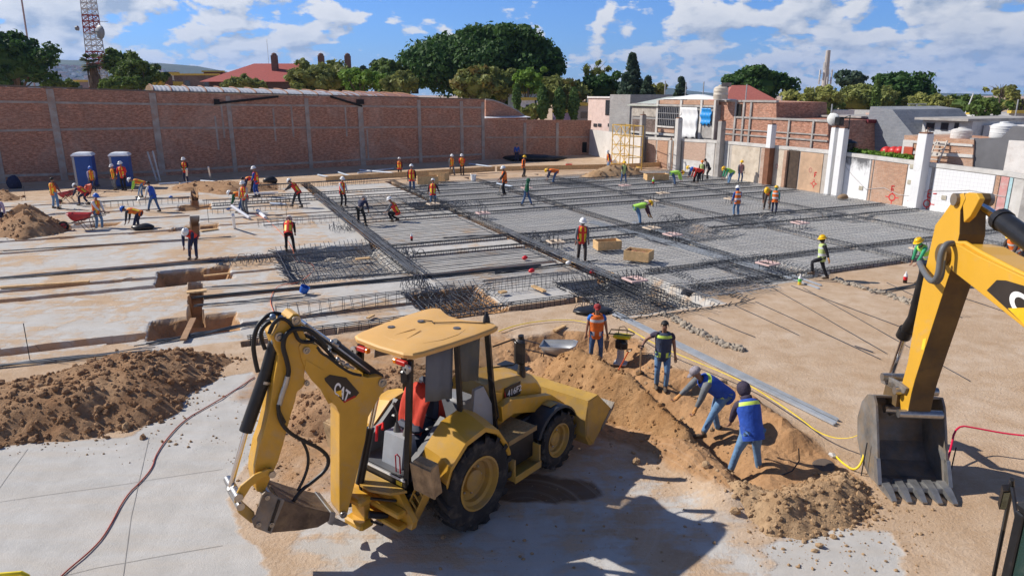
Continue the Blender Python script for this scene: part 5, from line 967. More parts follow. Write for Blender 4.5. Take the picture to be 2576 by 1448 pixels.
box_(1527, 632, 1.05, .6, .36, 15, 'open plain timber box left of the two near the man in red'); box_(1606, 660, 1.0, .7, .38, -28, 'open timber box filled with scraps, nearest the camera', True); box_(1650, 456, 1.7, .9, .45, 8, 'open timber box on the far mat with a green vest beside it'); box_(1565, 440, 2.6, .9, .45, 6, 'long timber box behind the far man in the green vest'); box_(1076, 466, 1.5, .9, .55, 10, 'short timber crate beside the man in red on a plank'); box_(1105, 458, 1.3, .8, .6, -20, 'square timber crate behind the man in red on a plank')
def plank(p, q, w, h, lab, z=.03, m=WOOD, name='plank', group='planks and boards'):
    p = Vector(p); q = Vector(q); o = empty(name, (p.x, p.y, p.z), math.degrees(math.atan2(q.y - p.y, q.x - p.x)), lab, 'plank', group); L_ = math.hypot(q.x - p.x, q.y - p.y); b = MB(); dz = q.z - p.z; b.prism([(0, -w / 2, z), (L_, -w / 2, z + dz), (L_, w / 2, z + dz), (0, w / 2, z)], (0, 0, h)); b.build('board', m, o); return o
a = P(820, 462); c = P(1245, 434); plank(a, c, .06, .42, 'long timber edge form standing on edge at the far side of the slab, left half', .1, WOOD, 'edge_form'); plank(P(1250, 434), P(1560, 427), .06, .4, 'timber edge form along the tan dirt at the far side, middle', .1, WOOD, 'edge_form'); plank(P(1562, 427), P(1795, 416), .06, .4, 'timber edge form ending at the right hand wall', .1, WOOD, 'edge_form')
plank(P(470, 738, .12), P(520, 733, .12), .28, .05, 'short board bridging the left column trench', .02); g0 = G(462, 862); g1 = P(487, 808, .05); plank(g0, g1, .16, .05, 'brown plank propped in the pit at the end of the trench', .06, mat('weathered_plank', (.34, .20, .11), .85))
plank(P(895, 655, -.1), P(930, 652, -.1), .22, .05, 'small pale board lying on the footing mat'); plank(P(1420, 660), P(1540, 700), .2, .04, 'long thin board under the man in the red vest', .14); plank(P(1340, 728), P(1370, 742), .14, .06, 'small timber piece lying before the nearest footing', .1); plank(P(1257, 745), P(1272, 742), .2, .06, 'tiny timber offcut near the bent bars', .1); plank(P(1395, 835), P(1420, 822), .12, .05, 'pale offcut on the dirt beyond the wheelbarrow', .02); plank(P(0, 727), P(225, 712), .14, .06, 'pale timber strip beside a trench at far left', .03); plank(P(660, 566), P(740, 560), .5, .03, 'flat sheet of board by the leftmost column', .03, CONCL); plank(P(765, 570), P(800, 605), .55, .05, 'brown board lining the side trench', -.1, WOODD)
plank(P(513, 697), P(580, 690), .12, .05, 'timber strip at the trench shoulder', .02); plank(P(925, 806), P(940, 798), .1, .05, 'wooden stake foot under the tall open cage', .05); plank(P(505, 583), P(548, 578), .25, .05, 'pale batten beyond the third pit', .02)
# ---------------------------------------------------------------- people
SKIN = mat('brown_skin', (.30, .155, .10), .55, var=.08)
def cloth(name, c): return mat(name, c, .85, var=.2, scale=6, bump=.8, bscale=13, dirt=tuple(x * .6 + .10 for x in c), dirt_amt=.15)
CL = dict(orange=cloth('orange_vest_cloth', (.80, .17, .025)), red=cloth('red_vest_cloth', (.72, .045, .03)), lime=cloth('lime_vest_cloth', (.42, .75, .10)), paleg=cloth('pale_lime_vest_cloth', (.50, .62, .22)), green=cloth('dark_green_cloth', (.015, .11, .055)), teal=cloth('teal_cloth', (.03, .28, .25)), mint=cloth('green_sleeve_cloth', (.04, .32, .15)),
    blue=cloth('royal_blue_cloth', (.02, .07, .32)), bluev=cloth('blue_vest_cloth', (.025, .085, .42)), navy=cloth('navy_cloth', (.025, .03, .07)), slate=cloth('slate_vest_cloth', (.05, .065, .11)), black=cloth('black_cloth', (.016, .016, .02)), char=cloth('charcoal_cloth', (.045, .045, .05)), grey=cloth('grey_cloth', (.16, .17, .18)), white=cloth('white_cloth', (.65, .65, .66)), cream=cloth('cream_cloth', (.50, .44, .37)), lav=cloth('lavender_cloth', (.42, .36, .50)), denim=cloth('denim', (.06, .12, .24)), ldenim=cloth('faded_denim', (.13, .24, .40)), brown=cloth('brown_trousers', (.06, .045, .04)), maroon=cloth('maroon_cloth', (.12, .05, .06)), plum=cloth('dark_plum_cloth', (.045, .035, .06)), pinkv=cloth('dull_pink_vest', (.38, .20, .20)), skyb=cloth('blue_shirt_cloth', (.02, .14, .50)))
HAT = dict(white=mat('white_hard_hat', (.78, .78, .77), .3, var=.02), yellow=mat('yellow_hard_hat', (.85, .50, .01), .3, var=.03), blue=mat('blue_hard_hat', (.02, .12, .50), .3, var=.03), orangeh=mat('orange_hard_hat', (.85, .22, .02), .3, var=.03))
HAIR = mat('black_hair', (.012, .010, .009), .6); BOOT = mat('dusty_boots', (.09, .065, .045), .85, dirt=(.30, .22, .14), dirt_amt=.4); GLV = mat('tan_work_gloves', (.50, .24, .08), .85); CAPG = cloth('grey_cap_cloth', (.27, .24, .26)); CAPR = cloth('red_cap_cloth', (.32, .03, .03))
REF = mat('silver_reflective_tape', (.62, .64, .66), .35); LIM = mat('lime_reflective_tape', (.62, .80, .12), .5); YLT = mat('yellow_reflective_patch', (.85, .62, .03), .5); EYE = mat('dark_eyes', (.01, .008, .007), .3)
SKINQ = []
def skin(name, vs, es, m, parent, sub=1, sm_=True):
    """vs: list of (point, radius)"""
    me = bpy.data.meshes.new(name); me.from_pydata([tuple(p) for p, r in vs], es, []); o = bpy.data.objects.new(name, me); COL.objects.link(o); o.parent = parent; md = o.modifiers.new('skin', 'SKIN')
    sv = me.skin_vertices[0].data
    for i, (p, r) in enumerate(vs): r = r if isinstance(r, tuple) else (r, r); sv[i].radius = r; sv[i].use_root = (i == 0)
    md.use_smooth_shade = True; md.branch_smoothing = .3
    if sub: o.modifiers.new('sub', 'SUBSURF').levels = sub; o.modifiers['sub'].render_levels = sub
    SKINQ.append((o, m)); return o
def finish_skins():
    bpy.context.view_layer.update(); dg = bpy.context.evaluated_depsgraph_get(); res = []
    for o, m in SKINQ: res.append((o, m, bpy.data.meshes.new_from_object(o.evaluated_get(dg), depsgraph=dg)))
    for o, m, me in res:
        o.modifiers.clear(); o.data = me; me.name = o.name; me.materials.clear(); me.materials.append(m); me.polygons.foreach_set('use_smooth', [True] * len(me.polygons))
    SKINQ.clear()
def ik(a, c, l1, l2, bend):
    d = (c - a).length
    if d > (l1 + l2) * .998: c = a + (c - a) * ((l1 + l2) * .998 / d); d = (l1 + l2) * .998
    t = (c - a).normalized(); k = (l1 * l1 - l2 * l2 + d * d) / (2 * d); h = math.sqrt(max(0, l1 * l1 - k * k)); b = bend - t * bend.dot(t); b.normalize(); return a + t * k + b * h, c
def person(pos, az, h, lab, lean=4, side=0, crouch=0., feet=((.06, .11), (-.06, -.11)), hands=((.08, .24, .78), (.08, -.24, .78)), look=8, turn=0, vest='orange', tape='yl', shirt='black', pants='denim', hat=('hard', 'white'), glove=False, short=False, group='construction workers', foot_dz=(0, 0), big=1., back_pack=0, detail=False, mask=None, sway=0.):
    """az: compass the body faces (0 = picture right, 90 = away). hands: local forward,left,up targets in units of body height 1.7"""
    s = h / 1.7; o = empty('person', tuple(pos), az, lab, 'person', group); V = lambda f, l, u: Vector((f, l, u)) * s
    L_ = R(lean); ph = .915 - crouch; off = -math.sin(L_) * .24; fx = (feet[0][0] + feet[1][0]) / 2; fl = (feet[0][1] + feet[1][1]) / 2 + sway
    pel = V(fx + off, fl, ph); f_ = Vector((math.cos(L_), 0, -math.sin(L_))); up = Vector((math.sin(L_), math.sin(R(side)), math.cos(L_))).normalized(); tw = Matrix.Rotation(R(turn), 3, up); lat = tw @ Vector((0, 1, 0)); f_ = tw @ f_
    up2 = (Matrix.Rotation(R(min(18, lean * .22)), 3, Vector((0, 1, 0))) @ up); chest = pel + up * .30 * s; neck = chest + up2 * .235 * s; hd = Matrix.Rotation(R(look + (lean * .0)), 3, lat) @ up2; hb = neck + hd * .085 * s; hc = hb + hd * .085 * s; ht = hb + hd * .16 * s; hf = hd.cross(lat) * -1
    hf = lat.cross(hd)
    sh = [chest + up2 * .185 * s + lat * .185 * s, chest + up2 * .185 * s - lat * .185 * s]; hip = [pel + Vector((0, .095 * s, -.02 * s)), pel + Vector((0, -.095 * s, -.02 * s))]
    ank = [V(feet[k][0], feet[k][1], .085) + Vector((0, 0, foot_dz[k])) for k in (0, 1)]; kn = []
    for k in (0, 1): a, c = ik(hip[k], ank[k], .42 * s, .42 * s, Vector((1, .12 * (1 - 2 * k), .0))); kn.append(a); ank[k] = c
    el, wr = [], []
    for k in (0, 1): a, c = ik(sh[k], V(*hands[k]), .285 * s, .255 * s, Vector((-.7, .7 * (1 - 2 * k), -.5))); el.append(a); wr.append(c)
    # body: one surface of skin from head to feet with five separate fingers on each hand
    vs = [(pel, .105 * s)]; es = []
    def ad(p, r, frm): vs.append((p, r if isinstance(r, tuple) else r)); es.append((frm, len(vs) - 1)); return len(vs) - 1
    c_ = ad(chest, .115 * s, 0); n_ = ad(neck, .052 * s, c_); b_ = ad(hb, .066 * s, n_); m_ = ad(hc + hf * .012 * s, .086 * s, b_); t_ = ad(ht, .062 * s, m_)
    ad(hc + hf * .112 * s - hd * .005 * s, .012 * s, m_)
    for k in (0, 1):
        q = ad(sh[k], .062 * s, c_); e = ad(el[k], .043 * s, q); w = ad(wr[k], .028 * s, e); d = (wr[k] - el[k]).normalized(); palm = wr[k] + d * .05 * s; pl = ad(palm, (.034 * s, .02 * s), w)
        ax = d.cross(f_ if abs(d.dot(f_)) < .9 else up); ax.normalize(); cu = ax.cross(d)
        for j, (o_, ln) in enumerate(((-1.5, .062), (-.5, .075), (.5, .078), (1.5, .066))):
            r0 = palm + d * .045 * s + ax * o_ * .018 * s; p1 = ad(r0, .0095 * s, pl); p2 = ad(r0 + d * ln * .6 * s + cu * .02 * s, .0088 * s, p1); ad(r0 + d * ln * .85 * s + cu * .055 * s, .0075 * s, p2)
        p1 = ad(palm + ax * -.034 * s + d * .012 * s, .011 * s, pl); ad(palm + ax * -.055 * s + d * .05 * s + cu * .025 * s, .009 * s, p1)
        q = ad(hip[k], .085 * s, 0); kk = ad(kn[k], .05 * s, q); a = ad(ank[k], .036 * s, kk); ad(ank[k] + Vector((.13 * s, 0, -.05 * s)), .032 * s, a)
    skin('body', vs, es, SKIN, o)
    w_ = big
    vs = [(pel - up * .02 * s, .125 * s * w_), (chest, .135 * s * w_), (neck - up2 * .03 * s, .078 * s)]; es = [(0, 1), (1, 2)]
    for k in (0, 1):
        e_ = sh[k].lerp(el[k], .55) if short else el[k]; vs += [(sh[k], .078 * s * w_), (e_, .06 * s * w_)]; i = len(vs); es += [(1, i - 2), (i - 2, i - 1)]
        if not short: vs += [(el[k].lerp(wr[k], .92), .044 * s)]; es += [(i - 1, i)]
    if shirt: skin('shirt', vs, es, CL[shirt], o)
    vs = [(pel, .122 * s * w_)]; es = []
    for k in (0, 1): vs += [(hip[k] - Vector((0, 0, .03 * s)), .104 * s * w_), (hip[k].lerp(kn[k], .55), .087 * s * w_), (kn[k], .07 * s), (kn[k].lerp(ank[k], .55), .066 * s), (ank[k] + (kn[k] - ank[k]) * .02, .06 * s)]; i = len(vs); es += [(0, i - 5), (i - 5, i - 4), (i - 4, i - 3), (i - 3, i - 2), (i - 2, i - 1)]
    skin('trousers', vs, es, CL[pants], o)
    for k in (0, 1):
        b = MB(); a = ank[k]; tz = a.z - .083 * s; b.tube([(a.x - .075 * s, a.y, tz + .045 * s), (a.x + .02 * s, a.y, tz + .05 * s), (a.x + .13 * s, a.y, tz + .038 * s), (a.x + .19 * s, a.y, tz + .03 * s)], [.036 * s, .05 * s, .046 * s, .028 * s], 8); b.tube([(a.x - .02 * s, a.y, tz + .03 * s), (a.x - .02 * s, a.y, tz + .16 * s)], .05 * s, 8); b.build('boot', BOOT, o, smooth=True)
    if glove:
        for k in (0, 1):
            d = (wr[k] - el[k]).normalized(); ax = d.cross(f_ if abs(d.dot(f_)) < .9 else up).normalized(); cu = ax.cross(d); p = wr[k]; b = MB(); b.tube([p - d * .06 * s, p, p + d * .05 * s, p + d * .1 * s], [.043 * s, .042 * s, .05 * s, .045 * s], 8, flat=.75)
            for o_ in (-1.5, -.5, .5, 1.5): r0 = p + d * .09 * s + ax * o_ * .021 * s; b.tube([r0, r0 + d * .05 * s + cu * .012 * s, r0 + d * .075 * s + cu * .04 * s], [.014 * s, .013 * s, .011 * s], 6)
            b.tube([p + d * .03 * s - ax * .03 * s, p + d * .08 * s - ax * .06 * s + cu * .02 * s], [.015 * s, .012 * s], 6); b.build('glove', GLV, o, smooth=True)
    if vest:
        b = MB(); rs = []; prof = [(-.16, .178, .145), (-.06, .182, .150), (.06, .178, .148), (.16, .178, .146), (.26, .184, .15), (.34, .192, .152), (.42, .196, .15), (.485, .178, .132), (.52, .132, .11), (.535, .085, .085)]; nn = 20
        def at(t): return pel + up * min(t, .3) * s + up2 * max(0, t - .3) * s
        for t, a_, c2 in prof: fr = f_ if t < .3 else lat.cross(up2); rs.append([at(t) + lat * (a_ * w_ * s * math.cos(2 * math.pi * k / nn)) + fr * (c2 * w_ * s * math.sin(2 * math.pi * k / nn)) for k in range(nn)])
        b.rings(rs, cap=False); mi = []
        for j in range(len(prof) - 1):
            for k in range(nn):
                g = 0; a = (k + .5) / nn * 360
                if tape == 'yl' and j in (1, 2, 3) and min(abs(a - q_) for q_ in (55, 125, 235, 305)) < 20: g = 1
                if tape == 'yl' and j in (5, 6, 7) and min(abs(a - q_) for q_ in (55, 125, 235, 305)) < 10: g = 1
                if tape == 'sil' and j in (2, 5): g = 1
                if tape == 'chest' and j in (5,): g = 1
                if tape == 'chest' and j == 1 and 180 > a > 0 and min(abs(a - q_) for q_ in (50, 130)) < 20: g = 1
                if tape == 'lim' and (j == 6): g = 1
                if tape == 'lim' and j == 1 and min(abs(a - q_) for q_ in (40, 140)) < 25: g = 1
                mi.append(g)
        b.m = mi; b.build('safety_vest', [CL[vest], {'yl': YLT, 'sil': REF, 'chest': REF, 'lim': LIM}.get(tape, REF)], o, smooth=True, fixn=False)
    kind, hc_ = hat
    Mh = Matrix((hf, lat, hd)).transposed().to_4x4(); Mh.translation = hc
    b = MB(); b.X = Mh
    def dome(r1, r2, zt, z0=.0, n=16):
        b.rings([[(r1 * math.cos(a) * k * s + .008 * s, r2 * math.sin(a) * k * s, (z0 + (zt - z0) * z) * s) for a in [2 * math.pi * i / n for i in range(n)]] for k, z in ((1, 0), (.985, .3), (.9, .58), (.7, .82), (.4, .96), (.08, 1.))], cap=False)
        b.add([(.008 * s, 0, zt * s)], [])
    if kind == 'hard':
        dome(.142, .122, .165, .03); n = 16; b.rings([[(math.cos(a) * q_[0] * s + (.03 * s if math.cos(a) > .2 else 0) * (q_[0] > .15), math.sin(a) * q_[1] * s, q_[2] * s) for a in [2 * math.pi * i / n for i in range(n)]] for q_ in ((.14, .12, .045), (.168, .142, .028), (.168, .142, .02), (.14, .12, .03))], cap=False)
        b.tube([(-.1 * s, 0, .13 * s), (0, 0, .178 * s), (.1 * s, 0, .14 * s)], .016 * s, 6); b.build('hard_hat', HAT[hc_], o, smooth=40)
    elif kind == 'cap':
        dome(.112, .1, .125, .02); b.rings([[(x * s, y * s, z * s) for x, y, z in r] for r in ([(.09, -.075, .03), (.11, 0, .04), (.09, .075, .03)], [(.16, -.06, .015), (.205, 0, .02), (.16, .06, .015)])], cap=False, closed=False); k_ = b.build('cap', CAPG if hc_ == 'grey' else CAPR, o, smooth=True); k_.modifiers.new('t', 'SOLIDIFY').thickness = .008
    elif kind == 'hair':
        b.rings([[((.104 * math.cos(a) * k - .012) * s, .092 * math.sin(a) * k * s, (z + (.075 if math.cos(a) > .3 else -.01) * (1 - z / .12)) * s) for a in [2 * math.pi * i / 14 for i in range(14)]] for k, z in ((1, -.01), (1.02, .03), (.92, .075), (.65, .105), (.1, .122))], cap=False); b.build('hair', HAIR, o, smooth=True)
    elif kind == 'hood':
        b.ball((-.015 * s, 0, .005 * s), (.128 * s, .118 * s, .145 * s), 14, 9); b.build('hood', CL[hc_], o, smooth=True)
        b = MB(); b.tube([neck - up2 * .04 * s, neck + hd * .05 * s], [.1 * s, .1 * s], 10); b.build('hood_collar', CL[hc_], o, smooth=True)
    if mask:
        b = MB(); b.X = Mh; b.ball((.01 * s, 0, -.045 * s), (.1 * s, .09 * s, .085 * s), 12, 7); b.build('face_cloth', CL[mask], o, smooth=True)
    if detail:
        b = MB(); b.X = Mh; [b.ball((.085 * s, y * s, .018 * s), .011 * s, 8, 5) for y in (-.032, .032)]; b.tube([(.088 * s, -.022 * s, -.05 * s), (.094 * s, 0, -.052 * s), (.088 * s, .022 * s, -.05 * s)], .005 * s, 5); b.build('eyes_and_mouth', EYE, o, smooth=True)
        b = MB(); b.X = Mh; [b.ball((.0, y * s, .0), (.02 * s, .01 * s, .03 * s), 8, 5) for y in (-.088, .088)]; b.build('ears', SKIN, o, smooth=True)
    o['_w'] = [tuple(MATS[o.name] @ x) for x in wr][0] if False else 0; del o['_w']
    WRIST[o.name] = [MATS[o.name] @ x for x in wr]; return o
WRIST = {}
def hgt(x, y, yt): 
    p = G(x, y); lo, hi = 0., 4.
    for _ in range(40):
        m_ = (lo + hi) / 2; d = Vector((p.x, p.y, p.z + m_)) - CAM; dep = d.y * CP - d.z * SP; u = d.y * SP + d.z * CP
        if 724 - F * u / dep > yt: lo = m_
        else: hi = m_
    return lo
def man(x, y, yt, az, lab, **k):
    h = k.pop('h', None) or min(2.0, max(1.5, hgt(x, y, yt) * .985)); g = G(x, y)
    z = k.pop('z', None)
    if z is not None: g.z = z
    return person(g, az, h, lab, **k)
HB = ((.42, .16, .38), (.42, -.16, .38))        # hands of someone bent over his work
def bend(x, y, az, lab, h=1.72, **k):
    k.setdefault('lean', 82); k.setdefault('hands', ((.40, .14, .30), (.44, -.14, .32))); k.setdefault('look', -25); k.setdefault('feet', ((.05, .16), (-.1, -.16))); g = G(x, y); g.z = k.pop('z', g.z); return person(g, az, h, lab, **k)
HD = ((.06, .26, .80), (.06, -.26, .80)); WK = ((.3, .1), (-.3, -.1))
man(4, 578, 490, 300, 'man in a lavender shirt cut by the left edge', vest=None, shirt='lav', pants='navy', hat=('hair', ''))
man(143, 525, 446, 75, 'dark haired man seen from behind in an orange vest, legs astride, digging', feet=((.05, .28), (-.12, -.25)), lean=-3, tape='yl', shirt='maroon', pants='ldenim', hat=('hair', ''), hands=((.3, .2, .85), (.25, -.22, .8)), side=-6)
bend(211, 516, 172, 'white helmeted man stooping over the far red wheelbarrow', lean=52, crouch=.18, hands=((.45, .2, .55), (.45, -.2, .55)), vest='red', shirt='navy', pants='navy', hat=('hard', 'white'), look=-10, feet=((.1, .2), (-.25, -.12)))
man(236, 480, 419, 300, 'blue helmeted man in a lavender shirt behind the tipped orange barrow', vest='orange', shirt='lav', pants='navy', hat=('hard', 'blue'), hands=((.3, .2, .8), (.3, -.2, .75)))
man(292, 478, 414, 250, 'white helmeted man in the shade left of the clipboard man', vest='orange', shirt='char', pants='grey'); man(314, 479, 407, 270, 'white helmeted man in red holding a white sheet before the right hand toilet', vest='red', shirt='red', pants='black', hands=((.25, .2, .95), (.25, -.2, 1.0)))
bend(352, 497, 195, 'bent man in green and orange left of the blue vested walker', lean=70, vest='orange', shirt='lime', pants='ldenim', hat=('hard', 'white')); man(388, 533, 455, 165, 'bareheaded man in a royal blue vest walking left', feet=WK, lean=14, vest='bluev', tape='none', shirt='white', pants='denim', hat=('hair', ''), hands=((.28, .2, .8), (-.05, -.24, .8)))
g_ = G(250, 573); person(Vector((g_.x, g_.y, -.1)), 340, 1.72, 'blue helmeted man in orange at the handles of the red wheelbarrow', vest='orange', tape='yl', shirt='white', pants='ldenim', hat=('hard', 'blue'), hands=((.25, .2, .85), (.32, -.1, .95)), lean=8)
bend(340, 572, 185, 'blue helmeted man bent deep with arms down in a pit', lean=72, z=-.2, vest='orange', shirt='char', pants='navy', hat=('hard', 'blue'), hands=((.35, .2, .35), (.35, -.2, .35)))
man(470, 462, 397, 270, 'white helmeted man standing behind an upright white pipe', vest='red', shirt='black', pants='navy', hands=((.24, .08, 1.0), (.24, -.08, 1.0))); man(648, 495, 420, 180, 'white helmeted man in a dark blue jacket and red vest, facing left', vest='red', shirt='blue', pants='blue', hands=((.25, .1, .95), (.25, -.1, .95)))
bend(632, 486, 210, 'man stooping behind the dark blue jacketed man', vest='red', shirt='navy', pants='black', hat=('hair', '')); bend(604, 535, 190, 'bent man with green sleeves and orange vest', lean=72, vest='orange', shirt='green', pants='denim', hat=('hard', 'white')); man(620, 538, 456, 255, 'white helmeted man in cream sleeves and red vest beside the bent green sleeved man', vest='red', shirt='cream', pants='grey', hands=((.28, .18, .95), (.2, -.2, .9)))
man(747, 522, 452, 165, 'white helmeted man in red leaning forward with both arms stretched left', h=1.78, lean=34, feet=((.25, .1), (-.25, -.1)), hands=((.62, .15, .9), (.6, -.12, .95)), vest='red', shirt='char', pants='char'); man(864, 520, 446, 320, 'white helmeted man in white sleeves holding a yellow tool', vest='red', tape='yl', shirt='white', pants='black', hands=((.3, .1, .95), (.3, -.14, .92)))
bend(911, 568, 80, 'man seen from behind bending in a dark navy top', lean=50, vest=None, shirt='navy', pants='black', feet=((.1, .22), (-.1, -.24)), hands=((.5, .2, .55), (.5, -.2, .55)), look=10); person(G(997, 557), 170, 1.72, 'white helmeted man in red squatting on the slab', crouch=.42, lean=28, look=-8, vest='red', shirt='grey', pants='black', feet=((.16, .14), (-.05, -.14)), hands=((.5, .16, .5), (.5, -.16, .45)))
man(1006, 447, 397, 90, 'far white helmeted man in red seen from behind, left of centre', vest='red', shirt='black', pants='brown'); man(1037, 479, 415, 95, 'white helmeted man in red and blue jeans seen from behind', vest='red', shirt='black', pants='denim')
man(1090, 510, 450, 90, 'man in red with arms out standing on a pink plank', vest='red', shirt='brown', pants='ldenim', lean=14, hands=((.3, .35, .8), (.3, -.38, .78)), feet=((0, .16), (0, -.16))); man(1137, 441, 389, 300, 'far white helmeted man, left of the pair by the wall steel', vest='orange', shirt='grey', pants='grey', feet=WK); man(1163, 441, 388, 265, 'far white helmeted man, right of the pair by the wall steel', vest='orange', shirt='red', pants='brown', hands=((.25, .1, 1.), (.25, -.12, .95)))
man(1269, 492, 419, 185, 'white helmeted man in orange with black sleeves poking the steel with a rod', vest='orange', tape='none', shirt='black', pants='black', hands=((.28, .1, .9), (.3, -.05, .98))); man(1300, 408, 361, 90, 'small far man in dark blue against the brick wall', vest=None, shirt='blue', pants='navy', hat=('hair', '')); man(1317, 445, 392, 350, 'yellow helmeted man in orange standing on the far tan dirt', vest='orange', tape='none', shirt='black', pants='char', hat=('hard', 'yellow'))
bend(1390, 463, 185, 'yellow helmeted man in orange bent to the left on the far mat', lean=80, vest='orange', tape='none', shirt='navy', pants='denim', hat=('hard', 'yellow')); man(1325, 519, 449, 350, 'man in a dark green hooded top walking across the mat', feet=((.32, .09), (-.32, -.09)), lean=8, vest=None, shirt='green', pants='denim', hat=('hood', 'green'), hands=((.1, .24, .75), (.05, -.24, .75)), big=1.12)
man(1531, 430, 394, 200, 'far white helmeted man in a red vest before the yellow scaffold', h=1.7, vest='red', shirt='navy', pants='ldenim', lean=12); man(1568, 461, 406, 285, 'yellow helmeted man in a pale green vest facing the camera on the far mat', vest='paleg', tape='none', shirt='char', pants='denim', hat=('hard', 'yellow'), feet=((.15, .16), (-.2, -.14)), hands=((.25, .18, .9), (.25, -.18, .9)))
bend(1699, 468, 5, 'yellow helmeted man in lime bent to the right near the timber box', vest='lime', tape='none', shirt='lime', pants='denim', hat=('hard', 'yellow')); bend(1744, 461, 175, 'yellow helmeted man in orange bent beside the right hand wall', lean=70, vest='orange', tape='none', shirt='navy', pants='black', hat=('hard', 'yellow')); bend(1753, 462, 190, 'blue helmeted man in red bent in front of the orange one', lean=74, vest='red', tape='none', shirt='red', pants='black', hat=('hard', 'blue')); man(1764, 456, 404, 240, 'orange helmeted man in a dim green vest standing behind the bent crew', vest='paleg', tape='none', shirt='char', pants='char', hat=('hard', 'orangeh')); man(1779, 452, 416, 180, 'dark clothed man at the foot of the grey pillar', h=1.65, lean=25, vest=None, shirt='char', pants='black', hat=('hair', ''))
bend(1831, 465, 190, 'man in lime with green sleeves bent to the left by the wall', lean=66, vest='lime', tape='none', shirt='mint', pants='ldenim', hat=('hard', 'yellow')); man(1861, 459, 404, 275, 'yellow helmeted man in grey and dull pink standing by the beige panel', vest='pinkv', tape='none', shirt='grey', pants='denim', hat=('hard', 'yellow'))
bend(1612, 566, 8, 'yellow helmeted man in a bright lime vest bent over the mat', lean=76, vest='lime', tape='none', shirt='maroon', pants='ldenim', hat=('hard', 'yellow'), glove=True, look=-40, hands=((.46, .1, .34), (.5, -.1, .36))); man(1462, 660, 550, 275, 'white helmeted man in a red vest standing on a board at the slab centre', vest='red', tape='yl', shirt='grey', pants='brown', feet=((.12, .13), (-.16, -.1)), hands=((.12, .24, .85), (.1, -.26, .78)), mask='grey')
man(1851, 549, 469, 100, 'man in blue sleeves and silver taped orange vest seen from behind', vest='orange', tape='sil', shirt='blue', pants='ldenim', hat=('hard', 'white'), hands=((.12, .25, .85), (.2, -.24, .85)), mask='blue'); bend(1928, 528, 240, 'yellow helmeted man in orange bent toward the camera', lean=64, vest='orange', tape='none', shirt='brown', pants='brown', hat=('hard', 'yellow'), look=-10); man(1946, 539, 474, 60, 'yellow helmeted man in orange with teal sleeves beside the bent one', vest='orange', tape='sil', shirt='teal', pants='navy', hat=('hard', 'yellow'), mask='teal')
person(G(2082, 705), 172, hgt(2082, 705, 596) * .99, 'yellow helmeted man in pale lime stepping up onto the mat', vest='paleg', tape='sil', shirt='black', pants='black', hat=('hard', 'yellow'), feet=((.62, .1), (0, -.1)), foot_dz=(.22, 0), hands=((.1, .26, .82), (.12, -.24, .8)), glove=True, sway=-.05, lean=2, mask='black')
person(G(2312, 712), 190, 1.72, 'lime vested man with green sleeves reaching down with a cup', lean=40, vest='lime', tape='sil', shirt='mint', pants='grey', hat=('hard', 'yellow'), feet=((.12, .14), (-.2, -.14)), hands=((.42, .16, .62), (.2, -.24, .7)), mask='mint', look=-20)
person(G(2535, 700), 200, 1.75, 'yellow helmeted man in orange behind the digger boom', vest='orange', tape='sil', shirt='brown', pants='grey', hat=('hard', 'yellow'), lean=24, hands=((.4, .2, .7), (.4, -.2, .7))); person(G(2566, 700), 190, 1.72, 'man in a brown jacket at the right edge behind the boom', vest=None, shirt='maroon', pants='grey', hat=('hair', ''), lean=14)
g_ = P(2588, 1048); person(Vector((g_.x + .12, g_.y, 0)), 185, 1.7, 'man just out of frame whose brown shoe shows at the right edge', vest='orange', shirt='blue', pants='denim', hat=('hard', 'yellow'), feet=((.12, .12), (-.1, -.12)))
bend(486, 652, 272, 'white helmeted man in red and navy bent toward the camera over the left trench', lean=62, h=1.66, vest='red', tape='none', shirt='navy', pants='navy', feet=((.0, .15), (-.05, -.15)), hands=((.42, .14, .5), (.42, -.14, .5)), look=-20)
bend(733, 656, 100, 'white helmeted man in black seen from behind bending over the footing pit', lean=48, h=1.66, z=-.05, vest='red', tape='yl', shirt='black', pants='black', feet=((.05, .17), (-.05, -.17)), hands=((.45, .2, .6), (.45, -.2, .6)), look=-5)
# foreground crew
FG = 'crew around the dug hollow'
g_ = G(1498, 912); CAPM = person(g_, 268, hgt(1498, 912, 766) * 1.0, 'man in an orange vest and red cap standing by the grey wheelbarrow with a trowel', vest='orange', tape='chest', shirt='skyb', short=True, pants='denim', hat=('cap', 'red'), detail=True, group=FG, hands=((.06, .30, .80), (.04, -.30, .80)), feet=((.05, .13), (-.02, -.14)), big=1.12, look=0)
g_ = G(1662, 978); SHOV = person(g_, 262, hgt(1662, 978, 806) * .995, 'bareheaded man in a slate vest with lime bands leaning on a shovel', vest='slate', tape='lim', shirt='plum', short=True, pants='ldenim', hat=('hair', ''), detail=True, group=FG, hands=((.02, .29, .82), (.22, -.50, 1.14)), feet=((.08, .1), (-.05, -.1)), big=1.05, look=14, lean=3)
g_ = G(1785, 1100); STOOP = person(g_, 185, 1.74, 'man in a grey cap and blue vest stooping to the left with bare forearms', vest='bluev', tape='lim', shirt='grey', pants='ldenim', hat=('cap', 'grey'), detail=True, glove=True, group=FG, lean=52, feet=((.22, .12), (-.22, -.14)), hands=((.40, .1, .52), (.74, -.22, .62)), look=-30, big=1.08)
g_ = G(1872, 1194); HOODM = person(g_, 105, 1.72, 'man in a purple hood and blue vest seen from behind bending into the trench', vest='bluev', tape='lim', shirt='plum', pants='ldenim', hat=('hood', 'plum'), group=FG, lean=24, feet=((.02, .28), (-.03, -.27)), hands=((.42, .12, .7), (.42, -.12, .66)), look=14, big=1.12)
finish_skins()
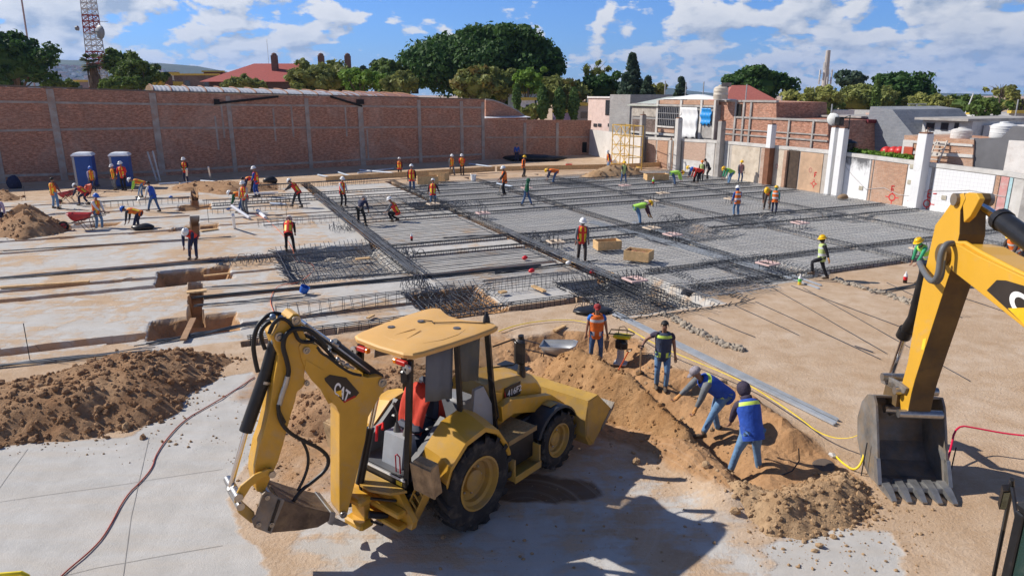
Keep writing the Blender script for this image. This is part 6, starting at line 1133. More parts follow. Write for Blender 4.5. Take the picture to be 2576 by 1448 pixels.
# ---------------------------------------------------------------- backhoe loader
BO = Vector((-1.297, 9.865, 0)); BH = empty('backhoe_loader', tuple(BO), 51, 'yellow backhoe loader with open cab in the middle foreground, digging arm toward the left', 'backhoe')
def text_mb(b, s, mp, size=1., off=.0, z=0.):
    """letters as mesh; mp maps text x,y to a world point"""
    cu = bpy.data.curves.new('lettering', 'FONT'); cu.body = s; cu.size = size; cu.offset = off; o = bpy.data.objects.new('lettering', cu); COL.objects.link(o); bpy.context.view_layer.update()
    me = bpy.data.meshes.new_from_object(o.evaluated_get(bpy.context.evaluated_depsgraph_get())); b.add([mp(v.co.x, v.co.y) for v in me.vertices], [tuple(p.vertices) for p in me.polygons]); bpy.data.objects.remove(o); bpy.data.curves.remove(cu); bpy.data.meshes.remove(me)
def wheel(parent, c, r, w, rimr, nl, sgn):
    o = MB(); 
    M_ = Matrix.Translation(c) @ Matrix.Rotation(R(90), 4, 'X'); h = w / 2; t = MB(); t.X = M_
    t.lathe([(rimr, -h * .78), (rimr * 1.12, -h * .92), (r * .80, -h), (r * .86, -h * .95), (r * .905, -h * .78), (r * .915, 0), (r * .905, h * .78), (r * .86, h * .95), (r * .80, h), (rimr * 1.12, h * .92), (rimr, h * .78)], 48)
    for k in range(nl):
        for sd in (-1, 1):
            a = 2 * math.pi * (k + (.5 if sd > 0 else 0)) / nl; da = .42 * 7 / nl * 2.2; wd = .42 * 2 * math.pi / nl
            def q(rr, ang, yy): return (rr * math.cos(ang), rr * math.sin(ang), yy)
            st = [(0, -.03 * sd, .0), (.45, .0, .45), (1., .0, 1.)]; pts = []
            for f_, _, _ in st: 
                ang = a + da * f_ * .8; yy = sd * h * (.02 + .99 * f_); ro = r * (1.0 if f_ < .9 else .965); ri = r * (.89 if f_ < .9 else .80); pts.append([q(ri, ang, yy), q(ro, ang, yy), q(ro, ang + wd * .8, yy), q(ri, ang + wd * .8, yy)])
            t.rings(pts)
    n_ = empty_local('wheel', parent); t.build('tyre', RUB, n_, smooth=35)
    t = MB(); t.X = M_; s = h * sgn * -1
    for sd in (1, -1): t.lathe([(rimr * 1.02, h * .80 * sd), (rimr * 1.06, h * .9 * sd), (rimr * .98, h * .92 * sd), (rimr * .93, h * .6 * sd), (rimr * .80, h * .52 * sd), (rimr * .78, h * .2 * sd), (rimr * .62, h * .1 * sd), (rimr * .45, h * .12 * sd), (rimr * .42, h * .42 * sd), (rimr * .36, h * .48 * sd), (.01, h * .5 * sd)], 36)
    t.build('rim', YELD, n_, smooth=35); t = MB(); t.X = M_
    for k in range(8): a = k * math.pi / 4; [t.ball((rimr * .55 * math.cos(a), rimr * .55 * math.sin(a), h * .14 * sd), .022, 6, 4) for sd in (1, -1)]
    t.build('wheel_nuts', PIN, n_); return n_
def empty_local(name, parent):
    o = bpy.data.objects.new(name, None); COL.objects.link(o); o.parent = parent; MATS[o.name] = MATS[parent.name]; return o
for y in (-.84, .84): wheel(BH, (0, y, .73), .745, .5, .40, 16, -1); wheel(BH, (2.15, y * .97, .53), .535, .37, .29, 15, -1)
b = MB(); b.box((-.95, -.34, .5), (2.45, .34, .98), .03); b.box((-.25, -.6, .6), (.25, .6, .86), .04); b.box((2., -.62, .45), (2.3, .62, .6), .03); b.build('chassis', BLK, BH)
# bonnet and loader
b = MB(); pr = [(.95, 1.0), (.95, 1.80), (1.3, 1.79), (1.8, 1.70), (2.2, 1.58), (2.36, 1.42), (2.38, 1.0)]
rs = []
for x, z in pr[1:-1]: rs.append([(x, -.43, 1.0), (x, -.43, z - .14), (x, -.33, z - .02), (x, 0, z + .015), (x, .33, z - .02), (x, .43, z - .14), (x, .43, 1.0)])
b.rings(rs, True, True); b.build('bonnet', YEL, BH, smooth=30)
b = MB(); b.box((2.362, -.36, .95), (2.41, .36, 1.32), .01); b.box((2.2, -.36, .55), (2.5, .36, .93), .03); b.box((2.0, -.3, 1.655), (2.24, .3, 1.668)); b.build('radiator_grille', BLK, BH)
b = MB(); b.box((1.32, -.449, 1.40), (1.74, -.436, 1.63)); b.build('model_plate', mat('decal_brown_black', (.035, .028, .024), .4), BH); b = MB(); b.prism([(1.30, -.452, 1.41), (1.37, -.452, 1.41), (1.31, -.452, 1.60)], (0, -.003, 0)); b.build('red_stripe', LAMPR, BH)
b = MB(); text_mb(b, '416F2', lambda x, y: (1.38 + x, -.4535, 1.46 + y), .155, .003); b.build('model_number', WHITE, BH, fixn=False)
b = MB(); b.tube([(1.95, -.30, 1.62), (1.95, -.30, 2.28)], .062, 14); b.tube([(1.95, -.30, 2.26), (1.93, -.30, 2.36)], .05, 12); b.tube([(1.95, -.3, 1.6), (1.95, -.3, 1.75)], .075, 12); b.build('exhaust_stack', BLK, BH, smooth=40)
for sy in (-1, 1):
    b = MB(); y0, y1 = sy * .52, sy * .66
    b.prism([(1.0, y0, 1.22), (1.0, y0, 1.48), (1.25, y0, 1.52), (2.35, y0, 1.22), (2.75, y0, .92), (2.9, y0, .55), (2.76, y0, .42), (2.62, y0, .75), (2.1, y0, 1.0), (1.3, y0, 1.26)], (0, y1 - y0, 0)); b.build('loader_arm', YEL, BH)
    b = MB(); b.tube([(1.2, sy * .59, .95), (1.95, sy * .59, 1.0)], .055, 10); b.build('loader_cylinder', BLK, BH, smooth=40); b = MB(); b.tube([(1.94, sy * .59, 1.0), (2.45, sy * .59, 1.02)], .03, 8); b.build('cylinder_rod', CHR, BH, smooth=40)
    b = MB(); b.prism([(.9, sy * .44, .9), (1.22, sy * .44, .9), (1.18, sy * .44, 1.62), (.95, sy * .44, 1.7)], (0, sy * .07, 0)); b.build('loader_tower', YEL, BH)
DXB = -.2
pf = [(3.02, 1.12), (3.34, 1.13), (3.36, 1.05), (3.10, 1.0), (3.02, .75), (3.04, .45), (3.14, .28), (3.22, .25), (3.8, .70), (3.83, .66), (3.24, .18), (3.10, .22), (2.98, .42), (2.95, .78)]
pf = [(x + DXB, z - .05) for x, z in pf]; b = MB(); b.prism([(x, -1.12, z) for x, z in pf], (0, 2.24, 0)); bk = b.build('loader_bucket', YELD, BH)
for sy in (-1.13, 1.12): b = MB(); b.prism([(x + DXB, sy, z - .05) for x, z in ((3.0, 1.1), (3.34, 1.12), (3.80, .70), (3.22, .2), (3.0, .45))], (0, .012, 0)); b.build('side_plate', YELD, bk)
b = MB(); b.prism([(x + DXB, -1.14, z - .05) for x, z in ((3.5, .45), (3.92, .78), (3.9, .68), (3.5, .36))], (0, 2.28, 0)); b.build('cutting_edge', WORN, bk)
# fenders and steps
for sy in (-1, 1):
    b = MB(); pr = [(-.72, 1.05), (-.62, 1.27), (-.28, 1.54), (.12, 1.60), (.42, 1.44), (.62, 1.15), (.70, .98)]
    b.rings([[(x, sy * .56, z + .16), (x * .98, sy * .82, z + .1), (x, sy * 1.07, z), (x, sy * 1.08, z - .07), (x * .93, sy * 1.06, z - .07), (x * .93, sy * .56, z + .08)] for x, z in pr]); b.build('rear_fender', YEL, BH, smooth=25)
    b = MB(); b.rings([[(2.15 + r_ * math.cos(a), y, .53 + r_ * math.sin(a)) for r_, y in ((.60, sy * .56), (.62, sy * .6), (.62, sy * .96), (.58, sy * .98), (.58, sy * .56))] for a in [R(158 - 12 * i) for i in range(12)]]); b.build('front_fender', mat('dark_fender_plastic', (.03, .033, .04), .5), BH, smooth=30)
b = MB(); b.box((2.05, -.86, 1.152), (2.25, -.68, 1.165)); b.build('fender_plate', YELD, BH)
b = MB(); b.box((.74, -.98, .55), (1.42, -.42, 1.06), .02); b.build('battery_box', BLK, BH)
b = MB(); b.box((.72, -1.0, 1.064), (1.45, -.42, 1.09)); b.box((.72, -1.02, 1.02), (1.45, -1.003, 1.1))
for i in range(9):
    for j in range(6): b.box((.77 + i * .075, -.95 + j * .085, 1.091), (.80 + i * .075, -.92 + j * .085, 1.097))
b.build('step_plate', mat('dusty_tread_plate', (.33, .23, .11), .7, .2, var=.2), BH)
b = MB(); b.box((.74, -1.12, .42), (1.42, -.86, .46)); b.box((.74, -1.14, .40), (1.42, -1.123, .52)); b.box((.74, -1.12, .462), (.77, -.86, .8)); b.box((1.39, -1.12, .462), (1.42, -.86, .8)); b.build('lower_step', YELD, BH)
# cab
b = MB(); b.box((-.98, -.56, .99), (.95, .56, 1.06), .01); b.box((-.2, -.62, 1.07), (.0, -.5, 1.62)); b.build('cab_floor', GRY, BH)
for sy in (-1, 1):
    for p, q, r_ in (((.90, .60, 1.0), (.74, .58, 2.82), .055), ((.10, .60, 1.45), (.06, .58, 2.82), .05), ((-.98, .55, 1.0), (-.80, .52, 2.80), .055)):
        b = MB(); b.tube([(p[0], sy * p[1], p[2]), (q[0], sy * q[1], q[2])], r_, 4); b.build('cab_pillar', BLK, BH)
    b = MB(); b.prism([(-.95, sy * .56, 1.06), (-.05, sy * .56, 1.06), (.1, sy * .56, 1.5), (-.2, sy * .56, 1.72), (-.55, sy * .56, 1.45), (-.95, sy * .56, 1.2)], (0, -sy * .1, 0)); b.build('side_console', GRY, BH)
    b = MB(); b.prism([(.16, sy * .6, 1.1), (.84, sy * .6, 1.1), (.72, sy * .59, 2.78), (.1, sy * .59, 2.78)], (0, -sy * .008, 0)); b.build('door_glass', GLASS, BH)
    b = MB(); b.tube([(.8, sy * .62, 1.2), (.83, sy * .72, 1.4), (.72, sy * .72, 2.), (.7, sy * .64, 2.1)], .014, 6); b.build('grab_rail', BLK, BH)
b = MB(); b.prism([(.90, -.56, 1.45), (.90, .56, 1.45), (.75, .56, 2.78), (.75, -.56, 2.78)], (-.008, 0, 0)); b.build('windscreen', GLASS, BH)
b = MB(); b.prism([(.3, -.60, 1.06), (.86, -.60, 1.06), (.86, -.60, 1.5), (.62, -.60, 1.95), (.42, -.6, 1.95)], (0, .06, 0)); b.build('door_panel', GRYL, BH)
CUR = mat('grey_canvas_blind', (.15, .165, .19), .8, var=.06, scale=5)
for x0, x1, z0, y in ((-.5, .02, 2.05, -.53), (.16, .6, 2.15, -.54), (-.55, .4, 2.5, .5)):
    b = MB(); b.rings([[(x0 + (x1 - x0) * i / 8, y + .02 * math.sin(i * 1.4) + .05 * (1 - k / 3), z0 + (2.78 - z0) * k / 3 - .12 * (1 - k / 3) * (i / 8)) for i in range(9)] for k in range(4)], False, False); o = b.build('canvas_blind', CUR, BH, smooth=True); o.modifiers.new('t', 'SOLIDIFY').thickness = .01
b = MB(); b.box((.5, -.28, 1.062), (.86, .28, 1.62), .04); b.tube([(.45, 0, 1.6), (.3, 0, 1.86)], .03, 8); b.build('dashboard', GRYL, BH, smooth=30)
b = MB(); c_ = Vector((.29, 0, 1.88)); n_ = Vector((-.45, 0, .9)).normalized(); a_ = Vector((0, 1, 0)); b2 = n_.cross(a_); b.tube([c_ + a_ * .19 * math.cos(t) + b2 * .19 * math.sin(t) for t in [2 * math.pi * i / 20 for i in range(21)]], .015, 6); b.build('steering_wheel', BLK, BH)
st = empty_local('seat', BH); b = MB(); b.box((-.47, -.24, 1.062), (-.08, .24, 1.4), .04); b.box((-.48, -.25, 1.42), (-.06, .25, 1.54), .05); b.build('seat_cushion', mat('dark_blue_seat', (.035, .045, .07), .7), st, smooth=30); b = MB(); b.X = Matrix.Translation((-.08, 0, 1.5)) @ Matrix.Rotation(R(10), 4, 'Y'); b.box((-.02, -.23, 0), (.1, .23, .62), .05); b.build('seat_back', mat('dark_blue_seat', (.035, .045, .07)), st, smooth=30)
b = MB(); b.box((-.4, -.42, 1.5), (.0, -.32, 1.56), .02); b.box((-.4, .32, 1.5), (.0, .42, 1.56), .02); b.build('armrest', BLK, st)
b = MB(); b.prism([(-.86, -.30, 1.062), (-.5, -.30, 1.062), (-.58, -.30, 1.52), (-.78, -.30, 1.52)], (0, .42, 0)); b.build('control_tower', GRYL, BH)
for y in (-.22, -.02):
    b = MB(); b.lathe([(.06, 0), (.055, .02), (.03, .1), (.018, .14)], 12); b.X = Matrix.Identity(4); b.v = [(x - .66, yy + y, z + 1.52) for x, yy, z in b.v]; b.tube([(-.66, y, 1.64), (-.64, y, 1.78), (-.58 if y < -.1 else -.67, y + .03, 1.93)], .011, 6); b.ball((-.58 if y < -.1 else -.67, y + .03, 1.95), .026, 10, 6); b.build('control_lever', mat('lever_boot', (.13, .12, .11), .6), BH, smooth=40)
b = MB(); b.tube([(-.93, -.36, 1.02), (-.93, -.36, 1.32), (-.93, -.31, 1.35), (-.93, -.27, 1.32), (-.93, -.27, 1.02)], .011, 6); b.build('red_handle', mat('red_handle_paint', (.55, .03, .05), .4), BH)
b = MB(); b.tube([(-.8, .3, 1.3), (-.72, .36, 1.5), (-.66, .3, 1.54), (-.72, .24, 1.48)], .024, 6); b.build('red_lever_tag', mat('red_plastic', (.75, .02, .02), .35), BH)
b = MB(); b.box((-1.03, -.58, .93), (-.985, .6, 1.08), .01); b.build('rear_panel', BLK, BH); b = MB(); b.box((-1.036, -.56, 1.035), (-1.031, .58, 1.05)); b.box((-1.036, -.56, 1.055), (-1.031, .58, 1.068)); b.build('white_stripe', WHITE, BH); b = MB(); [b.box((-1.037, y, .95), (-1.031, y + .12, 1.015)) for y in (-.5, .3)]; b.build('warning_sticker', mat('yellow_sticker', (.85, .62, .05), .5), BH)
# jacket over the seat
jk = MB(); rs = []
for k, (z, w, x) in enumerate(((1.42, .17, -.12), (1.55, .2, -.1), (1.75, .22, -.06), (1.95, .24, .0), (2.1, .26, .1), (2.15, .25, .2), (2.05, .26, .3), (1.8, .28, .33), (1.55, .3, .34))):
    rs.append([(x - .30 + .025 * math.sin(i * 1.3 + k), (i / 12 - .5) * 2 * w * 1.15, z - .06 - .12 * abs(i / 12 - .5) ** 1.5 * 2 + .02 * math.sin(i * 2.1 + k * 1.7)) for i in range(13)])
jk.rings(rs, False, False); 
M_ = MATS[BH.name]; jo = jk.build('orange_jacket', mat('orange_red_jacket', (.55, .055, .03), .85, var=.1, bump=.3, bscale=12), None, smooth=True); jo.modifiers.new('t', 'SOLIDIFY').thickness = .015; jo.location = BO; jo.rotation_euler = (0, 0, R(51)); tag(jo, 'orange red jacket draped over the backhoe seat', 'jacket')
# canopy
CZ = 2.84
def rr(o_):  # rounded outline with the notch at the front, grown by o_
    pts = [(-.86, -.46), (-.80, -.58), (-.66, -.63), (-.2, -.69), (.3, -.73), (.68, -.73), (.80, -.70), (.86, -.58), (.78, -.38), (.70, -.2), (.68, 0), (.70, .2), (.78, .38), (.88, .55), (.84, .68), (.70, .72), (.3, .73), (-.2, .70), (-.66, .65), (-.80, .60), (-.86, .48), (-.89, 0)]
    return [(x + (o_ if x > 0 else -o_), y + (o_ if y > 0 else -o_) * (1 if abs(y) > .3 else abs(y) / .3)) for x, y in pts]
b = MB(); b.rings([[(x, y, CZ - .01) for x, y in rr(-.03)], [(x, y, CZ) for x, y in rr(.02)], [(x, y, CZ + .05) for x, y in rr(.025)], [(x, y, CZ + .075) for x, y in rr(.005)], [(x, y, CZ + .085) for x, y in rr(-.03)], [(x * .6, y * .6, CZ + .10) for x, y in rr(-.05)], [(x * .1, y * .1, CZ + .105) for x, y in rr(-.05)]]); b.build('canopy', YELR, BH, smooth=16)
b = MB()
arc = [(-.55 + .05, .42), (-.62, .2), (-.64, 0), (-.6, -.25), (-.45, -.45), (-.2, -.55), (.1, -.57), (.35, -.5)]
b.tube([(x, y, CZ + .092) for x, y in arc], .007, 6, flat=.7); [b.tube([(-.15, y, CZ + .114), (-.5, y * 2.2, CZ + .098)], .007, 6, flat=.7) for y in (-.06, .06)]; b.build('pressed_rib', YELR, BH, smooth=True)
b = MB(); [b.lathe([(.055, 0), (.055, .012), (.01, .014)], 18) for _ in range(1)]; b.v = [(x + .28, y - .38, z + CZ + .1) for x, y, z in b.v]; q = MB(); q.lathe([(.055, 0), (.055, .012), (.01, .014)], 18); b.add([(x - .3, y + .42, z + CZ + .1) for x, y, z in q.v], q.f); b.add([(x * 1. + .15, y + .25, z + CZ + .112) for x, y, z in q.v], q.f); b.build('roof_plug', mat('grey_roof_plug', (.10, .10, .11), .5), BH, smooth=40)
b = MB(); b.tube([(.18, .22, CZ + .13), (.24, .1, CZ + .125), (.2, .04, CZ + .125), (.24, -.02, CZ + .125), (.5, -.25, CZ + .115), (.74, -.55, CZ + .1)], .009, 6); b.build('roof_cable', BLK, BH)
b = MB(); b.lathe([(.06, 0), (.05, .08), (.025, .14), (.01, .17)], 12); b.v = [(x + .82, y - .5, z + CZ + .08) for x, y, z in b.v]; b.build('aerial_base', BLK, BH, smooth=40)
for y in (-.42, .42):
    b = MB(); b.box((-.93, y - .13, CZ - .10), (-.86, y + .05, CZ - .03), .01); b.build('tail_lamp', LAMPR, BH); b = MB(); b.box((-.93, y + (.055 if y < 0 else -.19), CZ - .10), (-.86, y + (.12 if y < 0 else -.135), CZ - .03), .01); b.build('indicator_lamp', LAMPO, BH)
    b = MB(); b.lathe([(.03, -.06), (.065, -.02), (.07, .02), (.02, .03)], 14); b.v = [(-.9 - z, y * 1.33 + x, CZ - .13 + yy) for x, yy, z in b.v]; b.build('work_lamp', mat('lamp_glass_metal', (.5, .5, .5), .2, .6), BH, smooth=40)
for sy in (-1, 1): b = MB(); b.box((-.95, sy * .5 - .04, CZ - .35), (-.86, sy * .5 + .04, CZ - .16), .02); b.build('lamp_bracket', BLK, BH)
b = MB(); b.tube([(.82, -.62, 2.55), (1.15, -.78, 2.62), (1.24, -.8, 2.5)], .014, 6); b.tube([(.84, -.62, 2.2), (1.15, -.76, 2.18), (1.22, -.8, 2.25)], .014, 6); b.build('mirror_arm', BLK, BH)
b = MB(); b.X = Matrix.Translation((1.24, -.82, 2.38)) @ Matrix.Rotation(R(20), 4, 'Z'); b.box((-.04, -.09, -.2), (.05, .09, .2), .035); b.build('mirror', BLK, BH, smooth=30)
# rear frame, kingpost, stabilisers
b = MB(); b.prism([(-1.05, -.78, .42), (-1.05, .78, .42), (-1.05, .82, .55), (-1.05, .55, .9), (-1.05, -.55, .9), (-1.05, -.82, .55)], (-.09, 0, 0)); b.box((-1.3, -.7, .62), (-1.14, .7, .72), .02); b.box((-1.3, -.7, .42), (-1.14, .7, .50), .02); b.build('rear_frame', YEL, BH)
b = MB(); b.prism([(-1.05, -.62, .905), (-1.05, .62, .905), (-1.35, .4, .92), (-1.38, -.2, .92), (-1.25, -.5, .915)], (0, 0, .035)); b.build('slew_guard', YELD, BH)
b = MB(); [b.tube([(-1.2, y, .5), (-1.42, y * .6, .58)], .05, 10) for y in (-.35, .35)]; b.tube([(-1.15, -.5, .78), (-1.35, -.2, .8), (-1.45, .1, .7)], .022, 6); b.tube([(-1.12, .4, .8), (-1.3, .1, .86), (-1.42, -.12, .6)], .022, 6); b.tube([(-1.1, -.3, .5), (-1.3, -.34, .4), (-1.4, -.1, .45)], .02, 6); b.build('slew_hoses', HOSE, BH)
b = MB(); b.box((-1.56, -.2, .34), (-1.32, .2, .46), .03); b.box((-1.56, -.2, .72), (-1.32, .2, .84), .03); b.box((-1.44, -.14, .462), (-1.34, .14, .718)); b.build('swing_casting', YEL, BH)
for sy in (-1, 1):
    sb = empty_local('stabiliser', BH); b = MB(); y = sy * .93
    yb_, yt_ = sy * .52, sy * .92; w = lambda t: yb_ + (yt_ - yb_) * t; z_ = lambda t: .36 + .78 * t
    for e in (-.1, .09): b.prism([(-1.03, w(0) + e, z_(0)), (-.86, w(0) + e, z_(0)), (-.84, w(1) + e, z_(1)), (-1.03, w(1) + e, z_(1))], (0, .012, 0))
    b.prism([(-.87, w(0) - .085, z_(0)), (-.87, w(0) + .085, z_(0)), (-.85, w(1) + .085, z_(1)), (-.85, w(1) - .085, z_(1))], (-.015, 0, 0))
    for k in range(5): t = .05 + k * .17; b.prism([(-1.02, w(t) - .085, z_(t)), (-1.0, w(t) - .085, z_(t)), (-1.0, w(t + .14) + .085, z_(t + .14)), (-1.02, w(t + .14) + .085, z_(t + .14))], (0, 0, .03))
    b.build('leg', YELD, sb); b = MB(); b.tube([(-.95, sy * .5, .72), (-.95, sy * .85, 1.0)], .045, 10); b.build('stabiliser_cylinder', BLK, sb)
    b = MB(); b.X = Matrix.Translation((-.97, sy * .97, 1.22)) @ Matrix.Rotation(R(-8), 4, 'Y'); b.box((-.07, -.17, -.22), (.09, .19, .28), .02); b.box((-.1, -.19, -.2), (-.072, .21, .25)); b.build('street_pad', mat('worn_brown_pad', (.42, .29, .16), .9, var=.35, scale=6, bump=.6, bscale=14, dirt=(.12, .09, .06), dirt_amt=.4), sb)
# digging arm: flat fabricated beams lying in one vertical plane that swings with the kingpost
BPp = MATS[BH.name] @ Vector((-1.47, 0, 0)); BP = Plane(BPp, 215.)
def slab_(name, pts, m, off, th, parent=BH, pl=BP, bev=.012):
    q = [pl.hit(x, y, off) for x, y in pts]; b = MB(); b.prism([pl.w(s, z, off) for s, z in q], pl.n * -th); o = b.build(name, m, parent, world=True); 
    if bev: md = o.modifiers.new('bevel', 'BEVEL'); md.width = bev; md.segments = 2; md.limit_method = 'ANGLE'; md.angle_limit = R(40)
    return o
def ptube(name, pts, r, m, off=0., parent=BH, pl=BP, n=10, smooth=40):
    b = MB(); b.tube([pl.w(*pl.hit(x, y, off), off) for x, y in pts], r, n); return b.build(name, m, parent, world=True, smooth=smooth)
def pdisc(b, x, y, r, off, th=.03, pl=BP, n=18):
    s, z = pl.hit(x, y, off); b.rings([[pl.w(s + q * math.cos(2 * math.pi * k / n), z + q * math.sin(2 * math.pi * k / n), off + d) for k in range(n)] for q, d in ((r, -.01), (r, th), (r * .72, th), (r * .68, th * .6), (r * .45, th * .6), (r * .42, th * 1.3), (.004, th * 1.3))], cap=False)
bm_ = slab_('boom', [(752, 872), (757, 864), (768, 859), (800, 868), (826, 901), (850, 920), (884, 938), (925, 949), (954, 946), (970, 953), (975, 967), (963, 985), (944, 1018), (927, 1048), (919, 1109), (898, 1194), (872, 1302), (858, 1296), (854, 1285), (854, 1041), (845, 1021), (830, 1009), (807, 973), (783, 951), (767, 926), (757, 900)], YEL, .17, .34)
slab_('boom_side_strap', [(770, 905), (812, 930), (826, 1002), (836, 1012), (826, 1015), (806, 978), (783, 955), (766, 928)], YEL, .178, .012, bev=0)
def dec(poly, text, base, upv, size, tri, red, pl, off, parent, th=.004):
    b = MB(); b.prism([pl.w(*pl.hit(x, y, off), off) for x, y in poly], pl.n * -th); d = b.build('maker_decal', mat('decal_brown_black', (.035, .028, .024), .4), parent, world=True)
    def mp(x, y, o_=.004): px = (base[0] + (base[2] - base[0]) * x + upv[0] * y, base[1] + (base[3] - base[1]) * x + upv[1] * y); return pl.w(*pl.hit(*px, off + o_), off + o_)
    b = MB(); text_mb(b, text, lambda x, y: mp(x / size[0], y / size[1]), 1., .035); b.build('lettering', WHITE, parent, world=True, fixn=False)
    b = MB(); b.add([pl.w(*pl.hit(x, y, off + .006), off + .006) for x, y in tri], [(0, 1, 2)]); b.build('yellow_triangle', mat('decal_yellow', (.85, .48, .02), .4), parent, world=True)
    if red: b = MB(); b.add([pl.w(*pl.hit(x, y, off + .004), off + .004) for x, y in red], [(0, 1, 2, 3)]); b.build('red_stripe', LAMPR, parent, world=True)
dec([(814, 953), (830, 942), (871, 949), (904, 987), (895, 998), (866, 1013)], 'CAT', (838, 984, 872, 1010), (8.5, -26), (1.88, .72), [(843, 985), (860, 980), (859, 999)], [(863, 1009), (893, 994), (896, 998), (866, 1013)], BP, .176, BH)
b = MB()
for x, y, r in ((961, 961, .062), (863, 1292, .05), (770, 880, .045)): pdisc(b, x, y, r, .17)
b.build('boom_pins', PIN, BH, world=True, smooth=35)
slab_('stick', [(727, 800), (738, 789), (752, 790), (758, 803), (760, 824), (771, 852), (770, 905), (765, 950), (771, 962), (758, 978), (748, 985), (742, 1012), (732, 1043), (712, 1120), (700, 1160), (664, 1240), (646, 1236), (640, 1200), (641, 1174), (652, 1120), (664, 1088), (676, 1040), (683, 1000), (690, 950), (701, 892), (694, 876), (683, 845), (688, 838), (700, 818), (706, 806), (718, 804)], YEL, .15, .30)
b = MB()
for x, y, r in ((744, 805, .058), (702, 846, .058), (771, 962, .035)): pdisc(b, x, y, r, .15)
b.build('stick_pins', PIN, BH, world=True, smooth=35)
ptube('stick_cylinder', [(955, 952), (838, 866)], .075, BLK, -.02, n=16); ptube('stick_cylinder_rod', [(842, 869), (748, 803)], .036, CHR, -.02, n=12); ptube('cylinder_collar', [(846, 872), (836, 864)], .088, BLK, -.02, n=14); ptube('steel_pipe', [(928, 935), (800, 838), (770, 815)], .02, PIN, .1); ptube('steel_pipe', [(932, 940), (806, 848)], .016, HOSE, .13)
ptube('bucket_cylinder', [(692, 860), (672, 930), (618, 1084)], .082, BLK, -.02, n=16); ptube('cylinder_collar', [(668, 955), (666, 962)], .09, PIN, -.02, n=14); ptube('bucket_cylinder_rod', [(620, 1080), (580, 1222)], .034, CHR, -.02, n=12)
ptube('boom_cylinder', [(905, 1215), (932, 1075)], .06, BLK, -.1, n=14); ptube('boom_cylinder_rod', [(932, 1075), (948, 1000)], .035, CHR, -.1)
# valve clutter on the boom back
for x, y in ((835, 862), (850, 905), (862, 915), (874, 920), (829, 885), (790, 850), (806, 862)):
    b = MB(); s, z = BP.hit(x, y, .1); b.ball(tuple(BP.w(s, z, .1)), (.035, .035, .045), 8, 5); b.tube([BP.w(s, z, .1), BP.w(s - .08, z - .05, .12)], .02, 6); b.build('hose_fitting', PIN, BH, world=True, smooth=40)
D1 = lambda pts: [(537 + .2032 * x, 757.8 + .2032 * y) for x, y in pts]; D2 = lambda pts: [(515 + .3393 * x, 956.4 + .3393 * y) for x, y in pts]
def smoothp(p):
    for _ in range(2): p = [p[0]] + [q for a, c in zip(p[:-1], p[1:]) for q in ((a[0] * .75 + c[0] * .25, a[1] * .75 + c[1] * .25), (a[0] * .25 + c[0] * .75, a[1] * .25 + c[1] * .75))] + [p[-1]]
    return p
for pts, off, r in ((D1([(920, 925), (935, 850), (900, 700), (855, 560), (880, 430), (960, 350), (1080, 330), (1200, 360), (1330, 470), (1400, 570)]), .22, .03), (D1([(550, 870), (510, 700), (488, 520), (530, 330), (620, 210), (690, 165), (760, 145), (830, 160)]), .02, .028), (D1([(640, 590), (590, 470), (585, 380), (640, 290), (710, 250)]), .0, .026), (D1([(690, 400), (720, 310), (780, 230), (860, 205), (950, 260), (1010, 380), (1050, 480), (1130, 510), (1240, 490)]), .18, .024), (D2([(545, 180), (552, 290), (620, 385), (740, 450), (860, 505), (925, 575), (905, 660), (800, 750), (710, 815), (650, 905)]), .22, .026), (D2([(720, 440), (765, 530), (770, 620), (740, 720), (690, 815)]), .2, .02), (D1([(800, 1280), (805, 1360), (850, 1448), (880, 1500)]), .2, .026), (D1([(1130, 420), (1250, 470), (1400, 600), (1500, 720)]), .12, .024), (D1([(1280, 560), (1330, 640), (1450, 700), (1560, 800), (1700, 890), (1830, 915)]), .16, .02)):
    ptube('hydraulic_hose', smoothp(pts), r, HOSE, off, n=8)
ptube('hose_coupling', D1([(920, 920), (900, 1000), (885, 1060)]), .036, PIN, .2); ptube('hose_coupling', D1([(880, 1060), (850, 1150), (815, 1280)]), .034, mat('galvanised_fitting', (.42, .40, .36), .4, .7), .2)
for x, y in ((686, 797), (706, 800), (690, 858)): b = MB(); s, z = BP.hit(x, y, .05); b.ball(tuple(BP.w(s, z, .05)), .045, 8, 6); b.build('hose_fitting', mat('blue_grey_fitting', (.2, .27, .36), .4, .5), BH, world=True, smooth=True)
# bucket linkage and bucket
for off in (.24, -.20):
    slab_('guide_link', [(596, 1240), (606, 1222), (640, 1194), (672, 1180), (688, 1180), (692, 1190), (684, 1198), (660, 1202), (632, 1224), (612, 1256), (602, 1256)], YEL, off, .04); slab_('bucket_link', [(594, 1236), (604, 1240), (611, 1262), (640, 1288), (646, 1312), (632, 1316), (600, 1290), (590, 1262)], YELD, off - .05, .04)
ptube('link_pin', [(580, 1222), (585, 1226)], .06, PIN, 0.)
b = MB(); a = BP.w(*BP.hit(597, 1246, .2), .26); s, z = BP.hit(597, 1246, .2); b.tube([BP.w(s, z, .27), BP.w(s, z, -.27)], .055, 14); s, z = BP.hit(682, 1188, .2); b.tube([BP.w(s, z, .27), BP.w(s, z, -.27)], .045, 14); s, z = BP.hit(602, 1268, .2); b.tube([BP.w(s, z, .27), BP.w(s, z, -.27)], .05, 14); s, z = BP.hit(672, 1244, .2); b.tube([BP.w(s, z, .27), BP.w(s, z, -.27)], .055, 14); b.build('link_pins', PIN, BH, world=True, smooth=35)
RUSTY = mat('rusty_bucket_steel', (.125, .09, .065), .6, .3, var=.4, scale=5, bump=.4, bscale=18, dirt=(.28, .2, .12), dirt_amt=.45)
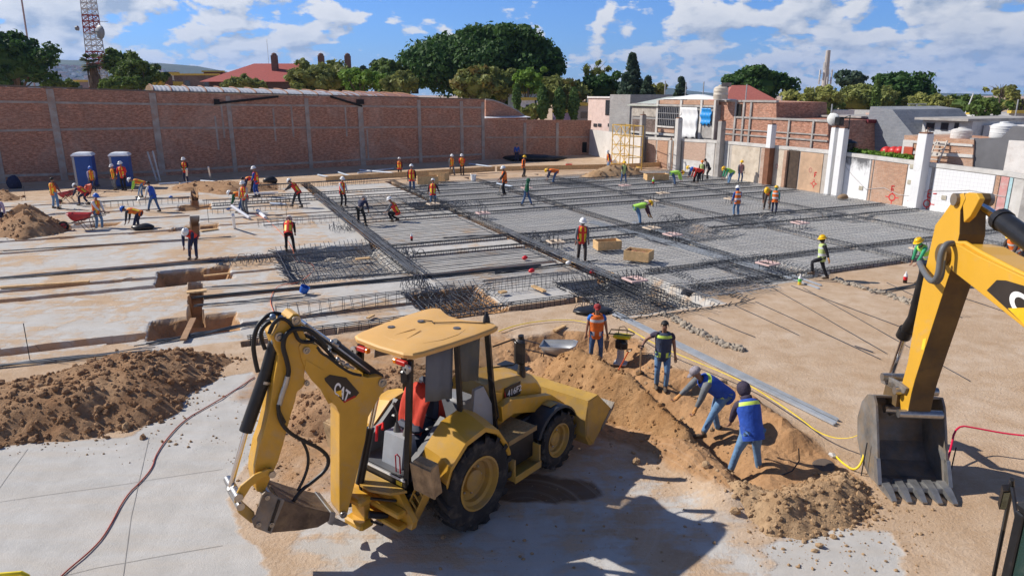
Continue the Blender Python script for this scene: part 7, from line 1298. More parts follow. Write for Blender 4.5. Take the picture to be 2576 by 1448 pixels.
bk = slab_('digging_bucket', [(700, 1250), (716, 1258), (760, 1272), (800, 1282), (838, 1290), (834, 1306), (800, 1326), (752, 1334), (680, 1340), (690, 1300)], RUSTY, .30, .60)
for off in (.315, -.30): slab_('bucket_ear', [(660, 1244), (668, 1236), (684, 1240), (702, 1252), (716, 1258), (704, 1288), (682, 1342), (640, 1326), (634, 1308), (644, 1296)], WORN, off, .03, bev=0)
slab_('wear_strip', [(700, 1256), (706, 1258), (680, 1336), (674, 1334)], BLK, .33, .012, bev=0)
slab_('bucket_lip', [(832, 1286), (846, 1290), (838, 1322), (826, 1318)], BARE, .31, .62)
for k in range(4): slab_('bucket_tooth', [(838, 1300), (862, 1312), (878, 1320), (860, 1324), (836, 1318)], BARE, .28 - k * .17, .06)
b = MB()
for x, y in ((672, 1250), (650, 1318), (683, 1318)): pdisc(b, x, y, .03, .32, .02)
b.build('bucket_bolts', PIN, BH, world=True)
# ---------------------------------------------------------------- tracked excavator reaching in from the right
ta_, tc_ = P(2248, 1255, .06), P(2411, 1262, .06); edeg = math.degrees(math.atan2(tc_.y - ta_.y, tc_.x - ta_.x)) + 90; ec = (ta_ + tc_) / 2
ec = ec + Vector((-math.sin(R(0)) , .36, 0)); EP = Plane((ec.x, ec.y), edeg); EXV = empty('excavator', (ec.x + .1, ec.y - 6.2, 0), 0, 'large yellow excavator at the right whose toothed bucket rests on the dirt', 'excavator')
YX = mat('excavator_yellow', (.64, .35, .03), .42, 0, var=.05, scale=1., dirt=(.45, .33, .2), dirt_amt=.06, coat=.3); YXD = mat('mud_and_shade_yellow', (.15, .09, .03), .8, 0, var=.3, scale=2.5, dirt=(.07, .05, .035), dirt_amt=.6)  # darker yellow holds both mud and the stick underside's shade in its colour
E_ = dict(parent=EXV, pl=EP)
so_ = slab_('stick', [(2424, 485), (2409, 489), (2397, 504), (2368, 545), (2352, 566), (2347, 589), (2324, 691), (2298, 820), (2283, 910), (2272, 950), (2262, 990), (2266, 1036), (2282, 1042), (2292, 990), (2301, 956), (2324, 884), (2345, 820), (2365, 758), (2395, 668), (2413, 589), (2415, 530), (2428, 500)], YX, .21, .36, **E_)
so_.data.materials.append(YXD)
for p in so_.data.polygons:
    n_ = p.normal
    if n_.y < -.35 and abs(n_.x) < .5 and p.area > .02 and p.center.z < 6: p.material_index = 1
def PJ(s, z, o_=.29):
    d = EP.w(s, z, o_) - CAM; dep = d.y * CP - d.z * SP; return (1288 + F * d.x / dep, 724 - F * (d.y * SP + d.z * CP) / dep)
bo_ = slab_('boom', [(2372, 640), (2380, 624), (2401, 613), (2420, 620), (2453, 640), (2575, 697), PJ(-3.0, 3.98), PJ(-4.3, 3.25), PJ(-6.0, 2.0), PJ(-6.15, 1.7), PJ(-5.9, 1.5), PJ(-5.5, 1.55), PJ(-4.2, 2.55), PJ(-3.2, 3.2), (2575, 824), (2432, 710), (2396, 682), (2380, 664)], YX, .29, .58, **E_)
for pts in ([(2400, 612), (2430, 612), (2470, 636), (2575, 690), (2660, 730)], [(2470, 628), (2500, 630), (2530, 655), (2600, 690), (2660, 722)]): ptube('steel_pipe', pts, .035, YX, .2 if pts[0][0] < 2450 else -.25, **E_)
dec([(2482, 730), (2507, 704), (2530, 705), (2640, 738), (2700, 850), (2690, 905), (2600, 838)], 'CAT', (2535, 770, 2672, 858), (8, -50), (1.88, .72), [(2535, 775), (2590, 773), (2582, 822)], None, EP, .296, EXV)
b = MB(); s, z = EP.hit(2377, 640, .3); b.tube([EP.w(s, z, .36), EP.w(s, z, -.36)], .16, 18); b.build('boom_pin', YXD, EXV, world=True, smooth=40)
ptube('stick_cylinder_rod', [(2446, 504), (2530, 560)], .06, CHR, 0, n=16, **E_); ptube('stick_cylinder', [(2520, 553), (2580, 598), (2720, 700)], .13, BLK, 0, n=18, **E_); ptube('cylinder_collar', [(2516, 550), (2526, 558)], .15, BLK, 0, n=16, **E_)
for off in (.2, -.12): slab_('cylinder_lug', [(2420, 490), (2436, 484), (2456, 486), (2464, 500), (2456, 516), (2440, 545), (2424, 560)], YX, off, .08, **E_)
b = MB(); s, z = EP.hit(2446, 502, 0); b.tube([EP.w(s, z, .26), EP.w(s, z, -.26)], .09, 16); b.build('cylinder_pin', WORN, EXV, world=True, smooth=40)
ptube('bucket_cylinder', [(2336, 660), (2300, 800), (2276, 838)], .10, BLK, .02, n=16, **E_); ptube('cylinder_collar', [(2281, 828), (2272, 846)], .12, BLK, .02, n=16, **E_); ptube('bucket_cylinder_rod', [(2278, 838), (2243, 940)], .05, CHR, .02, n=12, **E_)
for off in (.26, -.2):
    slab_('guide_link', [(2212, 946), (2222, 940), (2262, 962), (2280, 976), (2274, 990), (2254, 984), (2216, 962)], WORN, off, .06, **E_); slab_('bucket_link', [(2234, 942), (2246, 942), (2246, 980), (2242, 1018), (2250, 1040), (2236, 1046), (2226, 1030), (2230, 985)], WORN, off - .07, .06, **E_)
b = MB()
for x, y in ((2240, 948), (2272, 982), (2246, 1028), (2282, 1040)): s, z = EP.hit(x, y, .2); b.tube([EP.w(s, z, .34), EP.w(s, z, -.34)], .07, 14)
b.build('link_pins', PIN, EXV, world=True, smooth=40)
def hose3(pts, r): 
    b = MB(); q = [Vector(EP.w(*EP.hit(x, y, o_), o_)) for x, y, o_ in pts]
    for _ in range(2): q = [q[0]] + [w for a, c in zip(q[:-1], q[1:]) for w in (a * .75 + c * .25, a * .25 + c * .75)] + [q[-1]]
    b.tube(q, r, 8); b.build('hydraulic_hose', mat('grey_hose', (.12, .125, .13), .5), EXV, world=True, smooth=True)
hose3([(2396, 612, .3), (2378, 614, .45), (2366, 640, .5), (2362, 690, .5), (2350, 710, .5), (2335, 700, .45), (2318, 672, .3), (2313, 660, .2)], .045); hose3([(2375, 655, .4), (2370, 700, .42), (2352, 716, .42), (2330, 690, .3)], .03)
slab_('warning_sticker', [(2322, 852), (2330, 850), (2325, 880), (2317, 878)], mat('yellow_sticker', (.85, .62, .05), .5), .214, .003, bev=0, **E_)
# bucket shell, opening toward the machine
bkE = empty_local('digging_bucket', EXV); hw = (tc_ - ta_).length / 2 + .03
sT, zT = EP.hit(2280, 1048, 0.); prof = [(0, .08), (.35, .05), (.72, .16), (.98, .42), (1.1, .78), (1.02, 1.12), (.85, 1.34), (.62, 1.42)]
b = MB(); inn = [(s - (s - .5) * .05, z + (.035 if z < .5 else -.0)) for s, z in prof]; inn = [(0, .11), (.35, .085), (.70, .195), (.945, .44), (1.06, .78), (.985, 1.10), (.83, 1.30), (.62, 1.385)]
b.prism([EP.w(s, z, hw) for s, z in prof + inn[::-1]], EP.n * (-2 * hw)); b.build('shell', WORN, bkE, world=True)
for o_ in (hw + .035, -hw + .0): b = MB(); b.prism([EP.w(s, z, o_) for s, z in prof + [(.5, 1.3), (.34, .95), (.16, .5), (-.02, .16)]], EP.n * -.035); b.build('side_plate', WORN, bkE, world=True)
b = MB(); b.prism([EP.w(s, z, hw + .01) for s, z in ((-.12, .06), (.16, .055), (.16, .12), (-.1, .13))], EP.n * (-2 * hw - .02)); b.build('cutting_lip', BARE, bkE, world=True)
for k in range(5):
    o_ = hw - .06 - k * (2 * hw - .12) / 4; b = MB(); b.rings([[EP.w(s, z, o_ + d) for d, z in ((-w, z0), (w, z0), (w, z1), (-w, z1))] for s, w, z0, z1 in ((.1, .07, .03, .17), (-.12, .062, .03, .15), (-.26, .05, .03, .11), (-.40, .036, .03, .055))]); b.build('tooth', BARE, bkE, world=True)
for o_ in (hw + .06, -hw - .0): b = MB(); b.prism([EP.w(s, z, o_) for s, z in ((-.05, .13), (.1, .13), (.24, .5), (.14, .5))], EP.n * -.06); b.build('side_cutter', BARE, bkE, world=True)
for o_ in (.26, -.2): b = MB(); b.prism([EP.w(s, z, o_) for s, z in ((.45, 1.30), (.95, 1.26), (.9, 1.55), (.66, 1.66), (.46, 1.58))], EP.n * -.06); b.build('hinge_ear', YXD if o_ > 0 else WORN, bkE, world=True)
for o_ in (.5, -.5):
    b = MB(); b.tube([EP.w(-5.2, 1.35, o_), EP.w(-3.9, 2.6, o_)], .1, 12); b.build('boom_cylinder', BLK, EXV, world=True, smooth=40); b = MB(); b.tube([EP.w(-3.95, 2.55, o_), EP.w(-3.3, 3.25, o_)], .055, 10); b.build('boom_cylinder_rod', CHR, EXV, world=True, smooth=40)
for o_ in (.42, -.36): b = MB(); b.prism([EP.w(s, z, o_) for s, z in ((-6.6, 1.2), (-5., 1.2), (-5.05, 1.45), (-5.8, 1.95), (-6.3, 1.95))], EP.n * -.06); b.build('boom_bracket', YX, EXV, world=True)
# house, cab and tracks (mostly beyond the picture's corner)
cx, cy = 4.32, 5.15
b = MB(); b.box((cx + .02, cy - 4.6, 1.05), (cx + 2.6, cy - 1.75, 2.15), .08); b.box((cx + .1, cy - 1.9, 1.0), (cx + 2.5, cy - .1, 1.22), .04); b.build('house', YX, EXV, world=True)
cb = empty_local('cab', EXV)
for x, y in ((cx, cy), (cx + .98, cy), (cx, cy - 1.65), (cx + .98, cy - 1.65)): b = MB(); b.box((x - .04, y - .05, 1.22), (x + .04, y + .05, 2.9), .01); b.build('cab_pillar', BLK, cb, world=True)
b = MB(); b.box((cx - .05, cy - 1.7, 2.902), (cx + 1.03, cy + .06, 3.0), .03); b.build('cab_roof', BLK, cb, world=True); b = MB(); b.box((cx + .045, cy - .02, 1.35), (cx + .935, cy - .01, 2.9)); b.box((cx - .02, cy - 1.6, 1.75), (cx - .01, cy - .055, 2.9)); b.build('cab_glass', glass('tinted_green_glass', (.03, .06, .05), .75), cb, world=True); b = MB(); b.box((cx - .03, cy - 1.6, 1.23), (cx - .005, cy - .055, 1.745)); b.build('door_panel', BLK, cb, world=True)
b = MB(); b.box((cx + .3, cy - 1.2, 1.23), (cx + .8, cy - .8, 1.7), .05); b.box((cx + .3, cy - 1.35, 1.7), (cx + .8, cy - 1.2, 2.4), .05); b.build('operator_seat', GRY, cb, world=True)
mx, mz = P(2546, 1205, 2.95), P(2498, 1460, 1.6); b = MB(); b.tube([mx, P(2546, 1222, 2.85), P(2524, 1330, 2.2), mz], .02, 6); b.tube([P(2546, 1222, 2.85), (cx, cy, 2.7)], .018, 6); b.build('mirror_arm', BLK, cb, world=True)
q = [P(x, y, z) for x, y, z in ((2524, 1234, 2.80), (2544, 1232, 2.80), (2536, 1282, 2.5), (2513, 1280, 2.5))]; b = MB(); b.prism(q, Vector((.03, .07, .02))); b.build('mirror_shell', BLK, cb, world=True); c_ = sum((Vector(p) for p in q), Vector()) / 4; b = MB(); b.add([c_ + (Vector(p) - c_) * .84 - Vector((.003, .007, .002)) for p in q], [(0, 1, 2, 3)]); b.build('mirror_glass', mat('green_mirror', (.10, .14, .12), .08, .9, var=.4, scale=6), cb, world=True)
for x in (cx - .1, cx + 2.1):
    b = MB(); n_ = 40; ring = lambda xx, g_: [(xx, cy - 2.1 + (1.55 * (1 if math.cos(a) > 0 else -1) + .42 * math.cos(a)) * 1. , .45 + (.42 + g_) * math.sin(a)) for a in [2 * math.pi * (k + .5) / n_ for k in range(n_)]]; b.rings([ring(x, 0), ring(x + .6, 0)]); b.build('track', mat('track_steel', (.08, .075, .07), .6, .5, var=.3, bump=.4), EXV, world=True)
# ---------------------------------------------------------------- smaller things on the site
def toilet(x, yb, rz, lab):
    c = P(x, yb); o = empty('portable_toilet', (c.x, c.y, 0), rz, lab, 'portable toilet', 'portable toilets by the wall'); TB = mat('blue_toilet_plastic', (.015, .07, .30), .45, var=.1); b = MB(); b.box((-.58, -.55, .12), (.58, .6, 2.2), .03); b.build('cabin', TB, o)
    b = MB(); b.box((-.46, -.585, .16), (.46, -.553, 2.12), .01); d = b.build('door', TB, o); b = MB(); b.box((.3, -.62, 1.1), (.38, -.59, 1.2)); b.build('latch', GRYL, d); b = MB(); b.box((-.6, -.58, .14), (-.465, -.556, 2.15)); b.build('grey_jamb', GRYL, o)
    b = MB(); b.rings([[(.64 * k * (1 if i in (1, 2) else -1), (.66 * k if i in (2, 3) else -.64 * k), z) for i in range(4)] for k, z in ((1, 2.203), (1, 2.28), (.8, 2.40), (.4, 2.46))]); b.build('roof', mat('translucent_white_roof', (.70, .73, .78), .4), o); b = MB(); b.box((-.62, -.6, 0), (.62, .64, .118)); b.build('skid_base', GRY, o)
toilet(222, 471, 20, 'left of two blue portable toilets standing against the brick wall'); toilet(313, 471, 20, 'right of two blue portable toilets, behind the two men in red')
def barrow(pos, rz, m, lab, tip=0, s=1., pitch=0.):
    o = empty('wheelbarrow', tuple(pos), rz, lab, 'wheelbarrow', 'wheelbarrows on the site'); M_ = Matrix.Rotation(R(tip), 4, 'X') @ Matrix.Rotation(R(pitch), 4, 'Y') @ Matrix.Scale(s, 4); o.rotation_euler = (Matrix.Rotation(R(rz), 4, 'Z') @ M_).to_euler(); o.scale = (s, s, s)
    b = MB(); P0 = [(x, y, z) for x, y, z in ((-.34, -.26, .66), (.40, -.30, .70), (.52, -.18, .72), (.52, .18, .72), (.40, .30, .70), (-.34, .26, .66))]; mid = [(x * .72 + .02, y * .72, .47) for x, y, z in P0]; bot = [(x * .5 + .06, y * .55, .40) for x, y, z in P0]
    b.rings([P0, mid, bot]); b.f = b.f[:-2] + [b.f[-1]]; b.m = [0] * len(b.f); k = b.build('tray', m, o, smooth=50); md = k.modifiers.new('t', 'SOLIDIFY'); md.thickness = .012
    b = MB(); b.tube([P0[0], P0[1], P0[2], P0[3], P0[4], P0[5], P0[0]], .013, 6); b.build('tray_rim', m, o)
    b = MB(); [b.tube([(-.95, sy * .3, .62), (-.5, sy * .27, .55), (.3, sy * .14, .36), (.72, sy * .06, .2)], .018, 6) for sy in (-1, 1)]; [b.tube([(-.3, sy * .2, .47), (-.36, sy * .22, .02), (-.1, sy * .2, .02), (.12, sy * .16, .38)], .014, 6) for sy in (-1, 1)]; b.tube([(-.36, -.22, .02), (-.36, .22, .02)], .012, 6); b.build('frame', mat('barrow_frame', (.06, .05, .05), .6), o)
    b = MB(); b.X = Matrix.Translation((.72, 0, .2)) @ Matrix.Rotation(R(90), 4, 'X'); b.lathe([(.12, -.03), (.19, -.05), (.205, 0), (.19, .05), (.12, .03)], 22); w = b.build('wheel', RUB, o, smooth=40); b = MB(); b.X = Matrix.Translation((.72, 0, .2)) @ Matrix.Rotation(R(90), 4, 'X'); b.lathe([(.12, -.025), (.03, -.04), (.03, .04), (.12, .025)], 16); b.build('hub', m, w); return o
RB = mat('red_barrow_paint', (.42, .03, .04), .45, dirt=(.4, .3, .2), dirt_amt=.2); OB = mat('orange_barrow_paint', (.75, .16, .08), .45); GB_ = mat('galvanised_barrow', (.42, .43, .44), .35, .6, var=.15, dirt=(.35, .27, .18), dirt_amt=.3)
barrow(P(212, 578), 196, RB, 'red wheelbarrow next to the small cone of earth', s=1.18); barrow(P(180, 511), 172, RB, 'red wheelbarrow tipped forward in front of the stooping man', pitch=14, s=1.1); barrow(P(240, 489, .1), 250, OB, 'orange wheelbarrow tipped up on its wheel', pitch=48, tip=12); g_ = G(1396, 915); barrow(g_, -14, GB_, 'galvanised grey wheelbarrow beside the man in the red cap', s=1.02)
def shovel(p, q, lab, blade=True, m=None, hm=None, handle_d=True):
    p = Vector(p); q = Vector(q); o = empty('shovel', tuple(p), 0, lab, 'shovel', 'hand tools'); d = (q - p); L_ = d.length; d.normalize(); s = d.cross(Vector((0, 0, 1)))
    if s.length < .05: s = Vector((1, 0, 0))
    s.normalize(); n_ = s.cross(d); b = MB(); b.tube([p + d * .28, q], .017, 8); b.build('shaft', hm or mat('pale_tool_handle', (.60, .46, .30), .6), o, world=True)
    b = MB(); rs = [[p + d * t + s * (w * (i / 4 - .5)) + n_ * (.03 * abs(i / 4 - .5) * 2) for i in range(5)] for t, w in ((0, .16), (.06, .2), (.24, .2), (.29, .12), (.36, .04))]; b.rings(rs, False, False); k = b.build('blade', m or mat('bright_shovel_steel', (.40, .42, .43), .35, .7, dirt=(.35, .25, .15), dirt_amt=.3), o, world=True); k.modifiers.new('t', 'SOLIDIFY').thickness = .006
    if handle_d: b = MB(); b.tube([q, q + d * .05 + s * .055, q + d * .12 + s * .055, q + d * .12 - s * .055, q + d * .05 - s * .055, q], .014, 6); b.build('grip', BLK if not hm else hm, o, world=True)
    return o
w = WRIST[SHOV.name][1]; g_ = G(1610, 942); shovel((g_.x, g_.y, g_.z - .05), (w.x - .03, w.y - .05, w.z - .03), 'shovel with a pale shaft held upright by the man in the slate vest')
g_ = G(1548, 935); q = P(1581, 884, .55); shovel((g_.x, g_.y, g_.z - .1), tuple(q), 'shovel with an orange grip stuck in the earth beside the tamping rammer', hm=None, m=BLK).children[-1].data.materials[0] = mat('orange_grip', (.75, .14, .05), .5)
for nm, (x0, y0, x1, y1, h0, h1), lab in (('shovel', (205, 517, 262, 484, .05, .9), 'long handled shovel by the stooping man at far left'), ('shovel', (150, 522, 165, 492, .05, 1.), 'shovel of the dark haired man in orange'), ('shovel', (345, 505, 356, 470, .1, .8), 'shovel of the bent man in green and orange'), ('shovel', (1255, 492, 1261, 460, .05, .9), 'thin rod in front of the man with black sleeves')): shovel(P(x0, y0, h0), P(x1, y1, h1), lab)
w = WRIST[CAPM.name][1]; b = MB(); o = empty('trowel', tuple(w), 0, 'dark pointed trowel in the left hand of the man in the red cap', 'trowel', 'hand tools'); w = WRIST[CAPM.name][0]; o.location = w; b.tube([(0, 0, -.06), (0, 0, -.16)], .016, 8); b.build('grip', WOODD, o); b = MB(); b.add([(-.07, 0, -.17), (.07, 0, -.17), (.05, .01, -.34), (0, .015, -.46), (-.05, .01, -.34)], [(0, 1, 2, 3, 4)]); k = b.build('blade', WORN, o); k.modifiers.new('t', 'SOLIDIFY').thickness = .006
# tamping rammer
g_ = G(1560, 915); o = empty('tamping_rammer', tuple(g_), -20, 'yellow and black tamping rammer standing in the dug hollow', 'rammer'); b = MB(); b.box((-.16, -.14, .0), (.18, .14, .06), .015); b.rings([[(.0 + r_ * math.cos(a), r_ * math.sin(a), z) for a in [2 * math.pi * k / 14 for k in range(14)]] for r_, z in ((.13, .06), (.1, .14), (.085, .2), (.095, .22), (.085, .25), (.095, .28), (.085, .31), (.095, .34), (.085, .37), (.1, .42))]); b.build('foot', mat('grey_bellows', (.42, .42, .43), .6), o, smooth=30)
b = MB(); b.box((-.13, -.12, .422), (.15, .12, .68), .03); b.box((.02, -.22, .47), (.2, -.122, .66), .03); b.tube([(-.1, .14, .5), (-.1, .2, .62)], .05, 8); b.build('engine', BLK, o); b = MB(); b.box((-.2, -.13, .7), (.24, .13, .80), .035); b.build('fuel_tank', mat('rammer_yellow', (.75, .58, .02), .4), o); b = MB(); b.tube([(-.34, -.16, .74), (-.3, -.17, .84), (.1, -.17, .86), (.3, -.1, .84), (.32, 0, .84), (.3, .1, .84), (.1, .17, .86), (-.3, .17, .84), (-.34, .16, .74)], .016, 6); b.tube([(-.08, 0, .8), (-.06, 0, .98), (.06, 0, 1.02), (.14, 0, .95), (.14, 0, .82)], .01, 6); b.build('handle', BLK, o)
# lines lying on the ground: hose, tapes, channels
def line(name, pts, r, m, lab, cat, z=.01, n=6, sm_=2, hs=None, flat=1., group=None):
    q = [Vector(tuple(G(x, y))) for x, y in pts]
    for i, p in enumerate(q): p.z += z + (hs[i] if hs else 0)
    for _ in range(sm_): q = [q[0]] + [w for a, c in zip(q[:-1], q[1:]) for w in (a * .75 + c * .25, a * .25 + c * .75)] + [q[-1]]
    if not hs:
        for p in q: p.z = max(p.z, gh(p.x, p.y) + z)
    b = MB(); b.tube(q, r, n, flat=flat); o = b.build(name, m, smooth=True); tag(o, lab, cat, group); return o
line('hose', [(120, 1490), (155, 1448), (240, 1378), (275, 1330), (315, 1250), (360, 1208), (385, 1175), (390, 1150), (415, 1110), (460, 1060), (520, 1025), (580, 990), (640, 950)], .012, mat('dusty_red_hose', (.40, .10, .075), .6), 'thin dusty red hose winding over the pale concrete', 'hose', .018)
line('rope', [(690, 790), (677, 755), (700, 730), (755, 715), (800, 672), (760, 655), (740, 640), (720, 600), (680, 560), (640, 545), (600, 540)], .013, mat('orange_rope', (.75, .20, .10), .6), 'thin orange rope wandering from the digging arm past the blue bucket', 'rope', .03)
YT = mat('yellow_caution_tape', (.80, .58, .02), .5); line('caution_tape', [(1255, 838), (1300, 822), (1360, 812), (1420, 808), (1460, 812), (1500, 822)], .022, YT, 'bunched yellow caution tape on the far rim of the hollow', 'tape', .06, flat=.4)
line('caution_tape', [(1580, 850), (1640, 882), (1700, 910), (1760, 935), (1830, 965), (1890, 995), (1950, 1035), (2010, 1070), (2060, 1105), (2120, 1140), (2170, 1152)], .02, YT, 'long yellow caution tape stretched diagonally along the hollow to the digger bucket', 'tape', .02, flat=.35, hs=[.25, .2, .2, .2, .2, .2, .2, .15, .1, .25, .5])
line('caution_tape', [(2172, 1152), (2168, 1185), (2150, 1190), (2120, 1170), (2100, 1150)], .02, YT, 'loose end of yellow tape wrapped round the stakes left of the digger bucket', 'tape', .02, hs=[.5, .2, .02, .02, .02], flat=.4)
line('red_tape', [(2370, 1200), (2385, 1165), (2392, 1132), (2450, 1140), (2520, 1150), (2600, 1165)], .02, mat('red_tape', (.65, .01, .06), .5), 'red warning tape running from a stake right of the digger bucket', 'tape', .02, hs=[.02, .2, .5, .48, .45, .5], flat=.5)
for k, (x, y, h) in enumerate(((2166, 1195, .62), (2390, 1190, .5), (2196, 1190, .45), (75, 905, .95), (722, 560, 1.2), (65, 505, .9), (525, 560, 1.2))):
    g_ = G(x, y); b = MB(); b.tube([(0, 0, -.1), (.02, 0, h)], .011, 6); o = b.build('steel_stake', STEELD); o.location = g_; tag(o, 'thin steel stake ' + ('at the tape corner left of the digger bucket', 'holding the red tape', 'touching the left bucket side', 'with a pinkish tip beside the left trench', 'near the leaning white pipe', 'at far left behind the small earth cone', 'with white top near the white pipes')[k], 'stake', 'thin steel stakes')
ZN = mat('galvanised_steel', (.40, .44, .50), .5, .3, var=.15)
def channel(p, q, n_, lab, w=.05): 
    o = empty('steel_channel', tuple(P(*p)), 0, lab, 'steel profile', 'galvanised profiles'); b = MB()
    for k in range(n_):
        a = P(p[0] + k * 4.5, p[1] - k * 2., .02); c = P(q[0] + k * 5, q[1] - k * 5 + random.uniform(-2, 2), .02); d = (c - a).normalized(); s = Vector((-d.y, d.x, 0)) * w / 2; h = Vector((0, 0, .05))
        b.prism([a - s, a + s, a + s + h, a + s * .8 + h, a + s * .8 + h * .15, a - s * .8 + h * .15, a - s * .8 + h, a - s + h], c - a)
    b.build('profile', ZN, o, world=True); return o
channel((1541, 792), (2098, 1068), 3, 'long bundle of galvanised channels lying diagonally behind the foreground crew', .035); channel((1480, 560), (1990, 700), 3, 'long galvanised channels lying across the mat behind the two timber boxes', .06); channel((1590, 560), (2060, 725), 2, 'galvanised channel on the mat ending at the stepping man', .06); channel((2485, 725), (2575, 770), 2, 'blue grey pipe pair behind the digger boom')
# stony strips of old footing
for pts, lab in (([(1670, 790), (1740, 828), (1810, 862), (1868, 882)], 'rough row of old footing stones pointing at the man in the slate vest'), ([(2100, 702), (2160, 722), (2230, 742), (2300, 766)], 'row of old footing stones running from the stepping man to the digger stick')):
    b = MB(); w = [P(*p) for p in pts]; ln = [(a, c) for a, c in zip(w[:-1], w[1:])]
    def pk(): a, c = random.choice(ln); p = a.lerp(c, random.random()); return p.x + random.gauss(0, .07), p.y + random.gauss(0, .07)
    clods(b, 520, pk, .025, .12, ground_h, .3); o = b.build('stone_row', mat('grey_brown_rubble', (.33, .28, .22), .95, var=.25, scale=6, bump=.5), fixn=False); tag(o, lab, 'stones', 'stony strips')
# pipes, buckets, bottles, bags
PVC = mat('white_pvc', (.72, .73, .76), .4, var=.04)
def pipe(p, q, r, lab, m=PVC): b = MB(); a = Vector(p); c = Vector(q); b.tube([(0, 0, 0), c - a], r, 10); o = b.build('white_pipe', m, smooth=40); o.location = a; tag(o, lab, 'pipe', 'plastic pipes')
pipe(P(583, 518, .6), P(628, 548, .1), .09, 'white pipe leaning low beside the bent green sleeved man'); pipe(P(590, 575, .0), P(586, 540, .9), .07, 'white pipe standing in front of the other white pipes'); pipe(P(648, 530, .1), P(668, 548, .05), .1, 'short white pipe lying right of the men with pipes'); pipe(P(470, 458, .0), P(470, 425, 1.2), .07, 'upright white pipe held by the man at the wall'); pipe(P(530, 450, .0), P(524, 420, 1.3), .06, 'white pipe leaning alone against the wall foot'); pipe(P(640, 486, .75), P(700, 484, .75), .04, 'thin white lath carried by the dark blue jacketed man')
for k, (a, c) in enumerate((((400, 463), (450, 460)), ((455, 462), (480, 458)), ((505, 455), (540, 457)), ((900, 435), (990, 424)), ((850, 433), (890, 446)), ((905, 428), (1000, 436)), ((800, 440), (860, 452)), ((1180, 412), (1240, 420)), ((1250, 462), (1290, 470)), ((680, 512), (720, 514)), ((575, 465), (598, 462)))): pipe(P(*a, .1), P(*c, .1), .07, ('pale pipe lying by the wall foot, ', 'bluish pipe lying in the wall shade, ')[k > 2] + ('left of the upright pipe', 'below the man at the wall', 'right of the man at the wall', 'longest near the far cage', 'crossing the others', 'under the far red vests', 'nearest the edge form', 'near the pair of far men', 'beside the black sleeved man', 'by the cage at left', 'before the brick wall at left')[k], mat('pale_blue_pvc', (.45, .52, .62), .4))
for x0, y0, x1, y1, lab in ((395, 456, 371, 382, 'left of two pale timbers leaning on the brick wall'), (403, 456, 384, 380, 'right of two pale timbers leaning on the brick wall')):
    a = P(x0, y0); c = PY(x1, y1, a.y + .9); b = MB(); b.tube([(0, 0, 0), c - a], .06, 4); o = b.build('leaning_timber', CONCL); o.location = a; tag(o, lab, 'timber', 'leaning timbers')
def bucket(x, y, r, h, m, lab, name='bucket', tip=0, z=0.):
    c = P(x, y); o = empty(name, (c.x, c.y, c.z + z), 0, lab, name.replace('_', ' '), None); b = MB(); b.X = Matrix.Rotation(R(tip), 4, 'Y'); b.lathe([(r * .8, 0), (r, h), (r * .95, h), (r * .76, h * .06), (.01, h * .06)], 20); b.build('pail', m, o, smooth=40); b = MB(); b.X = Matrix.Rotation(R(tip), 4, 'Y'); b.lathe([(r * .79, .001), (.01, .001)], 20); b.tube([(r * math.cos(a), .0, h + r * .4 * math.sin(a)) for a in [math.pi * i / 10 for i in range(11)]], .008, 5); b.build('bail', PIN, o)
bucket(763, 741, .16, .22, HAT['blue'], 'bright blue bucket on the slab above the digging arm', tip=25, z=.08); bucket(1191, 456, .22, .5, WHITE, 'white bucket beside the far edge form'); bucket(410, 415, .25, .4, BLK, 'black bucket hung low on the brick wall'); bucket(1431, 424, .3, .4, mat('red_barrel', (.6, .03, .03), .5), 'red tub near the scaffold foot', 'tub')
def bottle(x, y, h, m, m2, lab): c = P(x, y); o = empty('bottle', (c.x, c.y, .0 if y > 690 else .12), 0, lab, 'bottle', 'drink bottles'); b = MB(); r = h * .16; b.lathe([(r * .9, 0), (r, h * .05), (r, h * .3)], 14); b.build('base', m2, o, smooth=40); b = MB(); b.lathe([(r * 1.01, h * .3), (r * 1.01, h * .58)], 14); b.build('label_band', m, o, smooth=40); b = MB(); b.lathe([(r, h * .58), (r * .9, h * .68), (r * .35, h * .86), (r * .35, h * .96), (.01, h)], 14); b.build('neck', WHITE, o, smooth=40)
REDL = mat('red_label', (.65, .02, .03), .4); COLA = mat('dark_cola', (.03, .012, .008), .15)
bottle(2276, 712, .42, REDL, COLA, 'large cola bottle with a red label standing by the digger stick'); bottle(1036, 612, .35, REDL, COLA, 'cola bottle beside the short row cage'); bottle(2011, 716, .38, mat('green_label', (.10, .55, .1), .5), mat('yellow_liquid', (.75, .55, .05), .3), 'white yellow and green bottle on the dirt left of the stepping man'); bottle(1643, 466, .5, mat('lime_plastic', (.25, .75, .05), .5), REDL, 'lime green plumb bottle with a red base on the far mat')
def bag(x, y, r, m, lab, name='bag', z=.0): c = P(x, y); b = MB(); b.ball((0, 0, r[2] * .8), r, 12, 8); b.v = [(a + .15 * r[0] * math.sin(c2 * 9 + d * 5), c2 + .1 * r[1] * math.sin(a * 8), d + .1 * r[2] * math.sin(a * 11 + c2 * 7)) for a, c2, d in b.v]; o = b.build(name, m, smooth=True); o.location = (c.x, c.y, z); tag(o, lab, name.replace('_', ' '))
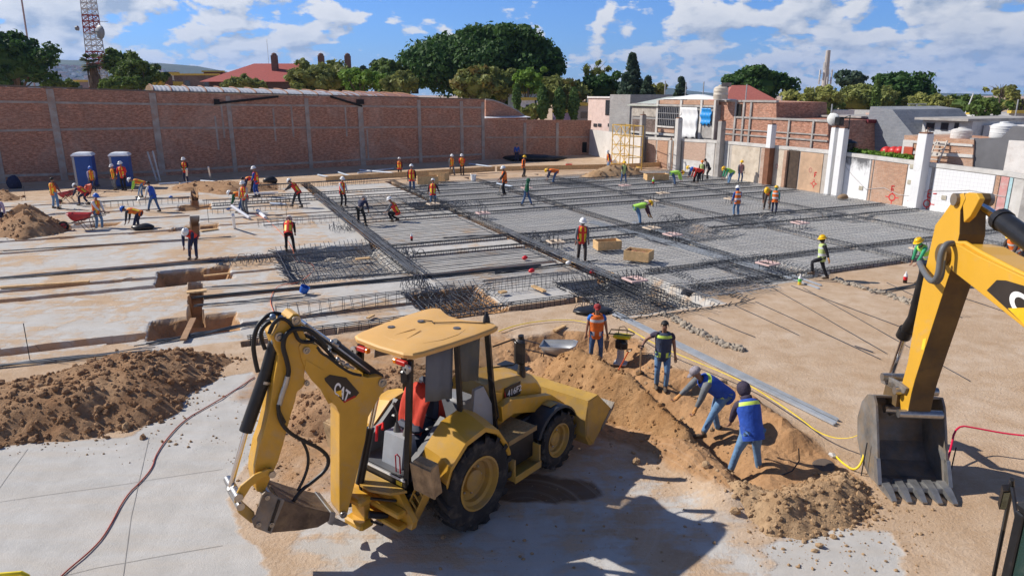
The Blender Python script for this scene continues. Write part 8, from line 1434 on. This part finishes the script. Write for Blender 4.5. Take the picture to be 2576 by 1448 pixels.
bag(38, 474, (.45, .4, .5), CL['navy'], 'dark blue sack by the wall at far left', 'sack'); bag(85, 545, (.5, .35, .22), mat('turquoise_sheet', (.05, .45, .50), .6), 'turquoise plastic bag beside the small earth cone', 'plastic_bag'); bag(360, 577, (.5, .35, .16), BLK, 'black plastic cover on the slab near the deep bent man', 'plastic_sheet'); bag(1340, 405, (3., .8, .35), BLK, 'long black tarpaulin heap at the foot of the brick wall', 'tarpaulin'); bag(1490, 785, (.6, .4, .09), BLK, 'black sheet bunched at the footing behind the man in the red cap', 'black_sheet'); bag(680, 462, (.5, .4, .3), BLK, 'black sack on the earth bank by the wall', 'sack_on_bank'); bag(2118, 503, (.35, .3, .2), mat('brown_sacking', (.25, .17, .1), .9), 'brown sack slumped against the white panel', 'sacking'); bag(78, 446, (.25, .2, .3), BLK, 'black bag hung on the brick wall at far left', 'hanging_bag', .5); bag(1540, 415, (.4, .3, .3), WHITE, 'white sack on the tan dirt near the small sand pile', 'white_sack')
for k, (x, y) in enumerate(((1337, 688), (1430, 668), (1320, 655), (1490, 690), (575, 530), (430, 500), (2445, 620))): bag(x, y, (.12, .09, .08), (REDL, WHITE, REDL, REDL, HAT['blue'], HAT['blue'], REDL)[k], ('red cup on the slab left of the man in red', 'small white bag with red print on the slab', 'red can near the short bundle', 'red cap lying under the board', 'blue cap by the white pipes', 'blue helmet by the walking blue vest', 'red cup near the digger knee')[k], ('cup', 'small_bag', 'can', 'cap_on_ground', 'soft_hat', 'blue_helmet', 'red_cup')[k], .05)
g_ = G(2095, 1148); b = MB(); clods(b, 1, lambda: (0, 0), .09, .092, lambda a, c: 0 * a); o = b.build('white_rubble_block', CONCL); o.location = g_; tag(o, 'white lump of rubble beside the loose end of yellow tape', 'rubble')
g_ = G(2070, 1180); b = MB(); b.lathe([(.01, .015), (.17, .015), (.2, 0)], 22); o = b.build('round_hatch', mat('brown_lid', (.10, .075, .06), .8)); o.location = (g_.x, g_.y, g_.z + .05); o.rotation_euler = (.25, -.3, 0); tag(o, 'dark round lid lying on the spoil left of the digger bucket', 'lid')
g_ = G(1995, 1195); b = MB(); b.tube([(-.2, 0, 0), (0, .05, .06), (.1, .05, .25), (.05, .02, .5)], .012, 6); o = b.build('bent_wire', STEELD); o.location = g_; tag(o, 'bent piece of steel wire sticking out of the pale spoil', 'wire')
# yellow scaffold tower at the corner
a = P(1538, 419); sc = empty('scaffold_tower', tuple(a), EW.deg, 'yellow tubular scaffold tower in front of the pale end wall', 'scaffold'); YS = mat('scaffold_yellow', (.58, .36, .06), .5); w_ = (P(1588, 430) - a).length; h_ = hgt(1538, 419, 312); b = MB()
for x in (0, w_ * .5, w_):
    for y in (0, 1.2): b.tube([(x, y, 0), (x, y, h_)], .042, 6)
for k in range(5):
    z = .25 + k * (h_ - .3) / 4
    for y in (0, 1.2): b.tube([(0, y, z), (w_, y, z)], .03, 5)
    for x in (0, w_ * .5, w_): b.tube([(x, 0, z), (x, 1.2, z)], .035, 5)
b.build('frame', YS, sc); b = MB()
for k in range(3):
    z0 = .25 + 2 * k * (h_ - .3) / 6; z1 = z0 + 2 * (h_ - .3) / 6
    for x0, x1 in ((0, w_ * .5), (w_ * .5, w_)): b.tube([(x0, -.02, z0), (x1, -.02, z1)], .03, 5); b.tube([(x1, -.04, z0), (x0, -.04, z1)], .03, 5)
b.build('brace', YS, sc)
# corner of a small yellow machine at the lower left of the view
a = P(-30, 1452, .95); mc = empty('compaction_roller', (a.x, a.y - .3, 0), 8, 'small yellow machine whose guard bar peeps in at the lower left corner', 'roller'); b = MB(); b.tube([(.42, .3, .55), (.45, .3, .93), (.40, .3, .97), (-.5, .3, .97), (-.55, .3, .9), (-.55, .3, .5)], .03, 8); b.build('guard_bar', mat('roller_yellow', (.78, .60, .03), .4), mc, smooth=40); b = MB(); b.box((-.6, -.5, .4), (.42, .28, .8), .06); b.build('hood', mat('roller_yellow', (.78, .60, .03)), mc); b = MB(); b.X = Matrix.Translation((0, -.1, .3)) @ Matrix.Rotation(R(90), 4, 'Y'); b.lathe([(.01, -.7), (.3, -.7), (.3, .5), (.01, .5)], 24); b.build('drum', WORN, mc, smooth=40); b = MB(); b.lathe([(.2, 0), (.2, .06), (.12, .09), (.01, .09)], 20); b.v = [(x + .62, y + .2, z + .72) for x, y, z in b.v]; b.build('filter_cap', YELD, mc, smooth=40)
# ---------------------------------------------------------------- air
b = MB(); b.box((-9500, -5200, -1.6), (9500, 9500, 420)); hz = b.build('haze', [], None); hm = bpy.data.materials.new('haze_air'); hm.use_nodes = True; t = hm.node_tree; t.nodes.clear(); pv = t.nodes.new('ShaderNodeVolumePrincipled'); pv.inputs['Color'].default_value = (.36, .56, .95, 1); pv.inputs['Density'].default_value = .00012; pv.inputs['Anisotropy'].default_value = .2
t.links.new(pv.outputs[0], t.nodes.new('ShaderNodeOutputMaterial').inputs['Volume']); hz.data.materials.append(hm); hz['kind'] = 'stuff'; hz['label'] = 'thin blue air haze over the whole place'; hz['category'] = 'haze'
